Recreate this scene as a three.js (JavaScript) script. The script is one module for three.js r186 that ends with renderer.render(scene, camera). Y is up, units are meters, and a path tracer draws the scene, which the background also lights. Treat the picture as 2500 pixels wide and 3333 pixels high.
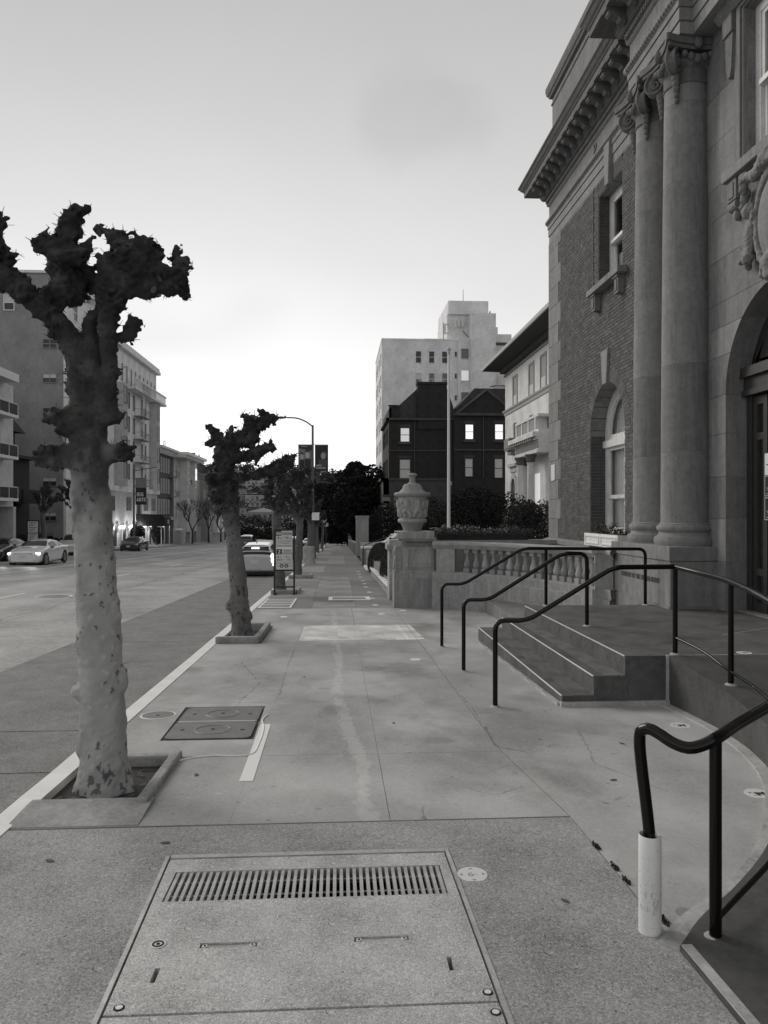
import * as THREE from 'three';
import { mergeGeometries, mergeVertices, toCreasedNormals } from 'three/addons/utils/BufferGeometryUtils.js';
import { ImprovedNoise } from 'three/addons/math/ImprovedNoise.js';
import { RoundedBoxGeometry } from 'three/addons/geometries/RoundedBoxGeometry.js';
import { FontLoader } from 'three/addons/loaders/FontLoader.js';
import { TextGeometry } from 'three/addons/geometries/TextGeometry.js';

// ---------- camera, sky, sun, exposure ----------
const scene = new THREE.Scene();
const camera = new THREE.PerspectiveCamera(67.4, 0.75, 0.05, 4000);
const YAW = 0.0599;
camera.position.set(0, 1.7, 0);
camera.lookAt(Math.sin(YAW), 1.7, -Math.cos(YAW));
const renderer = new THREE.WebGLRenderer({ antialias: true });
renderer.toneMapping = THREE.LinearToneMapping;
renderer.toneMappingExposure = 1.22;
renderer.shadowMap.enabled = true;
const noise3 = new ImprovedNoise();
const N3 = (x, y, z) => noise3.noise(x + 31.7, y + 17.3, z + 5.1);
const fbm3 = (x, y, z, o = 4) => { let s = 0, a = 1, t = 0; for (let i = 0; i < o; i++) { s += a * N3(x, y, z); t += a; x *= 2.03; y *= 2.03; z *= 2.03; a *= .5; } return s / t; };
const smooth = (a, b, x) => { const t = Math.min(1, Math.max(0, (x - a) / (b - a))); return t * t * (3 - 2 * t); };
const mix = (a, b, t) => a + (b - a) * t;
{ // dusk sky: bright low glow beyond the end of the street, grey overhead, thin clouds
  const W = 1024, H = 512, d = new Float32Array(W * H * 4);
  for (let j = 0; j < H; j++) for (let i = 0; i < W; i++) {
    const el = ((j + .5) / H - .5) * Math.PI, az = ((i + .5) / W - .5) * 2 * Math.PI;
    const x = Math.cos(az) * Math.cos(el), y = Math.sin(el), z = Math.sin(az) * Math.cos(el);
    const toward = (-z * .98 - x * .17);
    const ang = Math.acos(Math.max(-1, Math.min(1, toward)));
    let v = .335 + .39 * Math.exp(-((Math.max(0, el) / .5) ** 2)) + .40 * Math.exp(-ang * ang / .20) * Math.exp(-Math.max(0, el) / .34);
    v *= mix(.92, 1, smooth(-1, .6, toward));
    const k = 2.2 / (Math.max(.06, y) + .25);
    const c = fbm3(x * k * .9, y * 3, z * k * .9, 5);
    v *= 1 + .07 * c - .10 * smooth(.12, .42, fbm3(x * k * .5 + 9, 3.3, z * k * .5, 3));
    { const sx = x / -z, sy = y / -z; if (z < 0) { const q = Math.hypot((sx - .105) / .088, (sy - .513) / .074) + .8 * fbm3(sx * 11, sy * 11, 2.2, 4); v *= 1 - .075 * smooth(1.25, .4, q); const q2 = Math.hypot((sx + .34) / .12, (sy - .12) / .012) + .6 * fbm3(sx * 9, sy * 30, 1, 3); v *= 1 - .06 * smooth(1.1, .4, q2); } }
    const o = (j * W + i) * 4; d[o] = d[o + 1] = d[o + 2] = Math.max(.05, v); d[o + 3] = 1;
  }
  const t = new THREE.DataTexture(d, W, H, THREE.RGBAFormat, THREE.FloatType);
  t.mapping = THREE.EquirectangularReflectionMapping; t.magFilter = t.minFilter = THREE.LinearFilter; t.wrapS = THREE.RepeatWrapping; t.needsUpdate = true;
  scene.background = t; scene.environment = t;
}
const sun = new THREE.DirectionalLight(0xfffaf2, 1.4);
sun.position.set(-48, 40, -62); sun.target.position.set(0, 0, -10); scene.add(sun, sun.target);
sun.castShadow = true; sun.shadow.radius = 60; sun.shadow.mapSize.set(2048, 2048);
Object.assign(sun.shadow.camera, { left: -60, right: 60, top: 60, bottom: -40, near: 1, far: 260 });

// ---------- helpers ----------
const S = 0.0295;                                             // the street falls away from the camera
const gy = (x, z) => { let y = z > -235 ? S * z : S * -235 - .13 * (-235 - z); if (x < -4.55) y += .018 * (-4.55 - x); return y; };
let seed = 12345;
const R = () => { seed |= 0; seed = seed + 0x6D2B79F5 | 0; let t = Math.imul(seed ^ seed >>> 15, 1 | seed); t = t + Math.imul(t ^ t >>> 7, 61 | t) ^ t; return ((t ^ t >>> 14) >>> 0) / 4294967296; };
const rr = (a, b) => a + (b - a) * R();
const V = (x, y, z) => new THREE.Vector3(x, y, z);
const taken = {};
function num(n) { const k = taken[n] || 0; taken[n] = k + 1; return k ? n + '_' + String(k).padStart(3, '0') : n; }
const ORG = new WeakMap();
function thing(name, label, category, at = [0, 0, 0], group, kind) {
  const g = new THREE.Group(); g.name = num(name); g.position.set(...at); g.userData = { label, category };
  if (group) g.userData.group = group; if (kind) g.userData.kind = kind;
  scene.add(g); ORG.set(g, at); return g;
}
function boxUV(g) {
  const p = g.attributes.position, n = p.count, uv = new Float32Array(n * 2), a = V(), b = V(), c = V(), f = V();
  for (let i = 0; i < n; i += 3) {
    a.fromBufferAttribute(p, i); b.fromBufferAttribute(p, i + 1); c.fromBufferAttribute(p, i + 2);
    f.copy(b).sub(a).cross(c.clone().sub(a));
    const ax = Math.abs(f.x), ay = Math.abs(f.y), az = Math.abs(f.z);
    [a, b, c].forEach((q, k) => {
      let u, v; if (ay >= ax && ay >= az) { u = q.x; v = -q.z; } else if (ax >= az) { u = q.z; v = q.y; } else { u = q.x; v = q.y; }
      uv[(i + k) * 2] = u; uv[(i + k) * 2 + 1] = v;
    });
  }
  g.setAttribute('uv', new THREE.BufferAttribute(uv, 2)); return g;
}
function merge(list) {
  if (!Array.isArray(list)) list = [list];
  list = list.flat(Infinity).map(g => { const q = g.index ? g.toNonIndexed() : g; for (const k of Object.keys(q.attributes)) if (!['position', 'normal', 'color'].includes(k)) q.deleteAttribute(k); return q; });
  const anyC = list.some(g => g.attributes.color);
  if (anyC) for (const g of list) if (!g.attributes.color) g.setAttribute('color', new THREE.BufferAttribute(new Float32Array(g.attributes.position.count * 3).fill(1), 3));
  const m = list.length > 1 ? mergeGeometries(list) : list[0];
  return boxUV(m);
}
function setup(m) { m.castShadow = m.receiveShadow = true; return m; }
function part(parent, name, geos, mat, ud) {
  const o = ORG.get(parent) || [0, 0, 0];
  const g = merge(geos); g.translate(-o[0], -o[1], -o[2]);
  const m = setup(new THREE.Mesh(g, mat)); m.name = name; if (ud) m.userData = ud; ORG.set(m, o); parent.add(m); return m;
}
function piece(parent, name, geo, mat, x, y, z, ry = 0) {             // shared geometry at its own place
  const o = ORG.get(parent) || [0, 0, 0]; const m = setup(new THREE.Mesh(geo, mat)); m.name = name;
  m.position.set(x - o[0], y - o[1], z - o[2]); m.rotation.y = ry; parent.add(m); return m;
}
function struct(name, label, geos, mat, cat) { const m = setup(new THREE.Mesh(merge(geos), mat)); m.name = num(name); m.userData = { kind: 'structure', label, category: cat || name.replace(/_/g, ' ') }; scene.add(m); return m; }
function solo(name, label, category, geos, mat, group) { const m = setup(new THREE.Mesh(merge(geos), mat)); m.name = num(name); m.userData = { label, category }; if (group) m.userData.group = group; scene.add(m); return m; }
function copyOf(root, name, label, [x, y, z], ry = 0, sc = 1) { const r = root.clone(); r.name = num(name); r.userData = { ...root.userData, label }; r.position.set(x, y, z); r.rotation.y = ry; r.scale.setScalar(sc); scene.add(r); return r; }
const bx = (w, h, d, x = 0, y = 0, z = 0, ry = 0) => { const g = new THREE.BoxGeometry(w, h, d); if (ry) g.rotateY(ry); return g.translate(x, y, z); };
const bb = (x0, x1, y0, y1, z0, z1) => bx(Math.abs(x1 - x0), Math.abs(y1 - y0), Math.abs(z1 - z0), (x0 + x1) / 2, (y0 + y1) / 2, (z0 + z1) / 2);
const rb = (w, h, d, r, x = 0, y = 0, z = 0) => new RoundedBoxGeometry(w, h, d, 2, r).translate(x, y, z);
const cy = (rt, rb_, h, x = 0, y = 0, z = 0, seg = 16) => new THREE.CylinderGeometry(rt, rb_, h, seg).translate(x, y, z);
const lathe = (pts, seg = 40, x = 0, y = 0, z = 0) => toCreasedNormals(new THREE.LatheGeometry(pts.map(p => new THREE.Vector2(Math.max(.0001, p[0]), p[1])), seg), .6).translate(x, y, z);
const tubeC = (curve, r, n = 24, rad = 10) => new THREE.TubeGeometry(curve, n, r, rad, false);
function path(pts, rad = .08) {                                        // polyline with rounded corners
  const cp = new THREE.CurvePath(); const P = pts.map(p => V(...p)); let cur = P[0];
  for (let i = 1; i < P.length - 1; i++) {
    const a = P[i].clone().sub(P[i - 1]), b = P[i + 1].clone().sub(P[i]); const r = Math.min(rad, a.length() * .48, b.length() * .48);
    const p1 = P[i].clone().addScaledVector(a.normalize(), -r), p2 = P[i].clone().addScaledVector(b.normalize(), r);
    cp.add(new THREE.LineCurve3(cur, p1)); cp.add(new THREE.QuadraticBezierCurve3(p1, P[i], p2)); cur = p2;
  }
  cp.add(new THREE.LineCurve3(cur, P[P.length - 1])); return cp;
}
const rod = (a, b, r, r2 = r, seg = 8) => { const A = V(...a), B = V(...b), d = B.clone().sub(A), L = d.length(); const g = new THREE.CylinderGeometry(r2, r, L, seg); g.translate(0, L / 2, 0); g.applyQuaternion(new THREE.Quaternion().setFromUnitVectors(V(0, 1, 0), d.normalize())); return g.translate(A.x, A.y, A.z); };
const shp = (pts, holes = []) => { const s = new THREE.Shape(pts.map(p => new THREE.Vector2(p[0], p[1]))); for (const h of holes) s.holes.push(new THREE.Path(h.map(p => new THREE.Vector2(p[0], p[1])))); return s; };
const ext = (pts, depth, holes, bev = 0, cs = 16) => new THREE.ExtrudeGeometry(Array.isArray(pts) ? shp(pts, holes) : pts, { depth, bevelEnabled: bev > 0, bevelSize: bev, bevelThickness: bev, bevelOffset: -bev, bevelSegments: 1, curveSegments: cs });
const plan = (pts, y0, y1, holes) => ext(pts.map(p => [p[0], -p[1]]), y1 - y0, (holes || []).map(h => h.map(p => [p[0], -p[1]]))).rotateX(-Math.PI / 2).translate(0, y0, 0);     // outline in x,z raised from y0 to y1
const elevX = (pts, x0, x1, holes, bev = 0) => ext(pts.map(p => [-p[0], p[1]]), x1 - x0, (holes || []).map(h => h.map(p => [-p[0], p[1]])), bev).rotateY(Math.PI / 2).translate(x0, 0, 0);   // outline in z,y, thickness along x
const elevZ = (pts, z0, z1, holes, bev = 0) => ext(pts, z1 - z0, holes, bev).translate(0, 0, z0);
const warp = (g, f) => { const p = g.attributes.position; for (let i = 0; i < p.count; i++) { const v = f(p.getX(i), p.getY(i), p.getZ(i)); p.setXYZ(i, v[0], v[1], v[2]); } g.computeVertexNormals(); return g; };
const sl = g => warp(g, (x, y, z) => [x, y + gy(x, z), z]);           // lay flat work on the sloping street
function sweep(pathXZ, prof, side = 1) {                               // profile [out, y] swept along a polyline with mitred corners
  const n = pathXZ.length, rows = [];
  const nor = (a, b) => { const dx = b[0] - a[0], dz = b[1] - a[1], l = Math.hypot(dx, dz); return [dz / l * side, -dx / l * side]; };
  for (let i = 0; i < n; i++) {
    const n1 = i ? nor(pathXZ[i - 1], pathXZ[i]) : null, n2 = i < n - 1 ? nor(pathXZ[i], pathXZ[i + 1]) : null; let m;
    if (n1 && n2) { const d = 1 + n1[0] * n2[0] + n1[1] * n2[1]; m = [(n1[0] + n2[0]) / d, (n1[1] + n2[1]) / d]; } else m = n1 || n2;
    rows.push(prof.map(p => [pathXZ[i][0] + m[0] * p[0], p[1], pathXZ[i][1] + m[1] * p[0]]));
  }
  const pos = [], q = (a, b, c, d) => pos.push(...a, ...b, ...c, ...a, ...c, ...d);
  for (let i = 0; i < n - 1; i++) for (let j = 0; j < prof.length - 1; j++) side < 0 ? q(rows[i][j], rows[i + 1][j], rows[i + 1][j + 1], rows[i][j + 1]) : q(rows[i][j], rows[i][j + 1], rows[i + 1][j + 1], rows[i + 1][j]);
  const g = new THREE.BufferGeometry(); g.setAttribute('position', new THREE.Float32BufferAttribute(pos, 3)); g.computeVertexNormals(); return g;
}
function nets(f, min, max, h, col) {                                    // surface nets over a distance field
  const nx = Math.ceil((max[0] - min[0]) / h) + 1, ny = Math.ceil((max[1] - min[1]) / h) + 1, nz = Math.ceil((max[2] - min[2]) / h) + 1;
  const F = new Float32Array(nx * ny * nz), id = (i, j, k) => i + nx * (j + ny * k);
  for (let k = 0; k < nz; k++) for (let j = 0; j < ny; j++) for (let i = 0; i < nx; i++) F[id(i, j, k)] = f(min[0] + i * h, min[1] + j * h, min[2] + k * h);
  const vi = new Int32Array(nx * ny * nz).fill(-1), pos = [], cols = [], idx = [];
  const C = [[0, 0, 0], [1, 0, 0], [0, 1, 0], [1, 1, 0], [0, 0, 1], [1, 0, 1], [0, 1, 1], [1, 1, 1]], E = [[0, 1], [2, 3], [4, 5], [6, 7], [0, 2], [1, 3], [4, 6], [5, 7], [0, 4], [1, 5], [2, 6], [3, 7]];
  for (let k = 0; k < nz - 1; k++) for (let j = 0; j < ny - 1; j++) for (let i = 0; i < nx - 1; i++) {
    let m = 0; const v = []; for (let c = 0; c < 8; c++) { v[c] = F[id(i + C[c][0], j + C[c][1], k + C[c][2])]; if (v[c] < 0) m |= 1 << c; }
    if (m === 0 || m === 255) continue;
    let x = 0, y = 0, z = 0, n = 0;
    for (const [a, b] of E) if ((v[a] < 0) !== (v[b] < 0)) { const t = v[a] / (v[a] - v[b]); x += C[a][0] + t * (C[b][0] - C[a][0]); y += C[a][1] + t * (C[b][1] - C[a][1]); z += C[a][2] + t * (C[b][2] - C[a][2]); n++; }
    x = min[0] + (i + x / n) * h; y = min[1] + (j + y / n) * h; z = min[2] + (k + z / n) * h;
    vi[id(i, j, k)] = pos.length / 3; pos.push(x, y, z); if (col) { const c = col(x, y, z); cols.push(c, c, c); }
  }
  const quad = (a, b, c, d, fl) => { if (a < 0 || b < 0 || c < 0 || d < 0) return; fl ? idx.push(a, b, c, a, c, d) : idx.push(a, c, b, a, d, c); };
  for (let k = 1; k < nz - 1; k++) for (let j = 1; j < ny - 1; j++) for (let i = 1; i < nx - 1; i++) {
    const s = F[id(i, j, k)] < 0;
    if (s !== F[id(i + 1, j, k)] < 0) quad(vi[id(i, j - 1, k - 1)], vi[id(i, j, k - 1)], vi[id(i, j, k)], vi[id(i, j - 1, k)], s);
    if (s !== F[id(i, j + 1, k)] < 0) quad(vi[id(i - 1, j, k - 1)], vi[id(i - 1, j, k)], vi[id(i, j, k)], vi[id(i, j, k - 1)], s);
    if (s !== F[id(i, j, k + 1)] < 0) quad(vi[id(i - 1, j - 1, k)], vi[id(i, j - 1, k)], vi[id(i, j, k)], vi[id(i - 1, j, k)], s);
  }
  const nv = pos.length / 3, par = new Int32Array(nv).map((_, i) => i), find = a => { while (par[a] !== a) a = par[a] = par[par[a]]; return a; };   // drop loose crumbs
  for (let i = 0; i < idx.length; i += 3) { par[find(idx[i])] = find(idx[i + 1]); par[find(idx[i + 1])] = find(idx[i + 2]); }
  const cnt = new Int32Array(nv); for (let i = 0; i < nv; i++) cnt[find(i)]++; const keep = []; for (let i = 0; i < idx.length; i += 3) if (cnt[find(idx[i])] > nv * .06) keep.push(idx[i], idx[i + 1], idx[i + 2]); idx.length = 0; for (const k of keep) idx.push(k);
  const g = new THREE.BufferGeometry(); g.setAttribute('position', new THREE.Float32BufferAttribute(pos, 3)); if (col) g.setAttribute('color', new THREE.Float32BufferAttribute(cols, 3)); g.setIndex(idx); g.computeVertexNormals(); return g;
}
const smin = (a, b, k) => { const h = Math.max(k - Math.abs(a - b), 0) / k; return Math.min(a, b) - h * h * k * .25; };
function capsule(px, py, pz, a, b) { const dx = b[0] - a[0], dy = b[1] - a[1], dz = b[2] - a[2]; const t = Math.min(1, Math.max(0, ((px - a[0]) * dx + (py - a[1]) * dy + (pz - a[2]) * dz) / (dx * dx + dy * dy + dz * dz + 1e-9))); return Math.hypot(px - a[0] - dx * t, py - a[1] - dy * t, pz - a[2] - dz * t) - (a[3] + (b[3] - a[3]) * t); }

// ---------- textures (grey; the photograph has no colour) ----------
function tn(P, sd) { const L = new Float32Array(P * P); let s = sd; for (let i = 0; i < P * P; i++) { s = Math.imul(s ^ (s >>> 15), 2246822519) + 374761393 | 0; L[i] = ((s ^ (s >>> 13)) >>> 0) / 4294967296; } return (u, v) => { const x = u * P, y = v * P, i = Math.floor(x), j = Math.floor(y), f = x - i, g = y - j, a = f * f * (3 - 2 * f), b = g * g * (3 - 2 * g), w = k => ((k % P) + P) % P; const q = (m, n) => L[w(m) + P * w(n)]; return mix(mix(q(i, j), q(i + 1, j), a), mix(q(i, j + 1), q(i + 1, j + 1), a), b); }; }
function tf(P, sd, o = 5) { const n = []; for (let i = 0; i < o; i++) n.push(tn(P << i, sd + i * 7919)); return (u, v) => { let s = 0, a = .5, t = 0; for (const f of n) { s += a * f(u, v); t += a; a *= .55; } return s / t; }; }
function tex(n, m, fn, lin) {
  const d = new Uint8Array(n * m * 4); for (let j = 0; j < m; j++) for (let i = 0; i < n; i++) { let v = Math.min(1, Math.max(0, fn((i + .5) / n, (j + .5) / m))); if (!lin) v = v <= .0031308 ? v * 12.92 : 1.055 * Math.pow(v, 1 / 2.4) - .055; const o = (j * n + i) * 4; d[o] = d[o + 1] = d[o + 2] = Math.round(v * 255); d[o + 3] = 255; }
  const t = new THREE.DataTexture(d, n, m, THREE.RGBAFormat); if (!lin) t.colorSpace = THREE.SRGBColorSpace; t.wrapS = t.wrapT = THREE.RepeatWrapping; t.magFilter = THREE.LinearFilter; t.minFilter = THREE.LinearMipmapLinearFilter; t.generateMipmaps = true; t.needsUpdate = true; return t;
}
const rep = (t, sx, sy = sx) => { const c = t.clone(); c.repeat.set(1 / sx, 1 / sy); c.needsUpdate = true; return c; };
function M(v, o = {}) { const m = (o.phys ? new THREE.MeshPhysicalMaterial() : new THREE.MeshStandardMaterial()); m.color.setRGB(v, v, v); m.roughness = o.r ?? .9; m.metalness = o.m ?? 0; for (const k of ['map', 'bumpMap', 'bumpScale', 'vertexColors', 'side', 'roughnessMap', 'clearcoat', 'clearcoatRoughness', 'specularIntensity', 'transmission', 'thickness', 'ior', 'flatShading', 'transparent', 'opacity']) if (o[k] !== undefined) m[k] = o[k]; if (o.e) { m.emissive.setRGB(o.e, o.e, o.e); } return m; }
const nA = tf(4, 11, 6), nB = tf(8, 77, 5), nC = tf(32, 5, 4), nD = tf(3, 401, 4), nE = tn(256, 99), nF = tn(128, 31), nG = tn(512, 7);
const tStone = tex(512, 512, (u, v) => { const s = nC(u, v), b = nA(u, v), st = tn; return .62 + .5 * (b - .5) + .35 * (s - .5) + .1 * (nG(u, v) - .5); });
const tFine = tex(512, 512, (u, v) => .5 + .5 * (nC(u, v) - .5) + .5 * (nG(u, v) - .5), true);
const tAsph = tex(1024, 1024, (u, v) => .60 + .4 * (nA(u, v) - .5) + .3 * (nB(u, v) - .5) + .34 * (nE(u, v) - .5) + .4 * (nF(u, v) - .5) + .2 * (nG(u, v) - .5) + (nF(v, u + .37) > .93 ? .3 : 0));
const n64 = tn(64, 515), tn2 = (P, Q, sd) => { const f = tn(Math.max(P, Q), sd), m = Math.max(P, Q); return (u, v) => { const a = u * P, b = v * Q; const i = Math.floor(a), j = Math.floor(b), x = a - i, y = b - j, s = x * x * (3 - 2 * x), t = y * y * (3 - 2 * y), L = (p, q) => f(((p % P) + P) % P / m, ((q % Q) + Q) % Q / m); return mix(mix(L(i, j), L(i + 1, j), s), mix(L(i, j + 1), L(i + 1, j + 1), s), t); }; };
const st1 = tn2(24, 3, 71), st2 = tn2(90, 6, 37);
const tAgg = tex(1024, 1024, (u, v) => { const g = nE(u, v), h = nG(u, v), k = nF(u + .13, v), q = n64(u, v); let x = .60 + .40 * (nA(u, v) - .5) + .26 * (k - .5) + .36 * (g - .5) + .24 * (h - .5) + .16 * (q - .5); if (k > .80 && g > .5) x += .2; if (q > .72 && k < .34) x -= .22; return x; });
const tWall = tex(1024, 1024, (u, v) => .66 + .16 * (nA(u, v) - .5) + .24 * (nC(u, v) - .5) + .16 * (st1(u, v) - .5) + .13 * (st2(u, v) - .5) + .18 * (nE(u, v) - .5) - .12 * smooth(.70, .9, st1(u + .37, v) * .6 + .5 * nB(u, v)));
const tBump = tex(512, 512, (u, v) => .4 * nE(u, v) + .6 * nG(u, v), true);
const tPaint = tex(256, 256, (u, v) => .9 + .14 * (nA(u, v) - .5) + .12 * (nC(u, v) - .5) - .3 * smooth(.80, .9, nF(u, v)) * smooth(.5, .6, nB(u, v)));
const tStep = tex(512, 512, (u, v) => .55 + .75 * (nA(u, v) - .5) + .5 * (nB(u, v) - .5) + .35 * (nE(u, v) - .5) - .2 * smooth(.6, .75, nD(u, v)) + (nF(u, v) > .94 ? .15 : 0));
const tStucco = tex(512, 512, (u, v) => .72 + .35 * (nA(u, v) - .5) + .25 * (nC(u, v) - .5) - .16 * smooth(.62, .8, nD(u * 1, v * 1)));

// ---------- ground, road, pavement ----------
const seg2 = (px, py, a, b) => { const dx = b[0] - a[0], dy = b[1] - a[1]; const t = Math.min(1, Math.max(0, ((px - a[0]) * dx + (py - a[1]) * dy) / (dx * dx + dy * dy + 1e-9))); return Math.hypot(px - a[0] - dx * t, py - a[1] - dy * t); };
const poly = (x, z, l) => { let d = 9; for (let i = 0; i < l.length - 1; i++) d = Math.min(d, seg2(x, z, l[i], l[i + 1])); return d; };
const streak = [[.21, -4.55], [.15, -4.91], [.18, -5.36], [.16, -5.95], [.06, -7.03], [.03, -7.81], [-.02, -8.78], [.02, -10.17], [-.04, -12.09], [-.05, -14.59], [-.1, -17.05]];
const cracks = [[[1.34, -6.04], [1.5, -5.87], [1.73, -6.1]], [[1.3, -5.6], [1.49, -5.44]], [[1.65, -4.83], [1.7, -4.74], [1.88, -4.91]], [[1.27, -6.09], [1.34, -6], [1.6, -5.93]], [[1.11, -5.47], [1.26, -5.59]], [[.51, -4.51], [.53, -4.82], [.61, -4.88]], [[.79, -5.2], [.93, -5.04], [1.04, -4.94], [1.22, -5.12]], [[1.27, -11.79], [1.31, -10.87], [1.28, -9.94]], [[1.31, -8.08], [1.3, -7.1], [1.27, -6.1]], [[-.64, -11.4], [-.66, -9.9], [-.62, -8.2]], [[-1.1, -6.7], [-.9, -8.9], [-1.3, -10.4]], [[2.1, -6.6], [1.9, -5.6], [2.2, -4.9]]];
const gum = []; for (let i = 0; i < 150; i++) gum.push([rr(-1.8, 3.1), -4.6 - 15 * R() * R(), rr(.008, .021), R() < .7 ? rr(-.2, -.1) : rr(.08, .16)]);
const wN = tf(6, 911, 5), wN2 = tf(16, 313, 5);
const tWalk = tex(1024, 2048, (u, v) => {                      // stains, mends and cracks of the pavement, 5.5 m by 24 m
  const x = -2 + u * 5.5, z = -v * 24, f = wN2(u * .7, v * 2.3), g = wN(u, v * 3.1);
  let c = .60 + .32 * (g - .5) + .40 * (f - .5) + .10 * (nE(u * 3.3, v * 14) - .5) + .09 * (nF(u * 3.1, v * 13) - .5);
  const wob = .07 * (wN2(u * 2.1 + .3, v * 5) - .5) + .05 * (nF(u * 1.7, v * 4) - .5), d = poly(x + wob, z, streak);
  c += .15 * smooth(.065, .03, d + .09 * (f - .5)) * smooth(.25, .5, wN2(u * 3 + .5, v * 6));
  const sm = (cx, cz, rx, rz, a) => { const q = Math.hypot((x - cx) / rx, (z - cz) / rz) + 1.1 * (f - .5); c -= 1.35 * a * smooth(1.0, .35, q); };
  sm(.88, -9.69, .34, .55, .13); sm(.3, -9.75, .35, .22, .06); sm(.85, -6.3, .18, .15, .07); sm(-.16, -8.5, .1, .06, .14); sm(-.3, -5.05, .5, .3, .05); sm(1.0, -5.1, .3, .2, .06); sm(-.95, -8.9, .4, .5, .05); sm(2.3, -6.6, .5, .3, .06);
  c += .10 * smooth(.56, .72, wN(u * 1.3 + .21, v * 4.1)) - .11 * smooth(.56, .72, wN(u * 1.1 + .77, v * 3.3 + .4)); { const gu = nF(u * 1.9 + .4, v * 8.3); if (gu > .955) c -= .22 * smooth(.955, .98, gu); }
  for (const [gx, gz, gr, ga] of gum) { const q = (x - gx) ** 2 + (z - gz) ** 2; if (q < gr * gr) c += ga; }
  let k = 9; for (const l of cracks) k = Math.min(k, poly(x + wob * .5, z + wob * .5, l)); c -= .22 * smooth(.011, .003, k) * smooth(.3, .5, wN2(u * 4, v * 9));
  if (nG(u * 2.3 + .1, v * 9.7) > .992 && f > .5) c -= .22; if (nG(u * 2.9 + .6, v * 11.7) > .9945) c += .2;
  return c;
});
const mWalk = M(.62, { map: rep(tWalk, 5.5, 24), bumpMap: rep(tBump, .9), bumpScale: .0012, r: .82 });
mWalk.map.offset.set(2 / 5.5, 0);
const mFar = [.36, .28, .40, .25].map(v => M(v, { map: rep(tStone, 2.3), bumpMap: rep(tBump, .9), bumpScale: .001, r: .85 }));
const mAgg = M(.50, { map: rep(tAgg, .9), bumpMap: rep(tAgg, .9), bumpScale: .0025, r: .88 });
const mPatch = M(1.0, { map: rep(tWalk, 3.1, 9), bumpMap: rep(tBump, .9), bumpScale: .001, r: .85 });
const seams = [[[-4.6, -9], [-21, -11]], [[-7, 0], [-7.3, -70]], [[-11.8, 0], [-12, -64]], [[-17, 2], [-17.2, -64]], [[-4.6, -31], [-12, -30.2]], [[-12, -45], [-21, -46]]];
const tRoad = tex(1024, 2048, (u, v) => { const x = -21.6 + u * 17.1, z = -v * 64; const a = wN(u * 1.3, v * 3), b = wN2(u, v * 3.3); let c = .64 + .44 * (a - .5) + .46 * (b - .5) + .22 * (nE(u * 2, v * 7) - .5) + .16 * (nF(u * 3.3, v * 11) - .5); for (const l of [-6.4, -8.1, -10.6, -12.5, -16.2, -18]) c += .07 * Math.exp(-(((x - l) / .35) ** 2)) * smooth(.3, .6, b); for (const l of [-7.2, -11.5, -17.1]) c -= .10 * Math.exp(-(((x - l) / .4) ** 2)) * smooth(.35, .6, a); let k = 9; for (const s of seams) k = Math.min(k, poly(x + .5 * (b - .5), z + .5 * (a - .5), s)); c -= .26 * smooth(.05, .015, k); const pb = (x0, x1, z0, z1, t) => { if (x > x0 && x < x1 && z < z0 && z > z1) c += t; }; pb(-7, -4.6, -14, -19.5, -.09); pb(-13.5, -10.2, -20, -29, .06); pb(-9.5, -8, -36, -44, -.08); const w = nF(u * 2.1 + .2, v * 8.3); if (w > .94) c -= .2; return c; });
const mRoad = M(.50, { map: rep(tRoad, 17.1, 64), bumpMap: rep(tAsph, 1.3), bumpScale: .002, r: .68 });
mRoad.map.offset.set(21.6 / 17.1, 0);
const mLane = M(.30, { map: rep(tAsph, 1.5), bumpMap: rep(tAsph, 1.3), bumpScale: .004, r: .85 });
const mDirt = M(.045, { r: 1 });
const mKerb = M(.86, { map: rep(tPaint, .5), r: .8 });
const mPaint = M(.82, { map: rep(tPaint, .7), r: .7 });
const grid = (x0, x1, z0, z1, nx, nz, f) => { const g = new THREE.PlaneGeometry(1, 1, nx, nz).rotateX(-Math.PI / 2); return warp(g, (x, y, z) => { const X = mix(x0, x1, x + .5), Z = mix(z0, z1, z + .5); return [X, f(X, Z), Z]; }); };
// land far beyond and under everything, one sheet to the horizon; the valley and the hill opposite
const landY = (x, z) => { let y = gy(x, z) - .55; if (z < -235) { y = S * -235 - .09 * Math.min(200, -235 - z) - .9; if (z < -470) { const t = smooth(-470, -980, z); const crest = 64 + 16 * Math.exp(-((x + 130) ** 2) / 9000) - 30 * smooth(20, 260, x) + 6 * N3(x * .008, 1.2, z * .004); y += t * crest; } } return y; };
struct('terrain', 'dark wooded land of the far valley and hillside', [grid(-1500, 1500, -1600, 60, 90, 120, (x, z) => z > -235 && Math.abs(x) < 60 ? landY(x, z) - .4 : landY(x, z))], M(.07, { map: rep(tStone, 31), r: 1 }));
const road = struct('road', 'grey asphalt roadway with faint wheel tracks', [grid(-21.6, -4.5, -236, 14, 8, 40, (x, z) => gy(x, z) - .13)], mRoad, 'road');
struct('road', 'asphalt of the street dropping away beyond the crest', [grid(-21.6, -2.1, -420, -236, 6, 20, (x, z) => gy(x, z) - .2)], mRoad, 'road');
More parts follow.
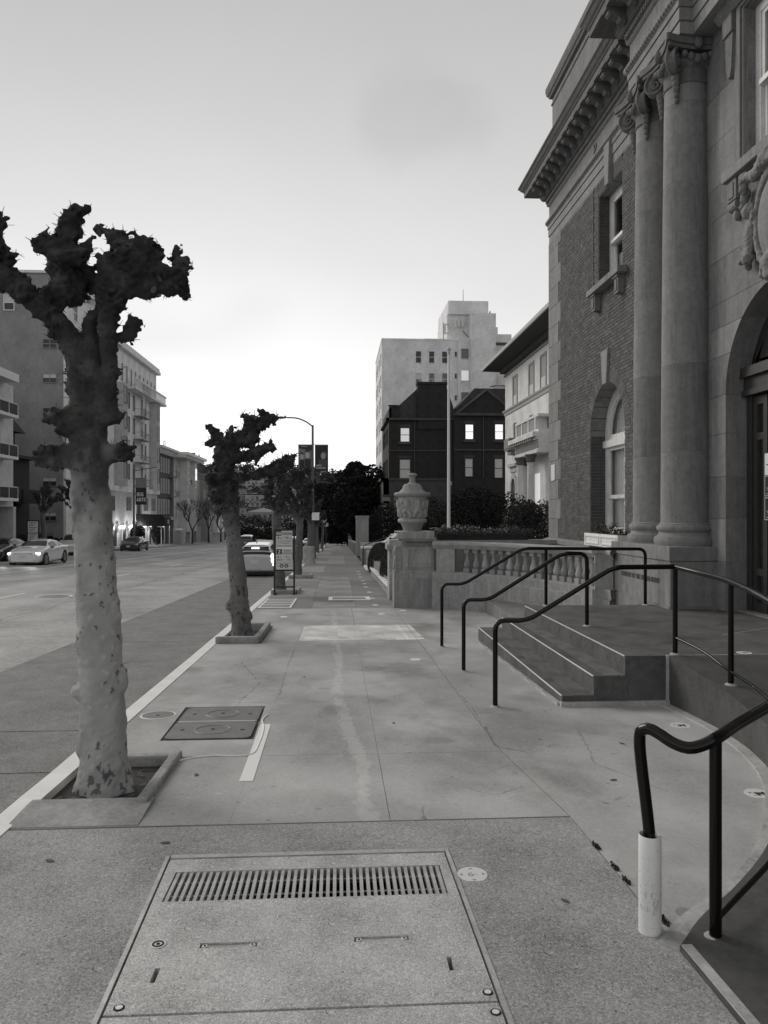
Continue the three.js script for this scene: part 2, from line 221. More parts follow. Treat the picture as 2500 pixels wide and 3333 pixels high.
{ // concrete parking lane made of long slabs
  const lane = thing('parking_lane', 'rough concrete parking lane beside the kerb', 'parking lane', [0, 0, 0], null, 'structure');
  part(lane, 'bed', [grid(-4.53, -2.03, -236, 14, 2, 40, (x, z) => gy(x, z) - .19)], mDirt);
  const zs = [14, 5, -.5, -6.05, -7.33, -13.35, -19.2, -26, -33, -40, -48, -57, -70, -90, -120, -170, -236];
  for (let i = 0; i < zs.length - 1; i++) part(lane, 'slab', [sl(bb(-4.49, -2.05, -.24, -.126, zs[i] - .011, zs[i + 1] + .011))], mLane);
}
{ // kerb stones with a pale painted top
  const k = thing('kerb', 'pale painted concrete kerb along the parking lane', 'kerb', [0, 0, 0], null, 'structure');
  const zs = []; for (let z = 3; z > -236; z -= z > -60 ? 3.05 : 16) zs.push(z);
  zs.forEach((z, i) => { const e = zs[i + 1] ?? -236; const g = warp(new THREE.BoxGeometry(.15, .3, z - e - .012, 2, 2, 6).translate(-1.975, -.144, (z + e) / 2), (x, y, q) => [x + (y > 0 ? .006 * N3(1, 2, q * 3) : 0), y + gy(x, q) + (y > -.02 ? .004 * N3(5, x * 9, q * 4) : 0), q]); part(k, 'kerb_stone', [g], mKerb); });
}
{
  const w = thing('sidewalk', 'grey concrete pavement with joints, mends and pale stains', 'pavement', [0, 0, 0], null, 'structure');
  part(w, 'bed', [grid(-1.91, 5.5, -236, 4, 4, 40, (x, z) => gy(x, z) - .05 - (z > -8 && z < 3.9 && x > -1.6 && x < 1.5 ? .3 : 0))], mDirt);
  const slab = (x0, x1, z0, z1, m, up = 0) => part(w, 'slab', [sl(bb(x0 + (z0 > -14 ? .0011 : .003), x1 - (z0 > -14 ? .0011 : .003), -.12, up, z0 - .0024, z1 + .0024))], m);
  // near slab of exposed aggregate, with the opening for the vault
  part(w, 'slab', [sl(plan([[-1.9, 4], [1.37, 4], [1.392, -3.0], [1.396, -4.538], [-1.9, -4.538]], -.12, 0, [[[-.66, 3], [.64, 3], [.60, -4.13], [-.905, -4.13]]]))], mAgg);
  const rows = [[-4.555, -5.95], [-5.95, -7.85], [-7.85, -12.35]];
  // the tree pit (x -1.9..-1.2, z -4.9..-5.97) is left open
  part(w, 'slab', [sl(plan([[-1.895, -4.56], [-.64, -4.56], [-.64, -5.946], [-1.2, -5.946], [-1.2, -4.86], [-1.895, -4.86]], -.12, 0))], mWalk);
  slab(-.64, .31, -4.555, -5.95, mWalk); part(w, 'slab', [sl(plan([[.3125, -4.558], [1.392, -4.558], [1.276, -5.947], [.3125, -5.947]], -.12, 0))], mWalk);
  part(w, 'slab', [sl(plan([[-1.9, -5.98], [-.64, -5.955], [-.64, -7.847], [-1.9, -7.847]], -.12, 0, [[[-1.50, -7.68], [-.72, -7.68], [-.70, -6.44], [-1.47, -6.44]]]))], mWalk);
  slab(-.64, .31, -5.95, -7.85, mWalk); slab(.31, 1.275, -5.95, -7.85, mWalk);
  part(w, 'slab', [sl(plan([[-1.9, -7.853], [-.64, -7.853], [-.64, -12.1], [-1.9, -12.1]], -.12, 0))], mWalk);
  part(w, 'slab', [sl(plan([[-1.2, -12.106], [-.64, -12.106], [-.64, -14.4], [-1.2, -14.4]], -.12, 0))], mWalk);
  slab(-.64, .31, -7.85, -12.35, mWalk); slab(.31, 1.275, -7.85, -12.35, mWalk);
  slab(-.72 + .085, .29, -12.35, -14.4, mPatch, .003); slab(.29, 1.275, -12.35, -14.4, mPatch, .003); part(w, 'slab', [sl(plan([[1.281, -12.36], [1.41, -12.42], [1.35, -14.38], [1.281, -14.39]], -.12, .003))], mPatch);
  slab(-1.9, .31, -14.4, -17.75, mWalk); slab(.31, 1.275, -14.4, -17.75, mWalk);
  // entrance court of the school
  part(w, 'slab', [sl(plan([[1.281, -17.75], [1.281, -6.02], [1.40, -4.56], [1.401, -3.02], [5.5, -3.02], [5.5, -18.5], [1.38, -18.5], [1.38, -17.75]], -.12, 0))], mWalk);
  slab(-1.9, -.62, -17.75, -21, mFar[1]); slab(-.62, .43, -17.75, -19.4, mFar[2]); slab(-.62, .43, -19.4, -21, mFar[3]); slab(.43, 1.38, -17.75, -21, mFar[0]);
  let z = -21; const st = [3.4, 3.6, 3.4, 3.6, 6, 4, 5, 6, 5, 7, 8, 9, 12, 15, 25, 40, 60, 60]; let q = 0;
  for (const d of st) { if (z < -234) break; const e = Math.max(-236, z - d); slab(-1.9, -.66, z, e, mFar[(q * 3 + 2) % 4]); slab(-.66, .43, z, e, mFar[(q * 5 + (q % 3)) % 4]); slab(.43, 1.45, z, e, mFar[(q * 2 + 1) % 4]); z = e; q++; }
}
// far pavement
struct('far_sidewalk', 'concrete pavement on the far side of the street', [sl(warp(new THREE.BoxGeometry(5.2, .3, 250, 2, 1, 40).translate(-24.2, -.15, -111), (x, y, z) => [x, y, z]))], M(.40, { map: rep(tStone, 2.1), r: .85 }), 'pavement');
// painted markings, each a thin sheet on the road
const mark = (label, x0, x1, z0, z1, n = 1, cat = 'road marking') => solo('road_line', label, cat, [warp(new THREE.BoxGeometry(x1 - x0, .004, z0 - z1, 1, 1, n).translate((x0 + x1) / 2, 0, (z0 + z1) / 2), (x, y, z) => [x, y + gy(x, z) - .126 + .002, z])], mPaint, 'painted road lines');
mark('long pale solid line across the roadway behind the first tree', -14.55, -14.42, 14, -235, 40);
mark('second solid line close beside the long one', -14.28, -14.17, -52, -235, 30);
['short dash left of the manhole', 'dash right of the first trunk', 'dash further up the lane', 'fourth dash up the lane', 'fifth dash up the lane', 'sixth small dash up the lane', 'farthest tiny dash up the lane'].forEach((l, i) => mark('white lane ' + l, -9.4, -9.28, -20.6 - i * 11.5, -23.6 - i * 11.5));
solo('road_dash', 'tiny pale mark on the asphalt right of the first trunk', 'road marking', [bx(.1, .004, .9, -3.1, gy(0, -10.6) - .122, -10.6, .1).rotateX(0)], mPaint);
{ // iron cover in the road
  const g = thing('manhole_cover', 'round iron manhole cover in the roadway left of the first trunk', 'manhole cover', [-8.1, gy(-8.1, -22.4) - .13, -22.4]); const t = Math.atan(S);
  part(g, 'frame_ring', [new THREE.RingGeometry(.44, .52, 40).rotateX(-Math.PI / 2 + t).translate(-8.1, gy(-8.1, -22.4) - .118, -22.4)], M(.62, { r: .5 }));
  part(g, 'lid', [cy(.44, .44, .01, 0, 0, 0, 36).rotateX(t).translate(-8.1, gy(-8.1, -22.4) - .122, -22.4)], M(.3, { r: .35, map: rep(tAgg, .4) }));
}
// hairline sealed joints across the lane and the old patch lines
for (const [l, x0, z0, x1, z1, w] of [['dark crack meeting the kerb beyond the first tree', -3.35, -10.2, -3.0, -11.2, .03]]) solo('tar_seam', l, 'tar seam', [rod([x0, gy(x0, z0) - .13, z0], [x1, gy(x1, z1) - .13, z1], w * .5, w * .3, 6)], mDirt);

// ---------- pavement fittings ----------
const mSteel = M(.66, { r: .5, m: .2, map: rep(tStone, .5) }), mIron = M(.20, { r: .55, map: rep(tAgg, .35), bumpMap: rep(tFine, .2), bumpScale: .002 }), mIronLight = M(.36, { r: .5, map: rep(tAgg, .3) }), mHoleShade = M(.02, { r: 1 });  // last one: near-black colour painted in for shade inside holes that are not cut
{
  const mLid = M(.78, { map: rep(tAgg, .62), bumpMap: rep(tAgg, .62), bumpScale: .002, r: .8 });
  const v = thing('utility_vault_cover', 'large concrete vault cover with slotted grating in the foreground', 'vault cover', [-.14, gy(0, -3.4), -3.4]);
  const vl = z => -.886 + .035 * (z + 4.12), vr = z => .574 + .012 * (z + 4.12);
  part(v, 'frame', [sl(plan([[vl(2.9) - .018, 2.9], [vl(2.9), 2.9], [vl(-4.12), -4.12], [vl(-4.12) - .018, -4.12]], -.1, .004)), sl(plan([[vr(2.9), 2.9], [vr(2.9) + .02, 2.9], [vr(-4.12) + .02, -4.12], [vr(-4.12), -4.12]], -.1, .004)), sl(bb(-.877, .572, -.1, .006, -4.085, -4.125))], mSteel);
  part(v, 'pit_wall', [sl(bb(-.94, -.906, -.33, -.11, 3, -4.16)), sl(bb(.626, .66, -.33, -.11, 3, -4.16)), sl(bb(-.94, .66, -.33, -.11, -4.131, -4.165))], M(.16, { r: 1 }));
  const hole = (x0, x1, z0, z1) => [[x0, z0], [x1, z0], [x1, z1], [x0, z1]];
  const GX0 = -.815, GX1 = .522, GZ0 = -3.61, GZ1 = -3.925;
  part(v, 'concrete_panel', [sl(plan([[vl(-2.77) + .009, -2.77], [vr(-2.77) - .009, -2.77], [vr(-4.077) - .009, -4.077], [vl(-4.077) + .009, -4.077]], -.08, .001, [hole(GX0, GX1, GZ0, GZ1), hole(-.715, -.695, -2.96, -3.06), hole(.435, .455, -2.97, -3.07), hole(-.57, -.335, -3.195, -3.235), hole(.068, .298, -3.205, -3.245)]))], mLid, { label: 'concrete panel with grating and lifting handles' });
  part(v, 'rear_panel', [sl(plan([[vl(2.9) + .009, 2.9], [vr(2.9) - .009, 2.9], [vr(-2.755) - .009, -2.755], [vl(-2.755) + .009, -2.755]], -.08, .001))], mLid);
  const bars = 41, geo = new THREE.BoxGeometry(.0165, .035, GZ0 - GZ1 - .004); warp(geo, (x, y, z) => [x, y + S * z, z]); boxUV(geo.toNonIndexed()); const sh = merge([geo]);
  for (let i = 0; i < bars; i++) { const x = GX0 + (i + .5) * (GX1 - GX0) / bars; piece(v, 'grating_bar', sh, mSteel, x, gy(0, -3.7675) - .0185, -3.7675); }
  part(v, 'cross_rod', [rod([GX0, gy(0, -3.70) - .02, -3.70], [GX1, gy(0, -3.70) - .02, -3.70], .005), rod([GX0, gy(0, -3.84) - .02, -3.84], [GX1, gy(0, -3.84) - .02, -3.84], .005)], mSteel);
  for (const [x0, x1, z] of [[-.568, -.337, -3.215], [.07, .296, -3.225]]) { const h = part(v, 'lifting_handle', [sl(bb(x0 + .004, x1 - .004, -.03, -.006, z + .016, z - .016))], mSteel); part(h, 'bolt', [x0 + .018, x1 - .018].map(x => sl(cy(.011, .011, .006, x, -.003, z, 14))), M(.72, { r: .4, m: .2 })); part(h, 'socket_shade', [x0 + .018, x1 - .018].map(x => sl(cy(.005, .005, .003, x, .001, z, 6))), mHoleShade); }  // sockets are dark discs on the bolts, shade painted as colour
  const disc = part(v, 'ring_plate', [sl(cy(.033, .033, .004, -.745, .002, -3.235, 28))], M(.6, { r: .5 })); part(disc, 'groove_shade', [sl(new THREE.TorusGeometry(.021, .004, 6, 28).rotateX(Math.PI / 2).translate(-.745, .0035, -3.235))], mHoleShade); part(disc, 'ring_boss', [sl(cy(.008, .008, .004, -.745, .004, -3.235, 6))], mHoleShade);  // groove is a dark ring laid on the plate in place of shade
  for (const [x, z] of [[-.785, -2.81], [.555, -2.82], [.56, -2.70], [-.78, -2.69]]) { const b = part(v, 'corner_bolt', [sl(cy(.013, .013, .006, x, .002, z, 14))], M(.75, { r: .4 })); part(b, 'recess_shade', [sl(new THREE.TorusGeometry(.017, .0035, 6, 20).rotateX(Math.PI / 2).translate(x, .001, z))], mHoleShade); }  // dark ring round each bolt paints the shade of a recess
  for (const x of [-.2, -.12, .16, .25]) part(v, 'hinge_screw', [sl(cy(.006, .006, .003, x, .001, -4.055, 8))], M(.6, { r: .5 }));
}
{ // twin iron meter lids in a worn frame
  const g = thing('meter_box_cover', 'pair of rounded iron meter lids in a dark worn frame', 'utility cover', [-1.1, gy(0, -7.06), -7.06]);
  part(g, 'frame', [sl(plan([[-1.50, -7.68], [-.72, -7.68], [-.70, -6.44], [-1.47, -6.44]], -.08, -.012))], M(.13, { map: rep(tAgg, .4), r: .95 }));
  const rr4 = (x0, x1, z0, z1, r, near) => { const a = []; const c = (cx, cz, t0) => { for (let i = 0; i <= 5; i++) { const t = t0 + i / 5 * Math.PI / 2; a.push([cx + r * Math.cos(t), cz + r * Math.sin(t)]); } }; c(x1 - r, z0 - r, 0); c(x0 + r, z0 - r, Math.PI / 2); c(x0 + r, z1 + r, Math.PI); c(x1 - r, z1 + r, Math.PI * 1.5); return a; };
  for (const [z0, z1] of [[-6.48, -7.05], [-7.075, -7.645]]) {
    const l = part(g, 'lid', [sl(plan(rr4(-1.455, -.735, z0, z1, .07), -.05, .004))], mIron);
    const cz = (z0 + z1) / 2; part(l, 'rim', [sl(new THREE.TorusGeometry(.15, .006, 6, 40).rotateX(Math.PI / 2).translate(-1.09, .003, cz))], mIronLight);
    part(l, 'pick_hole_shade', [[-1.35, cz], [-.83, cz + .02], [-1.09, cz - .02]].map(([x, z]) => sl(bx(.03, .004, .028, x, .0045, z))), mHoleShade);  // dark plates on the lid paint the shade of pick holes
  }
  part(g, 'divider', [sl(bb(-1.45, -.74, 0, .008, -7.056, -7.069))], M(.75, { r: .5 }));
  const r = thing('valve_cover', 'small round iron valve lid with a pale ring beside the kerb', 'utility cover', [-1.69, gy(0, -7.35), -7.35]);
  part(r, 'ring', [sl(new THREE.TorusGeometry(.155, .012, 6, 40).rotateX(Math.PI / 2).scale(1, .5, 1).translate(-1.69, .001, -7.35))], M(.7, { r: .7 }));
  const l = part(r, 'lid', [sl(cy(.145, .145, .01, -1.69, .002, -7.35, 36))], mIron); part(l, 'pick_hole_shade', [sl(bx(.03, .004, .03, -1.69, .007, -7.33))], mHoleShade);  // the pick hole is a dark plate painted for its shade
}
{ // hatch of four iron plates and framed trap farther up
  const g = thing('cellar_hatch', 'pavement hatch of four long iron plates beside the kerb', 'hatch', [-1.5, gy(0, -19.2), -19.2]);
  for (let i = 0; i < 4; i++) { const z0 = -17.85 - i * .68; const p = part(g, 'plate', [sl(bb(-1.86, -1.08, -.02, .008, z0, z0 - .6))], M(.42, { map: rep(tStone, .6), r: .6 })); part(p, 'edge_strip', [sl(bb(-1.86, -1.08, .008, .016, z0, z0 - .1)), sl(bb(-1.13, -1.08, .008, .016, z0 - .1, z0 - .6)), sl(bb(-1.86, -1.81, .008, .016, z0 - .1, z0 - .6))], M(.8, { r: .6 })); }
  const t = thing('framed_trapdoor', 'narrow pavement trap in a pale painted frame', 'hatch', [.3, gy(0, -20.4), -20.4]);
  part(t, 'frame', [sl(plan([[-.25, -19.95], [.85, -19.95], [.85, -20.95], [-.25, -20.95]], 0, .012, [[[-.14, -20.1], [.74, -20.1], [.74, -20.8], [-.14, -20.8]]]))], M(.85, { r: .7 }));
  part(t, 'lid', [sl(bb(-.12, .72, 0, .008, -20.13, -20.77))], M(.36, { map: rep(tStone, .5), r: .7 }));
}
{ // white tape angle and the wavy chalk line near the lids
  const g = solo('tape_strip', 'broad white tape strip on the pavement below the meter lids', 'tape', [sl(plan([[-.69, -6.94], [-.60, -6.93], [-.585, -5.34], [-.68, -5.34]], .001, .004))], M(.80, { r: .8 }));
  const c = new THREE.CatmullRomCurve3([[-1.2, -5.85], [-1.08, -5.93], [-.95, -5.965], [-.8, -5.95], [-.7, -5.96], [-.66, -6.0], [-.64, -6.35], [-.65, -6.8], [-.69, -7.1], [-.66, -7.3]].map(p => V(p[0], gy(0, p[1]) + .003, p[1])));
  solo('caulk_line', 'thin wavy pale sealant line from tree box to tape', 'sealant', [tubeC(c, .008, 60, 6).scale(1, 1, 1)], M(.82, { r: .8 }));
}
// distancing stickers: white discs with a printed figure and arrows
function stickerTex(txt) {
  const c = document.createElement('canvas'); c.width = c.height = 256; const x = c.getContext('2d'); x.fillStyle = '#d8d8d8'; x.fillRect(0, 0, 256, 256); x.fillStyle = '#8f8f8f'; x.textAlign = 'center'; x.textBaseline = 'middle';
  if (txt === '6') { x.font = 'bold 92px sans-serif'; x.fillText('6', 112, 132); x.font = 'bold 34px sans-serif'; x.fillText('FT', 156, 136); const ar = (a) => { x.save(); x.translate(128, 128); x.rotate(a); x.beginPath(); x.moveTo(0, -112); x.lineTo(24, -84); x.lineTo(-24, -84); x.fill(); x.restore(); }; for (let i = 0; i < 4; i++) ar(i * Math.PI / 2); }
  else { x.fillStyle = '#3a3a3a'; x.beginPath(); x.arc(120, 118, 26, 0, 7); x.fill(); x.fillRect(104, 140, 34, 40); x.beginPath(); x.arc(60, 100, 14, 0, 7); x.arc(190, 96, 13, 0, 7); x.arc(178, 176, 14, 0, 7); x.fill(); x.fillRect(70, 160, 26, 14); }
  const t = new THREE.CanvasTexture(c); t.colorSpace = THREE.SRGBColorSpace; return t;
}
{
  const mk = t => { const m = M(1, { r: .6 }); m.map = stickerTex(t); return m; }; const m6 = mk('6'), mF = mk('f'), mP = M(.82, { r: .6 });
  const put = (label, x, z, m, y, rad = .075, turn = 0) => { const g = new THREE.CylinderGeometry(rad, rad, .003, 36).toNonIndexed(); g.rotateY(turn); const p = g.attributes.position, uv = g.attributes.uv; for (let i = 0; i < p.count; i++) uv.setXY(i, .5 + p.getX(i) / rad / 2, .5 - p.getZ(i) / rad / 2); g.rotateX(y === undefined ? Math.atan(S) : 0); const o = setup(new THREE.Mesh(g, m)); o.name = num('floor_sticker'); o.position.set(x, (y ?? gy(0, z)) + .0025, z); o.userData = { label, category: 'floor sticker', group: 'round distancing stickers' }; scene.add(o); };
  put('round sticker reading 6 ft right of the vault cover', .67, -3.8, m6);
  put('round figure sticker below the steps near the ramp wall', 3.03, -6.64, mF, undefined, .085, .6);
  put('round figure sticker at the right edge below the ramp', 2.74, -4.86, mF, undefined, .085, .3);
  put('round figure sticker on the landing by the ramp rail', 4.11, -7.55, mF, .27);
  put('white disc right of the dark pavement smudge', 1.05, -10.39, mP); put('white disc on the right part of the pale mended slab', 1.01, -12.44, mP, gy(0, -12.44) + .003);
  put('white disc left of the pale slab near second tree', -1.12, -15.98, mP); put('white disc at the foot of the urn pedestal', 1.46, -17.1, mP); put('white disc just beyond the pale slab', .93, -16.4, mP);
  ['first', 'second', 'third', 'fourth', 'fifth', 'sixth', 'seventh', 'eighth', 'ninth'].forEach((n, i) => put(n + ' small disc of the row running up the pavement', .9 + .01 * (i % 3), [-18.48, -20.46, -22.63, -24.88, -26.54, -28.43, -30.68, -32.89, -35.35][i], mP));
}

// ---------- entrance steps, landing, ramp, handrails ----------
const mStep = M(.16, { map: rep(tStep, 1.3), bumpMap: rep(tBump, .5), bumpScale: .001, r: .85 }), mStepTop = M(.21, { map: rep(tStep, .8), bumpMap: rep(tBump, .5), bumpScale: .001, r: .85 }), mNose = M(.62, { r: .6 }), mPale = M(.62, { map: rep(tStone, .7), r: .9 });
{
  const g = thing('entrance_steps', 'grey concrete entrance steps with pale nosings and broad landing', 'steps', [3.4, -.22, -9.5]);
  const st = (name, x0, x1, y0, y1, z0, z1) => part(g, name, [rb(x1 - x0, y1 - y0, z0 - z1, .008, (x0 + x1) / 2, (y0 + y1) / 2, (z0 + z1) / 2)], mStep);
  const a = st('step', 2.21, 2.56, -.55, -.118, -7.47, -12.0); const b = st('step', 2.53, 2.88, -.55, .072, -7.473, -11.75); const l = part(g, 'landing', [plan([[2.85, -7.476], [3.27, -7.476], [5.95, -7.476], [5.95, -11.6], [2.85, -11.6]], -.55, .268), bb(5.0, 5.95, -.5, .264, -11.6, -13.2)], mStep);
  const tr = (p, x0, x1, y, z0, z1) => { part(p, 'tread_strip', [bb(x0, x1, y, y + .003, z0 - .02, z1 + .02)], mStepTop); };
  tr(a, 2.33, 2.53, -.118, -7.47, -11.9); tr(b, 2.65, 2.85, .072, -7.47, -11.7);
  for (const [p, x, y, z] of [[a, 2.21, -.118, -11.98], [b, 2.53, .072, -11.73], [l, 2.85, .268, -11.58]]) part(p, 'nosing', [rod([x + .006, y - .006, -7.5], [x + .006, y - .006, z], .008, .008, 8)], mNose);
  part(g, 'base_strip', [sl(bb(2.195, 3.3, -.02, .045, -7.44, -7.50)), sl(bb(2.17, 2.228, -.02, .03, -7.502, -12.0))], mPale);
  part(l, 'joint_strip', [bb(3.265, 3.29, -.22, .272, -7.455, -7.49), bb(3.28, 5.9, .268, .2705, -7.47, -7.485)], mPale);
  part(l, 'floor_seam', [bb(3.6, 5.2, .268, .2705, 0, -.012).rotateY(.52).translate(1.35, 0, -6.9)], mPale);
}
const rampY = z => z > -3.05 ? gy(0, z) + .02 : mix(gy(0, -3.05) + .02, .268, Math.min(1, (-3.05 - z) / 4.42));
const rim = new THREE.CatmullRomCurve3([[1.39, -3.05], [1.57, -3.24], [1.85, -3.47], [2.21, -3.83], [2.62, -4.4], [3.0, -5.1], [3.2, -5.75], [3.29, -6.4], [3.3, -7.0], [3.29, -7.468]].map(p => V(p[0], 0, p[1]))).getPoints(48).map(p => [p.x, p.z]);
{
  const g = thing('entrance_ramp', 'dark concrete ramp curving up to the landing behind a low wall', 'ramp', [3.4, -.15, -5]);
  const out = [...rim, [5.55, -7.468], [5.55, 3.5], [1.42, 3.5]];
  const geo = plan(out, 0, 1); warp(geo, (x, y, z) => [x, y > .5 ? rampY(z) : gy(x, z) - .3, z]);
  part(g, 'ramp_body', [geo], M(.11, { map: rep(tStone, .8), bumpMap: rep(tBump, .4), bumpScale: .001, r: .9 }));
  const strip = (w0, w1, y0, y1, onTop) => { const A = [], B = []; rim.forEach((p, i) => { const q = rim[Math.min(i + 1, rim.length - 1)], o = rim[Math.max(0, i - 1)]; const dx = q[0] - o[0], dz = q[1] - o[1], l = Math.hypot(dx, dz), n = [dz / l, -dx / l]; A.push([p[0] + n[0] * w0, p[1] + n[1] * w0]); B.push([p[0] + n[0] * w1, p[1] + n[1] * w1]); }); const s = plan([...A, ...B.reverse()], 0, 1); return warp(s, (x, y, z) => { const b = onTop ? rampY(z) : gy(x, z); return [x, b + (y > .5 ? y1 : y0), z]; }); };
  part(g, 'foot_strip', [strip(.0, .09, -.02, .012, false)], mPale);
  part(g, 'edge_strip', [sl(bb(1.398, 1.44, -.1, .028, -3.05, 3.4))], mPale);
  solo('round_floor_plate', 'flat round cap in the paving beside the ramp post', 'utility cover', [sl(cy(.045, .045, .004, 1.56, .001, -3.36, 28))], M(.40, { r: .85, map: rep(tStone, .3) }));
}
const mBlack = M(.004, { phys: true, r: .1, specularIntensity: .7 });
const TR = .0252;
const flange = (x, y, z, r = .055) => lathe([[0, .014], [r * .62, .014], [r, 0], [r, -.01]], 20, x, y, z);
function rail(name, label, pts, rad, posts, flanges, at) {
  const g = thing(name, label, 'handrail', at, 'black tubular handrails at the school steps');
  const c = path(pts, rad); part(g, 'rail', [tubeC(c, TR, 160, 12)], mBlack);
  for (const [x, y0, z, y1] of posts) part(g, 'post', [cy(TR, TR, y1 - y0, x, (y0 + y1) / 2, z, 14)], mBlack);
  for (const f of flanges) part(g, 'flange', [flange(...f)], mPale); return g;
}
rail('stair_handrail', 'farthest black handrail of the steps beside the balustrade', [[1.57, gy(0, -11.55) - .02, -11.55], [1.57, .61, -11.55], [1.9, .605, -11.55], [2.81, 1.145, -11.55], [4.72, 1.13, -11.55], [4.72, .26, -11.55]], .11, [[3.17, .26, -11.55, 1.14]], [[3.17, .27, -11.55], [4.72, .27, -11.55], [1.57, gy(0, -11.55), -11.55]], [1.57, -.34, -11.55]);
rail('stair_handrail', 'middle black handrail ending in a bend on the landing', [[1.56, gy(0, -9.47) - .02, -9.47], [1.56, .61, -9.47], [1.87, .605, -9.47], [2.8, 1.18, -9.47], [3.12, 1.18, -9.47], [3.12, .26, -9.47]], .11, [], [[3.12, .27, -9.47], [1.56, gy(0, -9.47), -9.47]], [1.56, -.28, -9.47]);
{
  // near rail: up the steps, then round the rim of the ramp and down to the gooseneck
  const rimIn = rim.map((p, i) => { const q = rim[Math.min(i + 1, rim.length - 1)], o = rim[Math.max(0, i - 1)]; const dx = q[0] - o[0], dz = q[1] - o[1], l = Math.hypot(dx, dz); return [p[0] - dz / l * .12, p[1] + dx / l * .12]; });
  const up = rimIn.filter(p => p[1] < -3.55 && p[1] > -6.75).map(p => [p[0], mix(.765, 1.135, (-3.09 - p[1]) / 3.9), p[1]]);
  const g = rail('ramp_handrail', 'nearest black handrail running from the steps round the ramp', [[1.55, gy(0, -7.5) - .02, -7.5], [1.55, .63, -7.5], [1.87, .625, -7.5], [2.74, 1.15, -7.5], [3.4, 1.15, -7.52]], .11, [[3.38, .26, -7.52, 1.15], [3.42, .19, -6.5, 1.08], [3.06, rampY(-4.9) - .02, -4.9, .87], [1.56, gy(0, -3.09), -3.09, .76]], [[3.38, .272, -7.52], [3.42, rampY(-6.5), -6.5], [3.06, rampY(-4.9), -4.9], [1.56, rampY(-3.09), -3.09, .062], [1.55, gy(0, -7.5), -7.5]], [1.55, -.22, -7.5]);
  const curve = new THREE.CatmullRomCurve3([[3.38, 1.15, -7.5], [3.415, 1.12, -7.0], ...up.filter((p, i) => i % 5 === 0).reverse(), [1.72, .778, -3.225], [1.56, .762, -3.09], [1.49, .738, -3.075], [1.44, .728, -3.08], [1.395, .737, -3.12], [1.355, .762, -3.175], [1.328, .772, -3.215], [1.308, .752, -3.248], [1.306, .70, -3.257], [1.312, .6, -3.25], [1.325, .45, -3.235], [1.335, .30, -3.22], [1.338, .1, -3.22]].map(p => V(...p)), false, 'centripetal');
  part(g, 'ramp_rail', [tubeC(curve, TR, 260, 14)], mBlack);
  const toe = new THREE.CatmullRomCurve3([[3.38, .44, -7.5], [3.42, .39, -7.0], ...up.filter((p, i) => i % 5 === 0).reverse().map(p => [p[0], rampY(p[2]) + .12, p[2]]), [1.56, gy(0, -3.09) + .1, -3.09]].map(p => V(...p)), false, 'centripetal');
  part(g, 'toe_bar', [tubeC(toe, .013, 160, 8)], mBlack);
  const s = thing('pipe_sleeve', 'scuffed white plastic sleeve round the foot of the gooseneck rail', 'pipe sleeve', [1.335, gy(0, -3.21), -3.21]);
  const tScuff = tex(256, 512, (u, v) => { let c = .9 + .1 * (nA(u, v) - .5); const k = nF(u * .6, v * 1.2), q = nB(u, v); if (k > .80 && q > .46) c -= .45 * smooth(.8, .92, k); if (v < .22 && nC(u, v * .5) > .58) c -= .22; return c; });
  const sg = lathe([[.036, 0], [.047, 0], [.0475, .2], [.047, .415], [.0445, .42], [.040, .41], [.0385, .0]], 28, 1.333, gy(0, -3.21) - .005, -3.212);
  const sm = part(s, 'sleeve', [sg], M(.80, { r: .55, map: rep(tScuff, .3, .42) }));
}
{ // weed clumps in the joint beside the near slab
  for (const [l, x, z, s] of [['dark weed tuft at the top of the slanting joint', 1.402, -4.1, .035], ['dark weed tufts midway down the joint', 1.41, -3.84, .034], ['dark weed line below the midway tufts', 1.41, -3.68, .03], ['weed clump behind the white sleeve', 1.43, -3.30, .04]]) {
    const gs = []; for (let i = 0; i < 90; i++) { const a = R() * 6.3, d = R() * s; gs.push(new THREE.PlaneGeometry(.006, .011).rotateX(rr(-1, 1)).rotateY(R() * 6).translate(x + Math.cos(a) * d * .45, gy(0, z) + .002 + R() * .006, z + Math.sin(a) * d * 1.6)); }
    const o = solo('weed_tuft', l, 'weeds', gs, M(.045, { r: 1, side: THREE.DoubleSide }), 'weeds in the pavement joint');
  }
}

// ---------- brick school building with columned stone portal ----------
const font = await new FontLoader().loadAsync('fonts/droid/droid_serif_bold.typeface.json');
const fontS = await new FontLoader().loadAsync('fonts/droid/droid_sans_bold.typeface.json');
const mStone = M(.37, { map: rep(tWall, 1.9), bumpMap: rep(tFine, .5), bumpScale: .002, r: .92 });
const mStoneV = [.315, .34, .29, .365].map((v, i) => { const m = M(v, { map: rep(tWall, 2.1 + .3 * i), bumpMap: rep(tFine, .5), bumpScale: .002, r: .92 }); m.map.offset.set(i * .31, i * .17); return m; });
const mMortar = M(.32, { map: rep(tStone, .8), r: 1 });
const mBrick = [.135, .155, .115, .175, .145, .21].map((v, i) => M(v, { map: rep(tStone, .5 + .1 * i), bumpMap: rep(tFine, .2), bumpScale: .002, r: .9 }));
const mTrim = M(.88, { r: .5, map: rep(tStucco, .8) }), mWood = M(.05, { r: .5, map: rep(tStone, .3) }), mDark = M(.012, { r: .9 });
const mGlass = M(1, { phys: true, r: .02, transmission: 1, thickness: 0, ior: 1.5 }), mCurtain = M(.9, { r: .95, map: rep(tStucco, .3, 3) });
const mPlaster = M(.45, { r: .95, map: rep(tStucco, 2) }), mSootShade = M(.24, { map: rep(tWall, 1.6), bumpMap: rep(tFine, .4), bumpScale: .004, r: .95 });  // second stone darkened for grime and for the shade under the cornice
const sch = thing('brick_school_building', 'brick school with giant stone columns and bracketed cornice', 'building', [5.6, 0, -9.44]);
